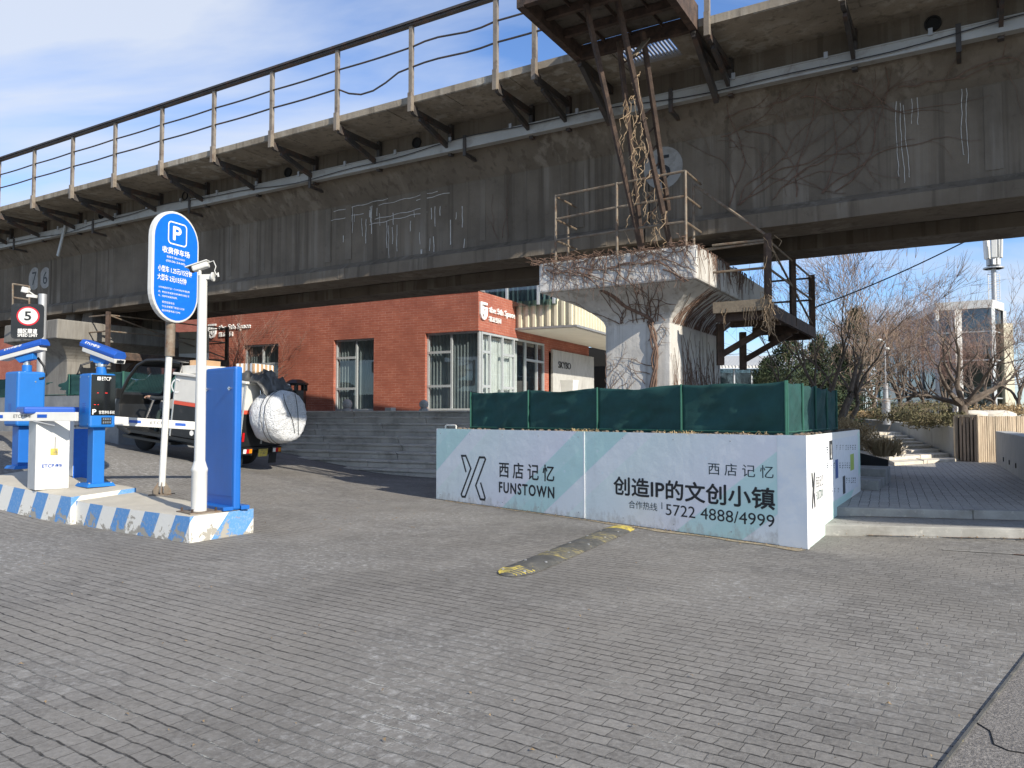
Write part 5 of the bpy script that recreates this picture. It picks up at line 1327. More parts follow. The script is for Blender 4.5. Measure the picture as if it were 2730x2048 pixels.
# --- blue board cabinet
def cabinet():
    p = base(622, 1361, HF + .01); t = thing('blue_cabinet', 'tall flat blue barrier housing with two bolts beside the white pole', 'barrier housing', p, ROWA)
    fr = Frame(p, IA * -1, -IB); Wd = abs(fr.hit(546, 1100)[0]); H = fr.hit(622, 977)[1]; Dp = .145
    fr2 = Frame(p, IB, -IA); Dp = abs(fr2.hit(646, 1100)[0])
    # local: x=IB(depth), y=IA
    b = lb((0, 0, 0), (Dp, Wd, H)).build('housing', M['blue'], t, bevel=.025)
    lb((-.004, .04, .16), (-.0005, Wd - .04, H - .07)).build('cover_plate', M['blue'], t, bevel=.003)
    for yy in (.1, Wd - .1):
        mb = MB(); mb.cyl((-.03, yy, H - .27), (-.004, yy, H - .27), .024, n=10); mb.cyl((-.042, yy, H - .27), (-.03, yy, H - .27), .012, n=8); mb.build('bolt', M['chrome'], t)
    lb((-.13, -.01, 0), (0, Wd + .02, .045)).build('foot', M['blue'], t, bevel=.006)
    lb((Dp, -.01, 0), (Dp + .11, Wd * .5, .05)).build('foot', M['blue'], t, bevel=.006)
cabinet()
# --- white camera pole
def campole():
    p = base(530, 1364, HF + .01); Y = p.y; t = thing('camera_pole', 'thick white pole with bullet camera on rusty base plate', 'camera pole', p, 0)
    top = P(531, 735, Y).z - p.z; zc_ = P(530, 1240, Y).z - p.z; r1 = size(30, Y) / 2 * .95; r2 = size(40, Y) / 2
    mb = MB(); mb.cyl((0, 0, zc_ - .02), (0, 0, top), r1, r1 * .82, 20); mb.build('pole', M['white'], t, smooth=40)
    mb = MB(); mb.lathe([(r2, .0), (r2, zc_ - .09), (r2 * 1.05, zc_ - .08), (r2 * 1.05, zc_ - .055), (r2, zc_ - .045), (r1 * 1.05, zc_ + .03), (r1, zc_ + .04)], (0, 0, .01), 24); mb.build('pole_base', M['white'], t, smooth=35)
    s_ = .19; mb = MB(); mb.hexa([IB * a + IA * b + V((0, 0, z)) for z in (-.012, .010) for a, b in ((-s_, -s_), (s_, -s_), (s_, s_), (-s_, s_))]); mb.build('base_plate', M['rustpipe'], t)
    mb = MB()
    for a in (-1, 1):
        for b in (-1, 1): q = IB * a * s_ * .75 + IA * b * s_ * .75; mb.cyl(q, q + V((0, 0, .05)), .014, n=8)
    mb.build('anchor_bolt', M['rust'], t)
    # camera: box housing with sun shield pointing left and slightly towards the street
    fr = Frame(p, (1, 0, 0), (0, -1, 0)); q = lambda u, v, d=0: V((fr.hit(u, v)[0], -d, fr.hit(u, v)[1]))
    a, b = q(508, 716), q(556, 700)
    d = (b - a).normalized(); mb = MB(); up = V((0, 0, 1)); sd = V((0, 1, 0)); 
    mb.beam(a + d * .03 - V((0, 0, .02)), b - V((0, 0, .02)), .10, .075); cmn = mb.build('camera_body', M['white'], t, bevel=.02)
    mb = MB(); mb.beam(a - d * .05 + V((0, 0, .022)), b + V((0, 0, .022)), .125, .016); mb.build('sun_shield', M['white'], cmn, bevel=.006)
    mb = MB(); mb.beam(a + d * .0 - V((0, 0, .02)), a + d * .028 - V((0, 0, .02)), .085, .06); mb.build('lens', M['screen'], cmn)
    e = q(568, 738); mb = MB(); mb.beam(q(530, 740), e, .05, .06); mb.lathe([(.055, -.01), (.055, .01)], e, 18, 'x'); mb.cyl(q(533, 738), (a + b) / 2 - V((0, 0, .03)), .02, n=8); mb.build('bracket', M['white'], t, smooth=40)
    mb = MB(); mb.tube([b, b + V((.06, 0, .02)), b + V((.09, 0, -.05)), q(572, 722), q(577, 733)], .006, 5); mb.tube([q(577, 733), q(581, 728), q(582, 738)], .012, 6); mb.build('cable', M['white'], t)
campole()
# --- P sign
def psign():
    p = base(431, 1319, HF + .01); Y = p.y; SDr = V((.37, .929, 0)).normalized(); nn = V((SDr.y, -SDr.x, 0))
    t = thing('parking_sign', 'tall oval blue parking fee sign with white border on a thin pole', 'sign', p, 0)
    topp = P(455, 870, Y); fr = Frame(V((topp.x, topp.y, 0)) + nn * .05, SDr, nn)
    mb = MB(); mb.tube([V((0, 0, .12)), topp - p], size(17, Y) / 2, 14); mb.build('pole', M['white'], t, smooth=40)
    j = P(452.5, 950, Y) - p; mb = MB(); mb.tube([j, topp - p + V((0, 0, .12))], size(25, Y) / 2, 14); mb.build('sleeve', M['rustpipe'], t, smooth=40)
    mb = MB(); mb.box((-.13, -.13, 0), (.13, .13, .012))
    for k in range(4): a = k * math.pi / 2 + .3; c_, s_ = math.cos(a), math.sin(a); mb.prism([V((c_ * .03, s_ * .03, .01)), V((c_ * .12, s_ * .12, .01)), V((c_ * .12, s_ * .12, .06)), V((c_ * .03, s_ * .03, .2))], V((-s_, c_, 0)) * .012)
    mb.build('base_plate', M['rustpipe'], t)
    xL, _ = fr.hit(400, 700); xR, _ = fr.hit(524.5, 700); Wd = xR - xL; cx = (xL + xR) / 2; r = Wd / 2
    _, zT = fr.hit(457, 563); _, zB = fr.hit(460, 861)
    def oval(r_, zt, zb): return [(cx + r_ * math.cos(a), zt - r_ + r_ * math.sin(a)) for a in [math.pi * i / 18 for i in range(19)]] + [(cx + r_ * math.cos(a), zb + r_ + r_ * math.sin(a)) for a in [math.pi + math.pi * i / 18 for i in range(19)]]
    mb = MB(); mb.poly(fr, oval(r, zT, zB), -.045, .085); bd_ = mb.build('sign_body', M['white'], t, W=True, bevel=.012)
    mb = MB(); mb.poly(fr, oval(r - .032, zT - .032, zB + .032), .043); fc = mb.build('sign_face', M['signblue'], t, W=True)
    def c(x, y): return (380 + x / 4.742, 550 + y / 4.742)
    def tx(s, x0, x1, yt, yb, bold=0, space=1):
        a0, z1 = fr.hit(*c(x0, yt)); a1, _ = fr.hit(*c(x1, yt)); _, z0 = fr.hit(*c(x0, yb))
        mb = MB(); text(mb, s, fr, a0, a1, z0, z1, .047, bold, space); mb.build('lettering', M['letterw'], fc, W=True)
    a0, z1 = fr.hit(*c(300, 188)); a1, _ = fr.hit(*c(528, 200)); _, z0 = fr.hit(*c(290, 462)); rr = .05; bx_ = []
    for (x_, z_, s0) in ((a1 - rr, z1 - rr, 0), (a0 + rr, z1 - rr, 1), (a0 + rr, z0 + rr, 2), (a1 - rr, z0 + rr, 3)): bx_ += [(x_ + rr * math.cos(s0 * 1.5708 + k * .3927), z_ + rr * math.sin(s0 * 1.5708 + k * .3927)) for k in range(5)]
    mb = MB(); mb.strip(fr, bx_, .018, .047, True); mb.build('parking_frame', M['letterw'], fc, W=True)
    tx('P', 360, 458, 258, 425, .03)
    tx('收费停车场', 220, 565, 498, 580, .018); tx('备案号 朝022G025', 273, 505, 620, 648, 0); tx('(00:00-24:00)', 266, 508, 672, 706, 0)
    tx('小型车 1.25元/15分钟', 163, 592, 735, 815, .012); tx('大型车 2元/15分钟', 157, 523, 845, 925, .012)
    tx('计时收费的不足一个计时单位不收取费', 170, 565, 1003, 1028, 0); tx('用。悬挂应急救援专用号牌的车辆及军', 166, 560, 1060, 1085, 0); tx('车、残疾车按规定免费。', 166, 410, 1112, 1137, 0)
    tx('服务监督电话:', 215, 375, 1195, 1222, 0); tx('行业主管部门电话:12328', 214, 496, 1247, 1274, 0); tx('投诉举报电话:12345', 212, 442, 1300, 1327, 0)
psign()
# --- parking machines with cameras on top
def lbox(t, name, a, b, m_, bev=.01): return lb(a, b).build(name, m_, t, bevel=bev)
KN = V((.8, -.6, 0)); KA = math.atan2(.8, .6)    # kiosk front normal; local x runs to the right of the front, local -y is the front
def camera_on(t, x, y, z, rz, L_, tilt, txt_side, up=.0):
    """long blue camera housing on a bracket, local to the machine"""
    Mx = Matrix.Translation(V((x, y, z))) @ Matrix.Rotation(rz, 4, 'Z') @ Matrix.Rotation(tilt, 4, 'Y')
    def tr(mb): mb.v = [Mx @ p for p in mb.v]; return mb
    sec = [(-.10, -.02), (-.11, .03), (-.07, .085), (.07, .085), (.11, .03), (.10, -.02)]
    mb = MB(); mb.prism([(-L_ / 2, a, b) for a, b in sec], (L_, 0, 0)); h = tr(mb).build('camera_hood', M['bluecam'], t, bevel=.008)
    mb = MB(); mb.prism([(-L_ / 2 + .06, a * .9, b) for a, b in ((-.1, -.085), (-.108, -.022), (.108, -.022), (.1, -.085))], (L_ - .04, 0, 0)); tr(mb).build('camera_body', M['white'], h, bevel=.008)
    mb = MB(); mb.box((L_ / 2 + .021, -.06, -.07), (L_ / 2 + .03, .06, -.03)); mb.cyl((L_ / 2 + .021, 0, -.05), (L_ / 2 + .035, 0, -.05), .026, n=12); tr(mb).build('lens', M['screen'], h)
    for s in (1, -1):
        fl = LF(Mx @ V((0, s * .0905, .06)), (Mx.to_3x3() @ V((s * -1, 0, 0))), Mx.to_3x3() @ V((0, -s * .55, .83)).normalized(), Mx.to_3x3() @ V((0, s * .83, .55)).normalized())
        mb = MB(); text(mb, 'ETCP停车', fl, -L_ * .36 if s > 0 else -L_ * .36, L_ * .05, -.022, .022, .003, .012); mb.build('lettering', M['letterw'], h)
    mb = MB(); mb.hexa([Mx @ V(q) for q in ((-.14, -.05, -.19), (.10, -.05, -.19), (.10, .05, -.19), (-.14, .05, -.19), (-.17, -.05, -.087), (.17, -.05, -.087), (.17, .05, -.087), (-.17, .05, -.087))]); mb.build('camera_bracket', M['bluelight'], t, bevel=.01)
def machine_right():
    p = base(254, 1296, HR + .005); Y = p.y; s = Y / FPX
    t = thing('parking_machine', 'blue parking machine with black glass screen and keypad', 'parking machine', p, KA, 'blue parking machines on the kerb island')
    fr = Frame(p, (1, 0, 0), (0, -1, 0)); zz = lambda v: P(250, v, Y).z - p.z
    Wd = 62 * s / .93; Dp = 30 * s / .45; z0, z1 = zz(1140), zz(997)
    # head centred so that its left and right edges fall where they should
    lbox(t, 'head', (-Wd / 2, -Dp / 2, z0), (Wd / 2, Dp / 2, z1), M['bluelight'], .03)
    lbox(t, 'screen', (-Wd / 2 + .012, -Dp / 2 - .006, zz(1108)), (Wd / 2 - .012, -Dp / 2 + .002, z1 - .02), M['screen'], .004)
    lf = LF((0, -Dp / 2 - .007, 0), (1, 0, 0), (0, 0, 1), (0, -1, 0))
    mb = MB(); text(mb, 'ETCP', lf, -.03, .10, z1 - .10, z1 - .05, .002, .01); text(mb, '智慧停车系统', lf, -.06, .16, zz(1104), zz(1095), .002); text(mb, 'P', lf, -.15, -.10, zz(1105), zz(1092), .002, .02)
    mb.poly(lf, [(-.09, z1 - .10), (-.045, z1 - .10), (-.045, z1 - .05), (-.09, z1 - .05)], .002); mb.build('lettering', M['letterw'], t)
    mb = MB()
    for (x, z, l) in ((.02, zz(1049), .05), (-.09, zz(1049), .03), (-.13, zz(1080), .035), (-.08, zz(1080), .02)): mb.poly(lf, [(x, z), (x + l * .7, z), (x + l * .7, z + .005), (x, z + .005)], .002)
    mb.build('led_text', M['led'], t)
    kp = lbox(t, 'keypad', (-.02, -Dp / 2 - .012, zz(1131)), (.12, -Dp / 2 + .001, zz(1113)), M['dark'], .004)
    mb = MB()
    for i in range(4):
        for j in range(2): mb.box((-.008 + i * .031, -Dp / 2 - .02, zz(1129) + j * .048), (.012 + i * .031, -Dp / 2 - .013, zz(1129) + j * .048 + .03))
    mb.build('key', M['chrome'], kp)
    mb = MB()
    for i in range(5): mb.box((-Wd / 2 - .004, -.05, z0 + .22 + i * .03), (-Wd / 2 + .001, .04, z0 + .23 + i * .03))
    mb.build('vent', M['bluecam'], t)
    for sx_ in (-1, 1):
        for z_ in (z0 + .05, z1 - .05): MB().cyl((-Wd / 2 - .004, sx_ * (Dp / 2 - .05), z_), (-Wd / 2 - .0, sx_ * (Dp / 2 - .05), z_), .009, n=8).build('screw', M['chrome'], t)
    lbox(t, 'seam', (-Wd / 2 - .002, Dp / 2 - .035, z0 + .03), (-Wd / 2 + .001, Dp / 2 - .03, z1 - .03), M['mk_gray'], 0)
    for s1_ in (-1, 1):
        for s2_ in (-1, 1): MB().cyl((s1_ * .15, s2_ * .15, .04), (s1_ * .15, s2_ * .15, .065), .014, n=6).build('bolt', M['chrome'], t)
    lbox(t, 'post', (-.085, -.085, .03), (.085, .085, z0), M['bluelight'], .01)
    mb = MB(); mb.hexa([(-.2, -.2, 0), (.2, -.2, 0), (.2, .2, 0), (-.2, .2, 0), (-.17, -.17, .05), (.17, -.17, .05), (.17, .17, .05), (-.17, .17, .05)]); mb.build('foot', M['bluelight'], t, bevel=.006)
    mb = MB(); mb.cyl((0.05, 0, z1), (0.05, 0, z1 + .10), .07, n=16); mb.build('neck', M['bluelight'], t, smooth=40)
    mb = MB(); mb.cyl((0.05, 0, z1 + .10), (0.05, 0, z1 + .16), .05, n=16); mb.cyl((0.05, 0, z1 + .115), (0.05, 0, z1 + .14), .075, n=16); mb.build('swivel', M['chrome'], t, smooth=40)
    camera_on(t, .06, 0, z1 + .33, -KA - .35, .70, .30, 0)
    mb = MB(); mb.tube([(-.05, .05, z1 + .18), (-.2, .08, z1 + .12), (-.25, .08, z1 - .02), (-.2, .05, z1 - .0)], .014, 8); mb.build('cable', M['black'], t, smooth=50)
machine_right()
def machine_left():
    Y = 12.2; p = P(60, 1290, Y); p.z = gz(p.x, p.y) + HR; s = Y / FPX
    t = thing('parking_machine', 'blue parking machine cabinet with vents seen from behind at the left edge', 'parking machine', p, KA, 'blue parking machines on the kerb island')
    zz = lambda v: P(60, v, Y).z - p.z
    Wd = 60 * s / .88; Dp = 40 * s / .48; z0, z1 = zz(1136), zz(992)
    lbox(t, 'head', (-Wd / 2, -Dp / 2, z0), (Wd / 2, Dp / 2, z1), M['bluelight'], .035)
    lbox(t, 'door', (-Wd / 2 + .03, -Dp / 2 - .004, z0 + .05), (Wd / 2 - .03, -Dp / 2 + .001, z1 - .09), M['bluelight'], .003)
    mb = MB()
    for x in (-.12, .06, .14):
        for i in range(5): mb.box((x, -Dp / 2 - .009, z0 + .14 + i * .03), (x + .05, -Dp / 2 - .0045, z0 + .15 + i * .03))
    for i in range(5): mb.box((-Wd / 2 - .004, -.04, z0 + .22 + i * .03), (-Wd / 2 + .001, .06, z0 + .23 + i * .03))
    mb.build('vent', M['bluecam'], t)
    mb = MB(); mb.cyl((.05, -Dp / 2 - .012, z1 - .16), (.05, -Dp / 2 - .004, z1 - .16), .012, n=8); mb.build('lock', M['chrome'], t)
    lbox(t, 'post', (-.12, -.12, .03), (.12, .12, z0), M['blue'], .01)
    mb = MB(); mb.hexa([(-.2, -.2, 0), (.2, -.2, 0), (.2, .2, 0), (-.2, .2, 0), (-.17, -.17, .05), (.17, -.17, .05), (.17, .17, .05), (-.17, .17, .05)]); mb.build('foot', M['bluelight'], t, bevel=.006)
    mb = MB(); mb.cyl((.02, 0, z1), (.02, 0, z1 + .11), .07, n=16); mb.build('neck', M['bluelight'], t, smooth=40)
    mb = MB(); mb.cyl((.02, 0, z1 + .11), (.02, 0, z1 + .17), .05, n=16); mb.build('swivel', M['chrome'], t, smooth=40)
    camera_on(t, -.02, 0, z1 + .35, math.pi - KA - .12, .74, .24, 1)
    mb = MB(); mb.tube([(.18, .02, z1 + .24), (.25, -.05, z1 + .1), (.26, -.1, z1 - .04), (.15, -Dp / 2 - .02, z1 - .10), (.10, -Dp / 2 - .012, z1 - .11)], .018, 8); mb.build('cable', M['black'], t, smooth=50)
machine_left()
def gate(u0, u1, u2, vt, vb, Y, mats, label, armpx, armY, lab2, cap):
    pass
def barriers():
    # near white gate box
    p = base(128, 1303, HR); Y = p.y; s = Y / FPX; zz = lambda v: P(128, v, Y).z - p.z
    t = thing('barrier_gate', 'white barrier gate box with blue lid and striped white arm', 'barrier gate', p, ROWA, 'parking barrier gates')
    Wd = 76 * s / .95; Dp = 24 * s / .36; z1 = zz(1104)
    lbox(t, 'gate_box', (-Wd / 2, -Dp / 2, 0), (Wd / 2, Dp / 2, z1), M['white'], .012)
    lf = LF((0, -Dp / 2 - .001, 0), (1, 0, 0), (0, 0, 1), (0, -1, 0))
    mb = MB(); text(mb, 'ETCP', lf, -.13, .02, zz(1244.5), zz(1236), .002, .02); mb.build('lettering', M['bluetape'], t); mb = MB(); text(mb, '停车', lf, .03, .12, zz(1244.5), zz(1236), .002, .02); mb.build('lettering', M['bluetape'], t)
    lbox(t, 'lock_tag', (-.03, -Dp / 2 - .012, zz(1212)), (.06, -Dp / 2 - .001, zz(1195)), M['yellow'], .02)
    lbox(t, 'seam', (.02, -Dp / 2 - .004, zz(1195)), (.028, -Dp / 2 - .0005, zz(1165)), M['black'], 0)
    lbox(t, 'lid', (-Wd / 2 - .16, -Dp / 2 - .03, z1), (Wd / 2 + .06, Dp / 2 + .03, z1 + .10), M['bluecam'], .03)
    # arm in front of the box, running left
    a = P(206, 1112, Y - .35); b = P(-150, 1110, Y - .1); a.z = b.z = P(100, 1111, Y).z
    mb = MB(); mb.beam(a, b, .06, size(23, Y)); arm = mb.build('arm', M['white'], t, W=True, bevel=.006)
    fa = Frame(V((a.x, a.y, 0)), a - b); fa.n = V((fa.x.y, -fa.x.x, 0))
    def arect(u0, u1, v0, v1, m_, name):
        x0, z1_ = fa.hit(u0, v0); x1, _ = fa.hit(u1, v0); _, z0_ = fa.hit(u0, v1); mb = MB(); mb.poly(fa, [(x0, z0_), (x1, z0_), (x1, z1_), (x0, z1_)], .034); mb.build(name, m_, arm, W=True)
    arect(104, 130, 1105, 1114, M['bluetape'], 'reflector'); arect(-2, 13, 1106.5, 1115, M['bluetape'], 'reflector')
    x0, z1_ = fa.hit(41, 1105.5); x1, _ = fa.hit(66, 1105.5); x2, _ = fa.hit(68.5, 1105); x3, _ = fa.hit(88, 1105); _, z0_ = fa.hit(41, 1114)
    mb = MB(); text(mb, 'ETCP', fa, x0, x1, z0_, z1_, .034); text(mb, '停车', fa, x2, x3, z0_, z1_, .034); mb.build('lettering', M['mk_gray'], arm, W=True)
    x0, z1_ = fa.hit(38, 1100); x1, _ = fa.hit(204, 1100); _, z0_ = fa.hit(38, 1120.5)
    mb = MB(); mb.beam(P(90, 1122, Y - .3), P(148, 1134, Y - .25), .03, .02); mb.build('arm_bracket', M['galv'], t, W=True)
    # far gate box, blue panel, arm to the right
    p = base(194, 1290, HR - .05); p = p + V((-.10, .40, 0)); p.z = gz(p.x, p.y) + HR; Y = p.y; s = Y / FPX; zz = lambda v: P(200, v, Y).z - p.z
    t = thing('barrier_gate', 'white and blue barrier gate box behind, its arm passing the trike', 'barrier gate', p, ROWA, 'parking barrier gates')
    Wd = 54 * s / .93; Dp = .3; z1 = zz(1110)
    lbox(t, 'gate_box', (-Wd / 2, -Dp / 2, 0), (Wd / 2, Dp / 2, z1), M['white'], .012)
    lbox(t, 'panel', (-Wd / 2 + .005, -Dp / 2 - .006, zz(1275)), (Wd / 2 - .055, -Dp / 2 + .001, zz(1143)), M['signblue'], .003)
    lf = LF((0, -Dp / 2 - .001, 0), (1, 0, 0), (0, 0, 1), (0, -1, 0)); mb = MB(); text(mb, 'ETCP停车', lf, -Wd / 2 + .01, Wd / 2 - .03, zz(1139), zz(1132), .002, .03); mb.build('lettering', M['mk_gray'], t)
    lbox(t, 'lid', (-Wd / 2 - .1, -Dp / 2 - .03, z1), (Wd / 2 + .06, Dp / 2 + .03, z1 + .14), M['bluecam'], .03)
    a = P(215, 1116, Y - .2); b = P(620, 1142, Y + 1.2)
    mb = MB(); mb.beam(a, b, .05, .135); arm = mb.build('arm', M['white'], t, W=True, bevel=.006)
    fa = Frame(V((a.x, a.y, 0)), b - a); fa.n = V((fa.x.y, -fa.x.x, 0))
    def arect(u0, u1, v, h):
        x0, z_ = fa.hit(u0, v); x1, z2 = fa.hit(u1, v + (u1 - u0) * .062); mb = MB(); mb.poly(fa, [(x0, z_ - h), (x1, z2 - h), (x1, z2), (x0, z_)], .028); mb.build('reflector', M['bluetape'], arm, W=True)
    arect(343, 375, 1119.5, .045); arect(466, 494, 1127.5, .045)
    x0, z1_ = fa.hit(400, 1124); x1, _ = fa.hit(434, 1124); _, z0_ = fa.hit(400, 1131); mb = MB(); text(mb, 'ETCP', fa, x0, x1, z0_, z1_, .028, 0, 1.2); mb.build('lettering', M['mk_gray'], arm, W=True)
barriers()
# --- speed limit sign on its own pole
def speed_sign():
    Y = 13.2; x = P(103, 1000, Y).x; p = V((x, Y, gz(x, Y))); t = thing('speed_limit_sign', 'black speed limit 5 sign with red ring on a grey pole', 'sign', p, 0)
    top = P(102, 783, Y).z - p.z; mb = MB(); mb.cyl((0, .06, 0), (0, .06, top), .065, n=16); mb.build('pole', M['galv'], t, smooth=40)
    Xd = V((.97, .243, 0)).normalized(); fr = Frame(p, Xd); 
    def h(u, v): a, z = fr.hit(u, v); return a, z
    xa, zt = h(31, 809); xb, _ = h(118, 815); _, zb = h(29, 903); r = .06
    rr = []
    for (x_, z_, s0) in ((xb - r, zt - r, 0), (xa + r, zt - r, 1), (xa + r, zb + r, 2), (xb - r, zb + r, 3)): rr += [(x_ + r * math.cos(s0 * 1.5708 + k * .3927), z_ + r * math.sin(s0 * 1.5708 + k * .3927)) for k in range(5)]
    mb = MB(); mb.poly(fr, rr, -.03, .04); bp_ = mb.build('sign_board', M['blackpaint'], t, W=True)
    cx, cz = h(75.5, 843); R_ = abs(h(106, 843)[0] - cx)
    circ = lambda r_: [(cx + r_ * math.cos(i * .1963), cz + r_ * .93 * math.sin(i * .1963)) for i in range(32)]
    mb = MB(); mb.poly(fr, circ(R_), .012); mb.build('red_ring', M['red'], bp_, W=True); mb = MB(); mb.poly(fr, circ(R_ * .86), .015); mb.build('white_disc', M['white'], bp_, W=True)
    def tx(s, u0, u1, v0, v1, m_, bold): a0, z1 = h(u0, v0); a1, _ = h(u1, v0); _, z0 = h(u0, v1); mb = MB(); text(mb, s, fr, a0, a1, z0, z1, .018, bold); mb.build('lettering', m_, bp_, W=True)
    tx('5', 67, 84, 831, 854, M['black'], .02); tx('园区限速', 49, 100, 876.5, 889, M['letterw'], .02); tx('SPEED LIMIT', 48, 101, 890.5, 898, M['letterw'], .015)
    q = lambda u, v: P(u, v, Y) - p
    mb = MB(); mb.beam(q(60, 772), q(77, 776), .09, .10); mb.build('camera', M['white'], t, bevel=.015)
    mb = MB(); mb.beam(q(72, 788), q(98, 791), .04, .05); mb.beam(q(76, 776), q(92, 787), .015, .015); mb.build('camera_arm', M['white'], t)
    mb = MB(); mb.beam(q(62, 781), q(75, 782), .08, .03); mb.build('camera_lens', M['screen'], t)
speed_sign()
# thin rusty railing behind the speed sign (on the far pier cap)
fr_ = thing('cap_railing', 'thin pale tube railing on the far pier cap above the speed sign', 'railing', P(55, 870, 18.6), 0)
mb = MB()
for (u0, v0, u1, v1) in ((34, 756, 34, 880), (78, 763, 78, 880), (34, 757, 78, 764), (34, 793, 78, 800)): mb.tube([P(u0, v0, 18.7), P(u1, v1, 18.7)], .022, 6)
mb.build('railing_tube', M['rustpipe'], fr_, W=True)
# --- second planter with grey panels and shade cloth at the far left
def planter2():
    R2 = P(315, 1206, 17.9); z0 = R2.z; zt = P(315, 1052, R2.y).z; zm = P(315, 989, R2.y).z
    L2 = P(-260, 1150, R2.y + 6.2); a = V((L2.x, L2.y, 0)); b = V((R2.x, R2.y, 0)); d = (b - a).normalized(); c = b + BN * 4.5
    t = thing('concrete_planter', 'grey panelled planter wall behind the blue parking machines', 'planter', R2)
    for p0, p1 in ((a, b), (b, c)):
        L_ = (p1 - p0).length; dd = (p1 - p0).normalized(); n_ = V((dd.y, -dd.x, 0)); k = max(2, round(L_ / 1.6))
        for i in range(k):
            q0 = p0 + dd * (L_ * i / k + .006); q1 = p0 + dd * (L_ * (i + 1) / k - .006); mb = MB()
            mb.prism([V((q0.x, q0.y, gz(q0.x, q0.y) - .3)), V((q1.x, q1.y, gz(q1.x, q1.y) - .3)), V((q1.x, q1.y, zt)), V((q0.x, q0.y, zt))], -n_ * .06); mb.build('panel', M['grey'], t, W=True)
    mb = MB(); e = a + BN * 4.5; mb.prism([a - V((0, 0, 0)) + BN * .1, b + BN * .1 - d * .1, c - d * .1, e], (0, 0, zt - .05)); mb.build('bed_wall', M['soil'], t, W=True)
    cloth_fence([(a + BN * .15, b + BN * .15 - d * .1, 5), (b + BN * .15 - d * .1, c - d * .1, 3)], zt - .02, zm, 'dark green shade cloth fence behind the blue parking machines and trike', 4, V((b.x, b.y, zt)))
planter2()
# --- map board behind the trike
def board():
    fr = Frame(P(516, 1000, 21), (.95, -.3, 0)); x0, z1 = fr.hit(478, 886); x1, zm = fr.hit(553, 941); _, z0 = fr.hit(478, 986); zg = .25
    c = fr.at((x0 + x1) / 2, 0); c = V((c.x, c.y, zg)); t = thing('notice_board', 'beige and white site map board standing behind the trike load', 'notice board', c)
    def pan(za, zb, m_, nme): mb = MB(); mb.poly(fr, [(x0, za - fr.o.z), (x1, za - fr.o.z), (x1, zb - fr.o.z), (x0, zb - fr.o.z)], -.06, .06); return mb.build(nme, m_, t, W=True)
    z_ = fr.o.z
    M['beige'] = mat('beige_board', (.30, .265, .21), .7, 0, .08, 3, 0)
    fr.o = V((fr.o.x, fr.o.y, 0))
    mb = MB(); mb.poly(fr, [(x0, z_ + zm), (x1, z_ + zm), (x1, z_ + z1), (x0, z_ + z1)], -.06, .06); mb.build('header', M['beige'], t, W=True)
    mb = MB(); mb.poly(fr, [(x0, zg), (x1, zg), (x1, z_ + zm - .004), (x0, z_ + zm - .004)], -.06, .06); mp = mb.build('map_panel', M['white'], t, W=True)
    mb = MB(); w_ = x1 - x0; zz = z_ + zm
    mb.strip(fr, [(x0 + w_ * .12, zz - .32), (x0 + w_ * .2, zz - .45), (x0 + w_ * .26, zz - .62)], .012, .004)
    for i in range(7): mb.strip(fr, [(x0 + w_ * (.32 + i * .07), zz - .26), (x0 + w_ * (.32 + i * .07), zz - .62)], .008, .004)
    for i in range(4): mb.strip(fr, [(x0 + w_ * .32, zz - .28 - i * .1), (x0 + w_ * .74, zz - .28 - i * .1)], .008, .007)
    mb.build('map_drawing', M['black'], mp, W=True)
board()
# bare shrub on the terrace in front of the brick wall
# ============================================================ RIGHT HAND PLAZA, KERBS, GARDEN
K1a, K1b = G(2219, 1428), G(2730, 1440)
def PZf(u, v, z): return PZ(u, v, z)
k1d = (K1b - K1a); k1d.z = 0; k1d.normalize(); k1n = V((-k1d.y, k1d.x, 0))
K2a, K2b = PZf(2240, 1375, .13), PZf(2730, 1388, .13); k2d = (K2b - K2a); k2d.z = 0; k2d.normalize(); k2n = V((-k2d.y, k2d.x, 0))
def flat(p): return V((p.x, p.y, 0))
a1 = flat(K1a) - k1d * .5; b1 = flat(K1a) + k1d * 12
a2 = flat(K2a) - k2d * .6; b2_ = flat(K2a) + k2d * 13
def sheet_(name, pts, z, m_): MB().quad(*[V((p.x, p.y, z)) for p in pts]).build(name, m_, kind='structure')
sheet_('lower_step_paving', [a1 + k1n * .14, b1 + k1n * .14, b1 + k1n * 3, a2 + k2n * .1], .128, M['paver3'])
sheet_('plaza', [a2 + k2n * .10, b2_ + k2n * .10, V((34, 20, 0)), V((34, 34, 0)), V((8.5, 26, 0)), flat(K2a) + BN * 6 - k2d * .8], .242, M['paver2'])
def kerbrow(a, d, n, L_, z0, z1, w_, nm, seed):
    rng = random.Random(seed); x = -rng.uniform(0, 1.2)
    mb = MB()
    while x < L_:
        l = rng.uniform(2.4, 3.4); p = a + d * x; q = a + d * min(L_, x + l - .008); j = rng.uniform(-.006, .006); h = rng.uniform(-.004, .004)
        mb.hexa([V((r.x, r.y, z)) for z in (z0, z1 + h) for r in (p + n * j, q + n * j, q + n * w_, p + n * w_)]); x += l
    mb.build(nm, M['kerbst'], bevel=.012, kind='structure')
kerbrow(a1, k1d, k1n, 12, -.05, .132, .14, 'kerb', 1); kerbrow(a2, k2d, k2n, 13, .0, .246, .12, 'kerb', 2)
e0, e1 = G(2310, 1455), G(2730, 1481); ed = (e1 - e0); ed.z = 0; ed.normalize(); en = V((-ed.y, ed.x, 0))
q_ = flat(e0) + ed * .75
sheet_('edge_strip', [q_, q_ + ed * 8, q_ + ed * 8 + en * .06, q_ + en * .06], .006, M['paver3'])
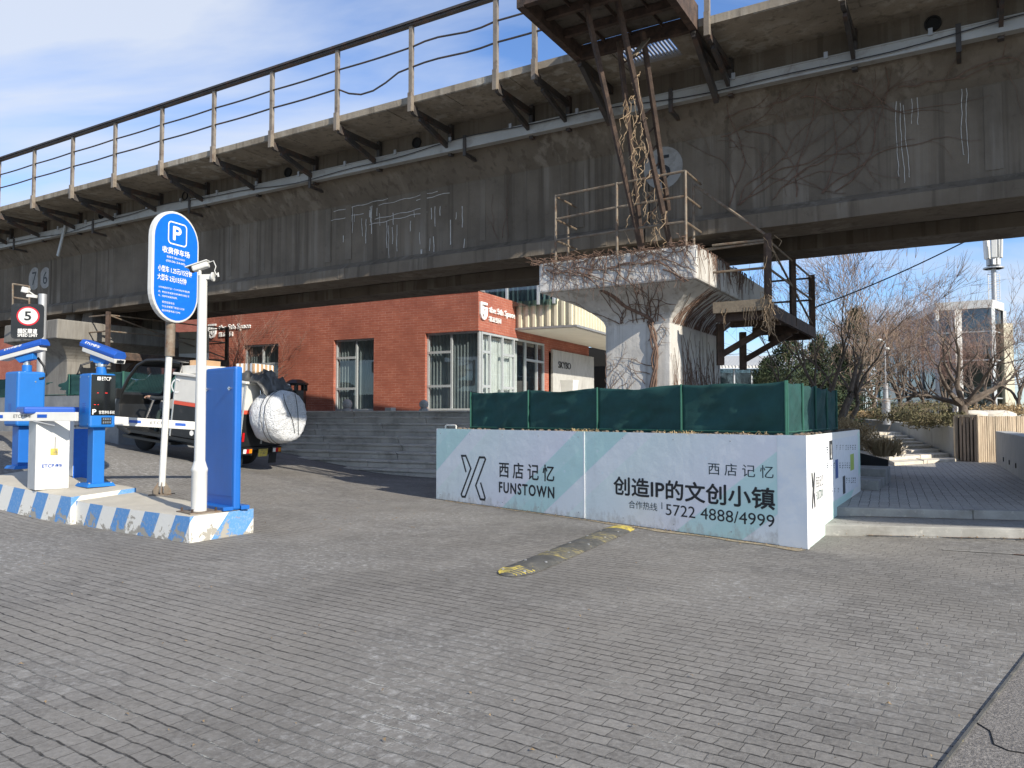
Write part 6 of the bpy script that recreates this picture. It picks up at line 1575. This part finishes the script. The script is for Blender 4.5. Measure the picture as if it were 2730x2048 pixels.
def dust(a, d, L_, nme):
    mb = MB(); rng = random.Random(5); n = int(L_ / .08); vs_ = []
    for i in range(n + 1): p = a + d * (i * .08); w_ = max(.004, .02 + .03 * noise.noise(p * 2.5)); vs_ += [V((p.x, p.y, a.z)), V((p.x, p.y, a.z)) - V((-d.y, d.x, 0)) * w_]
    mb.add(vs_, [(2 * i, 2 * i + 1, 2 * i + 3, 2 * i + 2) for i in range(n)]); mb.build(nme, M['rdust'], kind='structure')
M['rdust'] = mat('reddish_leaf_dust', (.16, .085, .06), .95, 0, .5, 25, .5, 60)
dust(V((a1.x, a1.y, .017)) + k1d * .9, k1d, 10, 'dirt_line'); dust(V((e0.x, e0.y, .010)) + ed * 1.4, ed, 5, 'dirt_line'); dust(V((a2.x, a2.y, .133)) + k2d * .7, k2d, 10, 'dirt_line')
# sand blown against the hoarding foot
mb = MB(); vs_ = []; n = 90
for i in range(n + 1):
    x = .3 + (WL - .3) * i / n; w_ = .02 + (.16 if x > WL * .55 else .05) * (.6 + .6 * noise.noise(V((x * 1.7, 0, 2)))); vs_ += [FW.at(x, .006, .018), FW.at(x, .0055, .018 + max(.01, w_))]
mb.add(vs_, [(2 * i, 2 * i + 1, 2 * i + 3, 2 * i + 2) for i in range(n)]); M['sand'] = mat('pale_sand', (.33, .27, .17), .95, 0, .4, 20, .3, 60, (.13, .125, .115), .45, 14); mb.build('sand', M['sand'], kind='structure')
# concrete blocks beside the planter
def cblock(poly, z0, z1, label):
    mb = MB(); mb.prism([V((p.x, p.y, z0)) for p in poly], (0, 0, z1 - z0)); c = poly[0]; mb.build('concrete_step', M['kerbst'], loc=V((c.x, c.y, z0)), bevel=.015, label=label, cat='step block', group='concrete blocks beside the planter')
q0 = flat(PZ(2343, 1308, .24)); q1 = flat(PZ(2270, 1305, .24))
cblock([q0, q0 + BN * 1.0, q0 + BN * 1.0 - BD * 1.3, q0 - BD * 1.3], .235, .40, 'lower pale concrete step block beside the planter')
q2 = q0 + BN * 1.0 + BD * .0
cblock([q2 + BD * .02, q2 + BN * .9 + BD * .02, q2 + BN * .9 - BD * 1.3, q2 - BD * 1.3], .235, .53, 'upper pale concrete step block before the dark garden edging')
# dark garden edging
mb = MB(); e_ = [P(2225, 1195, 16.0), P(2290, 1207, 15.4), P(2368, 1226, 15.0)]
eb = [flat(p) for p in e_]
for i in range(2):
    a, b = e_[i], e_[i + 1]; mb.hexa([V((r.x, r.y, zz)) for zz, aa, bb in ((.2, a, b),) for r in ()] or [V((a.x, a.y, .2)), V((b.x, b.y, .2)), V((b.x, b.y + .06, .2)), V((a.x, a.y + .06, .2)), V((a.x, a.y, a.z)), V((b.x, b.y, b.z)), V((b.x, b.y + .06, b.z)), V((a.x, a.y + .06, a.z))])
mb.build('garden_edging', M['blackpaint'], loc=eb[0], label='dark metal garden edging in front of the straw coloured shrub', cat='edging')
# garden steps
gs = thing('garden_steps', 'sunlit pale stone steps climbing away through the garden on the right', 'steps', V((10.7, 19.8, .24)))
SL = [(9.36, 18.9), (12.6, 27.6)]; SR = [(12.05, 20.75), (13.75, 27.6)]
nst = 8; rng = random.Random(9)
for k in range(nst):
    t0 = k / nst; t1 = (k + 1.4) / nst; l0 = V((*SL[0], 0)).lerp(V((*SL[1], 0)), t0); l1 = V((*SL[0], 0)).lerp(V((*SL[1], 0)), min(1.2, t1)); r0__ = V((*SR[0], 0)).lerp(V((*SR[1], 0)), t0); r1__ = V((*SR[0], 0)).lerp(V((*SR[1], 0)), min(1.2, t1))
    z = .24 + .082 * (k + 1); cut = [0] + sorted(rng.uniform(.2, .8) for _ in range(2)) + [1]; mb = MB()
    for c0, c1 in zip(cut[:-1], cut[1:]):
        A_, B_ = l0.lerp(r0__, c0 + .004), l0.lerp(r0__, c1 - .004); D_, E_ = l1.lerp(r1__, c1 - .004), l1.lerp(r1__, c0 + .004); j = rng.uniform(-.01, .01)
        mb.prism([V((p.x, p.y, .1)) for p in (A_, B_, D_, E_)], (0, 0, z - .1 + j))
    mb.build('step', M['step2'], gs, W=True, bevel=.012)
# retaining wall along the steps, planting bed behind
WP = [V((12.1, 20.75, 1.13)), V((13.85, 27.6, 1.23)), V((15.4, 36.5, 1.43))]
mb = MB()
for a, b in zip(WP[:-1], WP[1:]):
    d = (b - a); d.z = 0; d.normalize(); n_ = V((d.y, -d.x, 0)) * .28
    mb.hexa([V((a.x, a.y, .1)), V((b.x, b.y, .1)), V((b.x, b.y, .1)) + n_, V((a.x, a.y, .1)) + n_, a, b, b + n_, a + n_])
mb.build('retaining_wall', M['concrete'], loc=flat(WP[0]), label='smooth grey concrete retaining wall along the garden steps', cat='wall')
mb = MB(); mb.quad(V((12.3, 20.8, 1.06)), V((34, 20.8, 1.06)), V((60, 70, 1.5)), V((16, 70, 1.5)), V((15.5, 36.5, 1.38)), V((14.0, 27.6, 1.18))); mb.build('garden_bed', M['soil'], kind='structure')
# slatted timber enclosure
s0 = flat(PZ(2549, 1230, .24)); s1 = flat(PZ(2611, 1233, .24)); s2 = s1 + V((6, -.25, 0)); ztop = 1.45
te = thing('timber_enclosure', 'timber slat enclosure with wide slats coloured darker for the shade on its end', 'enclosure', V((s0.x, s0.y, .24)))
def slats(a, b, w_, gap, m_, th_2):
    d = (b - a); L_ = d.length; d.normalize(); n_ = V((d.y, -d.x, 0)); x = 0; rng = random.Random(int(L_ * 10)); mb = MB()
    while x + w_ < L_:
        ww = w_ * rng.uniform(.9, 1.1); p = a + d * x; q = a + d * (x + ww); h = ztop + rng.uniform(-.012, .012); o_ = n_ * rng.uniform(0, .012)
        mb.hexa([V((r.x, r.y, z)) for z in (.25, h) for r in (p + o_, q + o_, q + o_ - n_ * th_2, p + o_ - n_ * th_2)]); x += ww + gap * rng.uniform(.7, 1.3)
    mb.build('slat_panel', m_, te, W=True)
    mb = MB(); mb.prism([V((p.x, p.y, .26)) for p in (a - n_ * .08, b - n_ * .08, b - n_ * .12, a - n_ * .12)], (0, 0, ztop - .3)); mb.build('backing', M['dark'], te, W=True)
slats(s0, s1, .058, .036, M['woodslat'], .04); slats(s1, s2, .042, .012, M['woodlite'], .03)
mb = MB(); dd = (s1 - s0).normalized()
mb.beam(V((s0.x, s0.y, ztop + .015)), V((s1.x, s1.y, ztop + .015)), .07, .05)
for p in (s0, s1): mb.beam(V((p.x, p.y, .24)), V((p.x, p.y, ztop)), .07, .07)
mb.build('corner_post', M['woodlite'], te, W=True)
# concrete wall at the right edge
w0 = flat(PZ(2656, 1236, .24)); w1 = flat(PZ(2730, 1282, .24)); wd_ = (w1 - w0).normalized(); w2 = w1 + wd_ * 4.5; wn = V((-wd_.y, wd_.x, 0))
if wn.x < 0: wn = -wn
mb = MB(); n = 5
rw = thing('concrete_wall', 'low smooth concrete wall running out of frame at the right edge', 'wall', V((w0.x, w0.y, .24)))
for i in range(n):
    a = w0.lerp(w2, i / n) + wd_ * .004; b = w0.lerp(w2, (i + 1) / n) - wd_ * .004
    mb = MB(); mb.prism([V((p.x, p.y, .2)) for p in (a, b, b + wn * .35, a + wn * .35)], (0, 0, 1.07 - .2)); mb.build('wall_panel', M['concrete'], rw, W=True, bevel=.008)
mb = MB()
for i in range(3): a = w0.lerp(w1, .35 + i * .22) - wn * .004; mb.beam(V((a.x, a.y, .40)), V((a.x, a.y, .50)), .012, .03)
mb.build('weep_hole', M['dark'], rw, W=True)
# ------------------------------------------------------------ plants
def leafclump(mb, c, r, n, s, rng, sq=(1, 1, 1), up=0):
    for _ in range(n):
        while True:
            d = V((rng.uniform(-1, 1), rng.uniform(-1, 1), rng.uniform(-1, 1)))
            if d.length <= 1: break
        p = c + V((d.x * r * sq[0], d.y * r * sq[1], d.z * r * sq[2])); a = V((rng.gauss(0, 1), rng.gauss(0, 1), rng.gauss(up, 1))).normalized(); b = a.orthogonal().normalized(); k = rng.uniform(.5, 1.3) * s
        b.rotate(Matrix.Rotation(rng.uniform(0, 6.28), 3, a)); mb.add([p - b * k * .3, p + b * k * .3, p + a * k * 1.6], [(0, 1, 2)])
def blades(mb, c, r, n, l, rng, spread=.6):
    for _ in range(n):
        a = rng.uniform(0, 6.28); q = r * math.sqrt(rng.random()); p = c + V((q * math.cos(a), q * math.sin(a), rng.uniform(0, r * .5)))
        d = V((math.cos(a) * spread * rng.uniform(.2, 1.3) + rng.gauss(0, .2), math.sin(a) * spread + rng.gauss(0, .2), rng.uniform(.4, 1))).normalized() * l * rng.uniform(.5, 1.2)
        s_ = V((-d.y, d.x, .01)).normalized() * .007; mb.add([p - s_, p + s_, p + d * .6 + s_ * .7, p + d * .6 - s_ * .7, p + d + V((0, 0, -l * .15))], [(0, 1, 2, 3), (3, 2, 4)])
def shrub(u, v, Y, r, h, m_, label, n=900, s=.06, kind='leaf', grp=None, z=None):
    c = P(u, v, Y); rng = random.Random(int(u * 3 + Y)); mb = MB()
    for k in range(7):
        cc = V((rng.uniform(-.7, .7) * r, rng.uniform(-.5, .5) * r, rng.uniform(.15, .7) * h))
        if kind == 'leaf': leafclump(mb, cc, r * rng.uniform(.35, .6), n // 7, s, rng, (1.2, 1, h / r * .75), .5)
        else: blades(mb, V((cc.x, cc.y, 0)), r * .5, n // 7, h * .9, rng)
    o = mb.build('shrub', m_); o.location = c; tag(o, label, 'shrub', grp)
shrub(2300, 1192, 15.9, .6, .62, M['straw'], 'straw coloured dry shrub behind the planter corner', 1500, .05, 'leaf', 'dry shrubs by the garden steps')
shrub(2258, 1172, 16.6, .6, .6, M['straw'], 'brown dry shrub partly hidden by the hoarding edge', 1300, .05, 'leaf', 'dry shrubs by the garden steps')
shrub(2362, 1218, 15.6, .36, .55, M['straw'], 'small spiky dry shrub beside the lowest garden step', 900, .05, 'blade', 'dry shrubs by the garden steps')
for i, (u, v, Y, r, h, m_, lab) in enumerate(((2420, 1128, 24, .8, .42, 'shrub', 'dark green low juniper left of the lamp post bed'), (2470, 1134, 23, .9, .45, 'shrub', 'low juniper in the middle of the bed above the wall'), (2520, 1140, 22, .8, .42, 'shrub', 'low juniper beside the timber enclosure'), (2310, 1116, 30, .9, .3, 'straw', 'russet low shrub at the far end of the wall'), (2385, 1116, 29, 1.2, .45, 'shrub', 'juniper clump behind the lamp post'), (2450, 1105, 30, 1.3, .55, 'shrub', 'olive juniper clump further back in the bed'), (2690, 1106, 27, 1.4, .5, 'straw', 'russet shrub behind the sunlit timber slats'), (2735, 1104, 28, 1.2, .5, 'straw', 'russet shrub at the right edge behind the slats'))):
    shrub(u, v, Y, r, h, M[m_], lab, 1500, .07, 'leaf', 'low shrubs in the garden bed')
def branch(mb, tw, p, d, L_, r, lev, rng, maxl, spread, upb, seg=.16, split=(2, 3), wig=.16):
    pts = [p.copy()]; rs = [r]; n = max(2, int(L_ / seg)); kids = []
    for i in range(n):
        d = (d + V((rng.gauss(0, wig), rng.gauss(0, wig), rng.gauss(upb, wig)))).normalized(); p = p + d * (L_ / n); pts.append(p.copy()); rs.append(r * (1 - .55 * (i + 1) / n))
        if lev < maxl and i >= n * .3 and rng.random() < (.5 if lev else .35): kids.append((p.copy(), d.copy(), rs[-1]))
    tgt = mb if lev < 2 else tw
    tgt.tube(pts, rs, 6 if lev == 0 else 5 if lev == 1 else 3, False)
    if lev < maxl:
        for _ in range(rng.randint(*split)): kids.append((p.copy(), d.copy(), rs[-1]))
        for (q, dd, rr) in kids:
            o_ = dd.orthogonal().normalized(); o_.rotate(Matrix.Rotation(rng.uniform(0, 6.28), 3, dd)); nd_ = (dd + o_ * rng.uniform(.35, 1.0) * spread).normalized()
            branch(mb, tw, q, nd_, L_ * rng.uniform(.5, .8), max(.004, rr * .62), lev + 1, rng, maxl, spread, upb, seg, split, wig)
def tree(loc, label, stems, maxl, L0, r0_t, spread, upb, seed, tm='twig', dirs=None, grp='bare trees in the garden', trunk=0, split=(2, 3)):
    t = thing('bare_tree', label, 'tree', loc, 0, grp); rng = random.Random(seed); mb = MB(); tw = MB(); o = V((0, 0, -.1))
    if trunk: mb.tube([o, V((.02, 0, trunk * .5)), V((0, 0, trunk))], [r0_t * 1.7, r0_t * 1.35, r0_t * 1.2], 8, False); o = V((0, 0, trunk * .92))
    for k in range(stems):
        d = V(dirs[k]).normalized() if dirs else V((rng.gauss(0, .5), rng.gauss(0, .5), 1)).normalized(); branch(mb, tw, o, d, L0 * rng.uniform(.8, 1.15), r0_t * rng.uniform(.75, 1), 0, rng, maxl, spread, upb, .16, split)
    mb.build('trunk', M['bark'], t, smooth=60); tw.build('crown', M[tm], t); return t
c = P(2567, 1112, 22.6); tree(c, 'spreading bare tree with low limbs behind the timber enclosure', 7, 4, 1.45, .095, .8, .03, 5, 'twig', [(-.9, .1, .75), (-.5, -.3, 1), (.1, .2, 1), (.55, -.2, .9), (1.0, .1, .62), (.95, -.4, .45), (-.8, .4, .5)], trunk=.35)
c = P(2215, 1120, 17.5); c.z = .3; tree(c, 'tall leaning bare tree with several stems behind the green cloth', 6, 4, 2.1, .085, .6, .05, 12, 'twig', [(.9, .2, 1.1), (.6, .5, 1.3), (-.35, .2, 1.2), (.15, .6, 1.25), (-.6, .1, .9), (1.0, .0, .8)], trunk=.7)
bg = [(2330, 1090, 33, 1.5, 31, 'twigd', 'brown twiggy tree left of the lamp post'), (2400, 1090, 31, 1.6, 32, 'twig', 'pale stemmed bare tree right of the lamp post'), (2462, 1085, 35, 2.0, 33, 'twigd', 'tall twiggy tree in front of the glass building edge'), (2520, 1090, 38, 1.7, 34, 'twigd', 'brown bare tree before the glass facade'), (2650, 1090, 32, 1.5, 35, 'twigd', 'bushy reddish bare tree right of the spreading tree'), (2715, 1090, 30, 1.5, 36, 'twigd', 'reddish bare tree at the right edge'), (2290, 1080, 44, 2.4, 37, 'twig', 'tall thin bare tree far behind the evergreens'), (2420, 1080, 46, 2.3, 38, 'twigd', 'distant bare tree between lamp post and glass building'), (2600, 1085, 36, 1.5, 39, 'twigd', 'bare tree hidden behind the spreading tree crown')]
for (u, v, Y, L0, sd, tm, lab) in bg:
    c = P(u, v, Y); tree(c, lab, 5, 4, L0, .06, .8, .07, sd, tm, None, 'background bare trees', .3, (2, 3))
c = F(-9.3, -.9, ZB)
tree(c, 'small bare shrub tree in front of the left brick window', 6, 3, 1.75, .035, .55, .05, 61, 'twigd', [(-.7, 0, 1), (.5, 0, 1), (.1, .1, 1.2), (.9, 0, .9), (-.2, 0, 1), (1.3, 0, .9)], None, .1)
def evergreen(u, v, Y, h, r, label, seed):
    c = P(u, v, Y); c.z = gz(c.x, c.y) + .6; t = thing('evergreen_tree', label, 'tree', c, 0, 'dark evergreens behind the pier'); rng = random.Random(seed)
    mb = MB(); mb.tube([V((0, 0, -.6)), V((0, 0, h * .9))], [.16, .03], 7); mb.build('trunk', M['bark'], t)
    mb = MB()
    for k in range(170):
        z = rng.random() ** 1.2; a = rng.uniform(0, 6.28); rr = r * (1 - z) ** .75 * rng.uniform(.35, 1.05); leafclump(mb, V((rr * math.cos(a), rr * math.sin(a), h * (.02 + z * .95))), .22 + .4 * (1 - z) * rng.uniform(.5, 1), 60, .085, rng, (1, 1, .8), .7)
    mb.build('crown', M['ever'], t)
evergreen(2105, 1060, 29, 4.0, 1.75, 'round topped evergreen directly right of the pier', 1); evergreen(2048, 1060, 31, 3.2, 1.3, 'lower evergreen in front of the white roofed hall', 2)
evergreen(2185, 1060, 30, 4.1, 1.5, 'middle dark evergreen behind the leaning tree', 3); evergreen(2285, 1060, 34, 5.8, 1.9, 'tallest pointed evergreen behind the leaning tree', 4); evergreen(2240, 1060, 33, 4.0, 1.6, 'dark evergreen between the two taller evergreens', 5)
# lamp post
c = P(2363, 1124, 25.5); t = thing('lamp_post', 'slim grey lamp post with two small spotlights in the garden bed', 'lamp post', c); zz = lambda v: P(2363, v, 25.5).z - c.z
mb = MB(); mb.cyl((0, 0, -.1), (0, 0, zz(1066)), .13, n=12); mb.cyl((0, 0, zz(1066)), (0, 0, zz(1022)), .08, n=12); mb.cyl((0, 0, zz(1022)), (0, 0, zz(910)), .022, n=8); mb.build('pole', M['galv'], t, smooth=40)
for du, v in ((-18, 907), (2, 930)):
    q = P(2363 + du, v, 25.5) - c; mb = MB(); mb.sphere(q, .09, 10, (1, 1, .55)); mb.tube([q, (0, 0, q.z - .08)], .014, 5); mb.build('spotlight', M['white'], t, smooth=60)
# black railing fence far behind
a = P(2215, 1100, 38); b = P(2700, 1100, 46); fz = thing('garden_fence', 'low black picket fence at the back of the garden', 'fence', V((a.x, a.y, 1.2)))
mb = MB(); L_ = (b - a).length; n = int(L_ / .16)
for i in range(n + 1): p = a.lerp(b, i / n); mb.box((p.x - .02, p.y - .02, 1.1), (p.x + .02, p.y + .02, 2.2))
mb.build('picket_panel', M['black'], fz, W=True)
mb = MB(); mb.beam(V((a.x, a.y, 2.1)), V((b.x, b.y, 2.1)), .05, .05); mb.beam(V((a.x, a.y, 1.3)), V((b.x, b.y, 1.3)), .05, .05); mb.build('fence_rail', M['black'], fz, W=True)
# boulders
for i, (u, v, Y, r, lab) in enumerate(((2600, 1106, 25, .45, 'pale boulder behind the timber slats'), (2650, 1107, 25, .5, 'second pale boulder right of the first behind the slats'))):
    mb = MB(); mb.sphere((0, 0, 0), r, 14, (1.3, .8, .35)); mb.v = [p * (1 + .25 * noise.noise(p * 3 + V((i, 0, 0)))) for p in mb.v]; o = mb.build('boulder', M['step2'], smooth=40); o.location = P(u, v, Y); tag(o, lab, 'boulder', 'boulders in the garden bed')
# white glazed building
J_, K_, K2_, E1_, E2_ = V((22.9, 41.3, 0)), V((25.1, 40, 0)), V((26.6, 41.4, 0)), V((34, 56, 0)), V((27.4, 57.5, 0))
gb = thing('glass_building', 'white framed glass building behind bare trees on the right', 'building', K_)
HT = 7.55; foot = [J_, K_, K2_, E1_, E2_]
def ring_(sc_, z0, z1, m_, nm):
    cx = sum(foot, V()) / 5; pp = [cx + (p - cx) * sc_ for p in foot]; mb = MB(); mb.prism([V((p.x, p.y, z0)) for p in pp], (0, 0, z1 - z0)); return mb.build(nm, m_, gb, W=True)
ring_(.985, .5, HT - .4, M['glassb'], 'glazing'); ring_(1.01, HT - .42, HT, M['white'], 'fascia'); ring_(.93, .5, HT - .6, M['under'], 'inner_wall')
mb = MB()
for a, b in zip(foot, foot[1:] + foot[:1]):
    L_ = (b - a).length; k = max(1, int(L_ / 3.2))
    for i in range(k + 1): p = a.lerp(b, i / k); mb.beam(V((p.x, p.y, .4)), V((p.x, p.y, HT - .42)), .07 if i else .18, .07 if i else .18)
    for z in (2.4, 4.4, 5.9): mb.beam(V((a.x, a.y, z)), V((b.x, b.y, z)), .06, .06)
mb.build('mullion', M['alu'], gb, W=True)
p = P(2672, 970, 41); mb = MB(); mb.box((p.x, p.y - .2, 1.0), (p.x + .5, p.y + .4, 6.4)); mb.build('white_panel', M['cream'], gb, W=True)
c = P(2547, 900, 40.5); mb = MB(); mb.box((c.x - .18, c.y - .3, .5), (c.x + .18, c.y + .1, HT - .5)); mb.build('white_column', M['white'], gb, W=True)
# antenna mast
c = P(2651, 800, 48); c.z = 0; am = thing('antenna_mast', 'telecom mast with white panel antennas rising behind the glass building', 'antenna mast', c); zz = lambda v: P(2651, v, 48).z
mb = MB(); mb.cyl((0, 0, 0), (0, 0, zz(610)), .17, .14, 14); mb.build('mast', M['galv'], am, smooth=40)
mb = MB(); 
for i in range(14): z = zz(800) + i * (zz(720) - zz(800)) / 13; mb.box((-.36, -.02, z), (.36, .02, z + .03))
mb.box((-.38, -.02, zz(800)), (-.34, .02, zz(730))); mb.box((.34, -.02, zz(800)), (.38, .02, zz(730))); mb.build('climbing_rung', M['galv'], am)
mb = MB(); z = zz(717); mb.lathe([(.5, z), (.58, z), (.58, z + .08), (.5, z + .08), (.5, z)], (0, 0, 0), 20); mb.beam((-.5, 0, z + .04), (.5, 0, z + .04), .05, .05); mb.build('ring_platform', M['galv'], am)
for k in range(5):
    a = k * 1.2566 + .5; q = V((math.cos(a) * .42, math.sin(a) * .42, 0)); mb = MB(); mb.beam(q + V((0, 0, zz(690))), q * 1.12 + V((0, 0, zz(636))), .32, .14, q.normalized()); mb.build('panel_antenna', M['white'], am, bevel=.03)
mb = MB()
for k in range(6): a = k * 1.05; mb.box((math.cos(a) * .28 - .1, math.sin(a) * .28 - .1, zz(708)), (math.cos(a) * .28 + .1, math.sin(a) * .28 + .1, zz(690)))
mb.build('radio_unit', M['galv'], am)
# low white roofed hall
h0 = P(1905, 1080, 46); h0.z = .5; hl = thing('low_hall', 'low glazed hall with white ribbed roof beyond the pier', 'building', h0); zt1 = P(1960, 983, 46).z; zt2 = P(1960, 957, 50).z
x0, x1 = h0.x - 3, h0.x + 9
lb((x0, 46.2, .4), (x1, 54, zt1)).build('glazing', M['glassb'], hl, W=True) if False else MB().box((x0, 46.2, .4), (x1, 54, zt1)).build('glazing', M['glassb'], hl, W=True)
MB().box((x0 + .3, 46.8, .4), (x1 - .3, 53, zt1 - .2)).build('inner_wall', M['grey'], hl, W=True)
mb = MB()
for i in range(12): mb.box((x0 + i * 1.05, 46.1, .4), (x0 + i * 1.05 + .08, 46.19, zt1))
mb.box((x0, 46.08, zt1 - 1.5), (x1, 46.16, zt1 - 1.42)); mb.build('mullion', M['alu'], hl, W=True)
mb = MB(); n = 60
for i in range(n): xa = x0 + (x1 - x0) * i / n; xb = x0 + (x1 - x0) * (i + .5) / n; mb.hexa([(xa, 45.6, zt1), (xb, 45.6, zt1), (xb, 51, zt2 + .1), (xa, 51, zt2 + .1), (xa, 45.6, zt1 + .16), (xb, 45.6, zt1 + .16), (xb, 51, zt2 + .3), (xa, 51, zt2 + .3)])
mb.hexa([(x0, 45.65, zt1 + .005), (x1, 45.65, zt1 + .005), (x1, 50.9, zt2 + .1), (x0, 50.9, zt2 + .1), (x0, 45.65, zt1 + .1), (x1, 45.65, zt1 + .1), (x1, 50.9, zt2 + .22), (x0, 50.9, zt2 + .22)])
mb.build('roof', M['white'], hl, W=True)
# cables
a = P(2168, 822, 13.9); b = P(2582, 640, 13.75); mb = MB(); mb.tube([a.lerp(b, i / 12) + V((0, 0, -.05 * math.sin(math.pi * i / 12))) for i in range(13)], .012, 5); mb.build('overhead_cable', M['black'], loc=a, label='black cable running up from the pier platform to the girder', cat='cable')
for k, (v0, v1) in enumerate(((948, 929), (956, 941), (967, 955))):
    a = P(1900, v0, 60); b = P(2320, v1 - 14, 75); mb = MB(); mb.tube([a, a.lerp(b, .5) - V((0, 0, .15)), b], .018, 4); mb.build('power_line', M['black'], loc=a, label='distant power line between pier and evergreens, %s of three' % ('highest', 'middle', 'lowest')[k], cat='power line', group='distant power lines')
# unseen flat canopy, added right of the camera to throw shade on the plaza
def added_shade_canopy():
    a = V((4.25, 9.9, 0)) + V((SUN_H.x, SUN_H.y, 0)) * (6.6 / math.tan(SUN_E)); e = V((.945, -.328, 0)); k = V((-SUN_H.x, SUN_H.y * -1, 0))
    t = thing('added_shade_canopy', 'unseen flat canopy on posts, added out of frame to shade the plaza', 'canopy', V((a.x + 9, a.y, 0)))
    mb = MB(); mb.prism([V((p.x, p.y, 6.6)) for p in (a, a + e * 13, a + e * 13 + k * 9, a + k * 9)], (0, 0, .3)); mb.build('roof', M['grey'], t, W=True)
    for s in (.5, 4.5, 8.5):
        p = a + e * 12 + k * s; MB().cyl((p.x, p.y, 0), (p.x, p.y, 6.6), .12, n=12).build('post', M['galv'], t, W=True)
added_shade_canopy()
# dry leaves and grit lying about
def litter():
    rng = random.Random(31); mb = MB()
    def leaf(p, s):
        a = rng.uniform(0, 6.28); d = V((math.cos(a), math.sin(a), 0)) * s; e = V((-d.y, d.x, 0)) * rng.uniform(.35, .6); z = V((0, 0, rng.uniform(.004, .016)))
        mb.add([p - d + z * .4, p + e + z, p + d + z * .5, p - e + z * 1.4], [(0, 1, 3), (1, 2, 3)])
    for i in range(70):
        q = G(rng.uniform(20, 2600), rng.uniform(1440, 2040)); leaf(V((q.x, q.y, gz(q.x, q.y) + .004)), rng.uniform(.006, .018))
    for i in range(120):
        x = rng.uniform(.2, WL); leaf(FW.at(x, .006, abs(rng.gauss(0, .10)) + .03), rng.uniform(.008, .022))
    for i in range(120):
        q = flat(K1a) + k1d * rng.uniform(.1, 6) - k1n * abs(rng.gauss(0, .06)); leaf(q + V((0, 0, .014)), rng.uniform(.01, .022))
    for i in range(60):
        q = G(rng.uniform(700, 1150), rng.uniform(1262, 1420)); leaf(V((q.x, q.y, gz(q.x, q.y) + .004)), rng.uniform(.008, .02))
    mb.build('fallen_leaves', M['leaf'], kind='stuff')
litter()
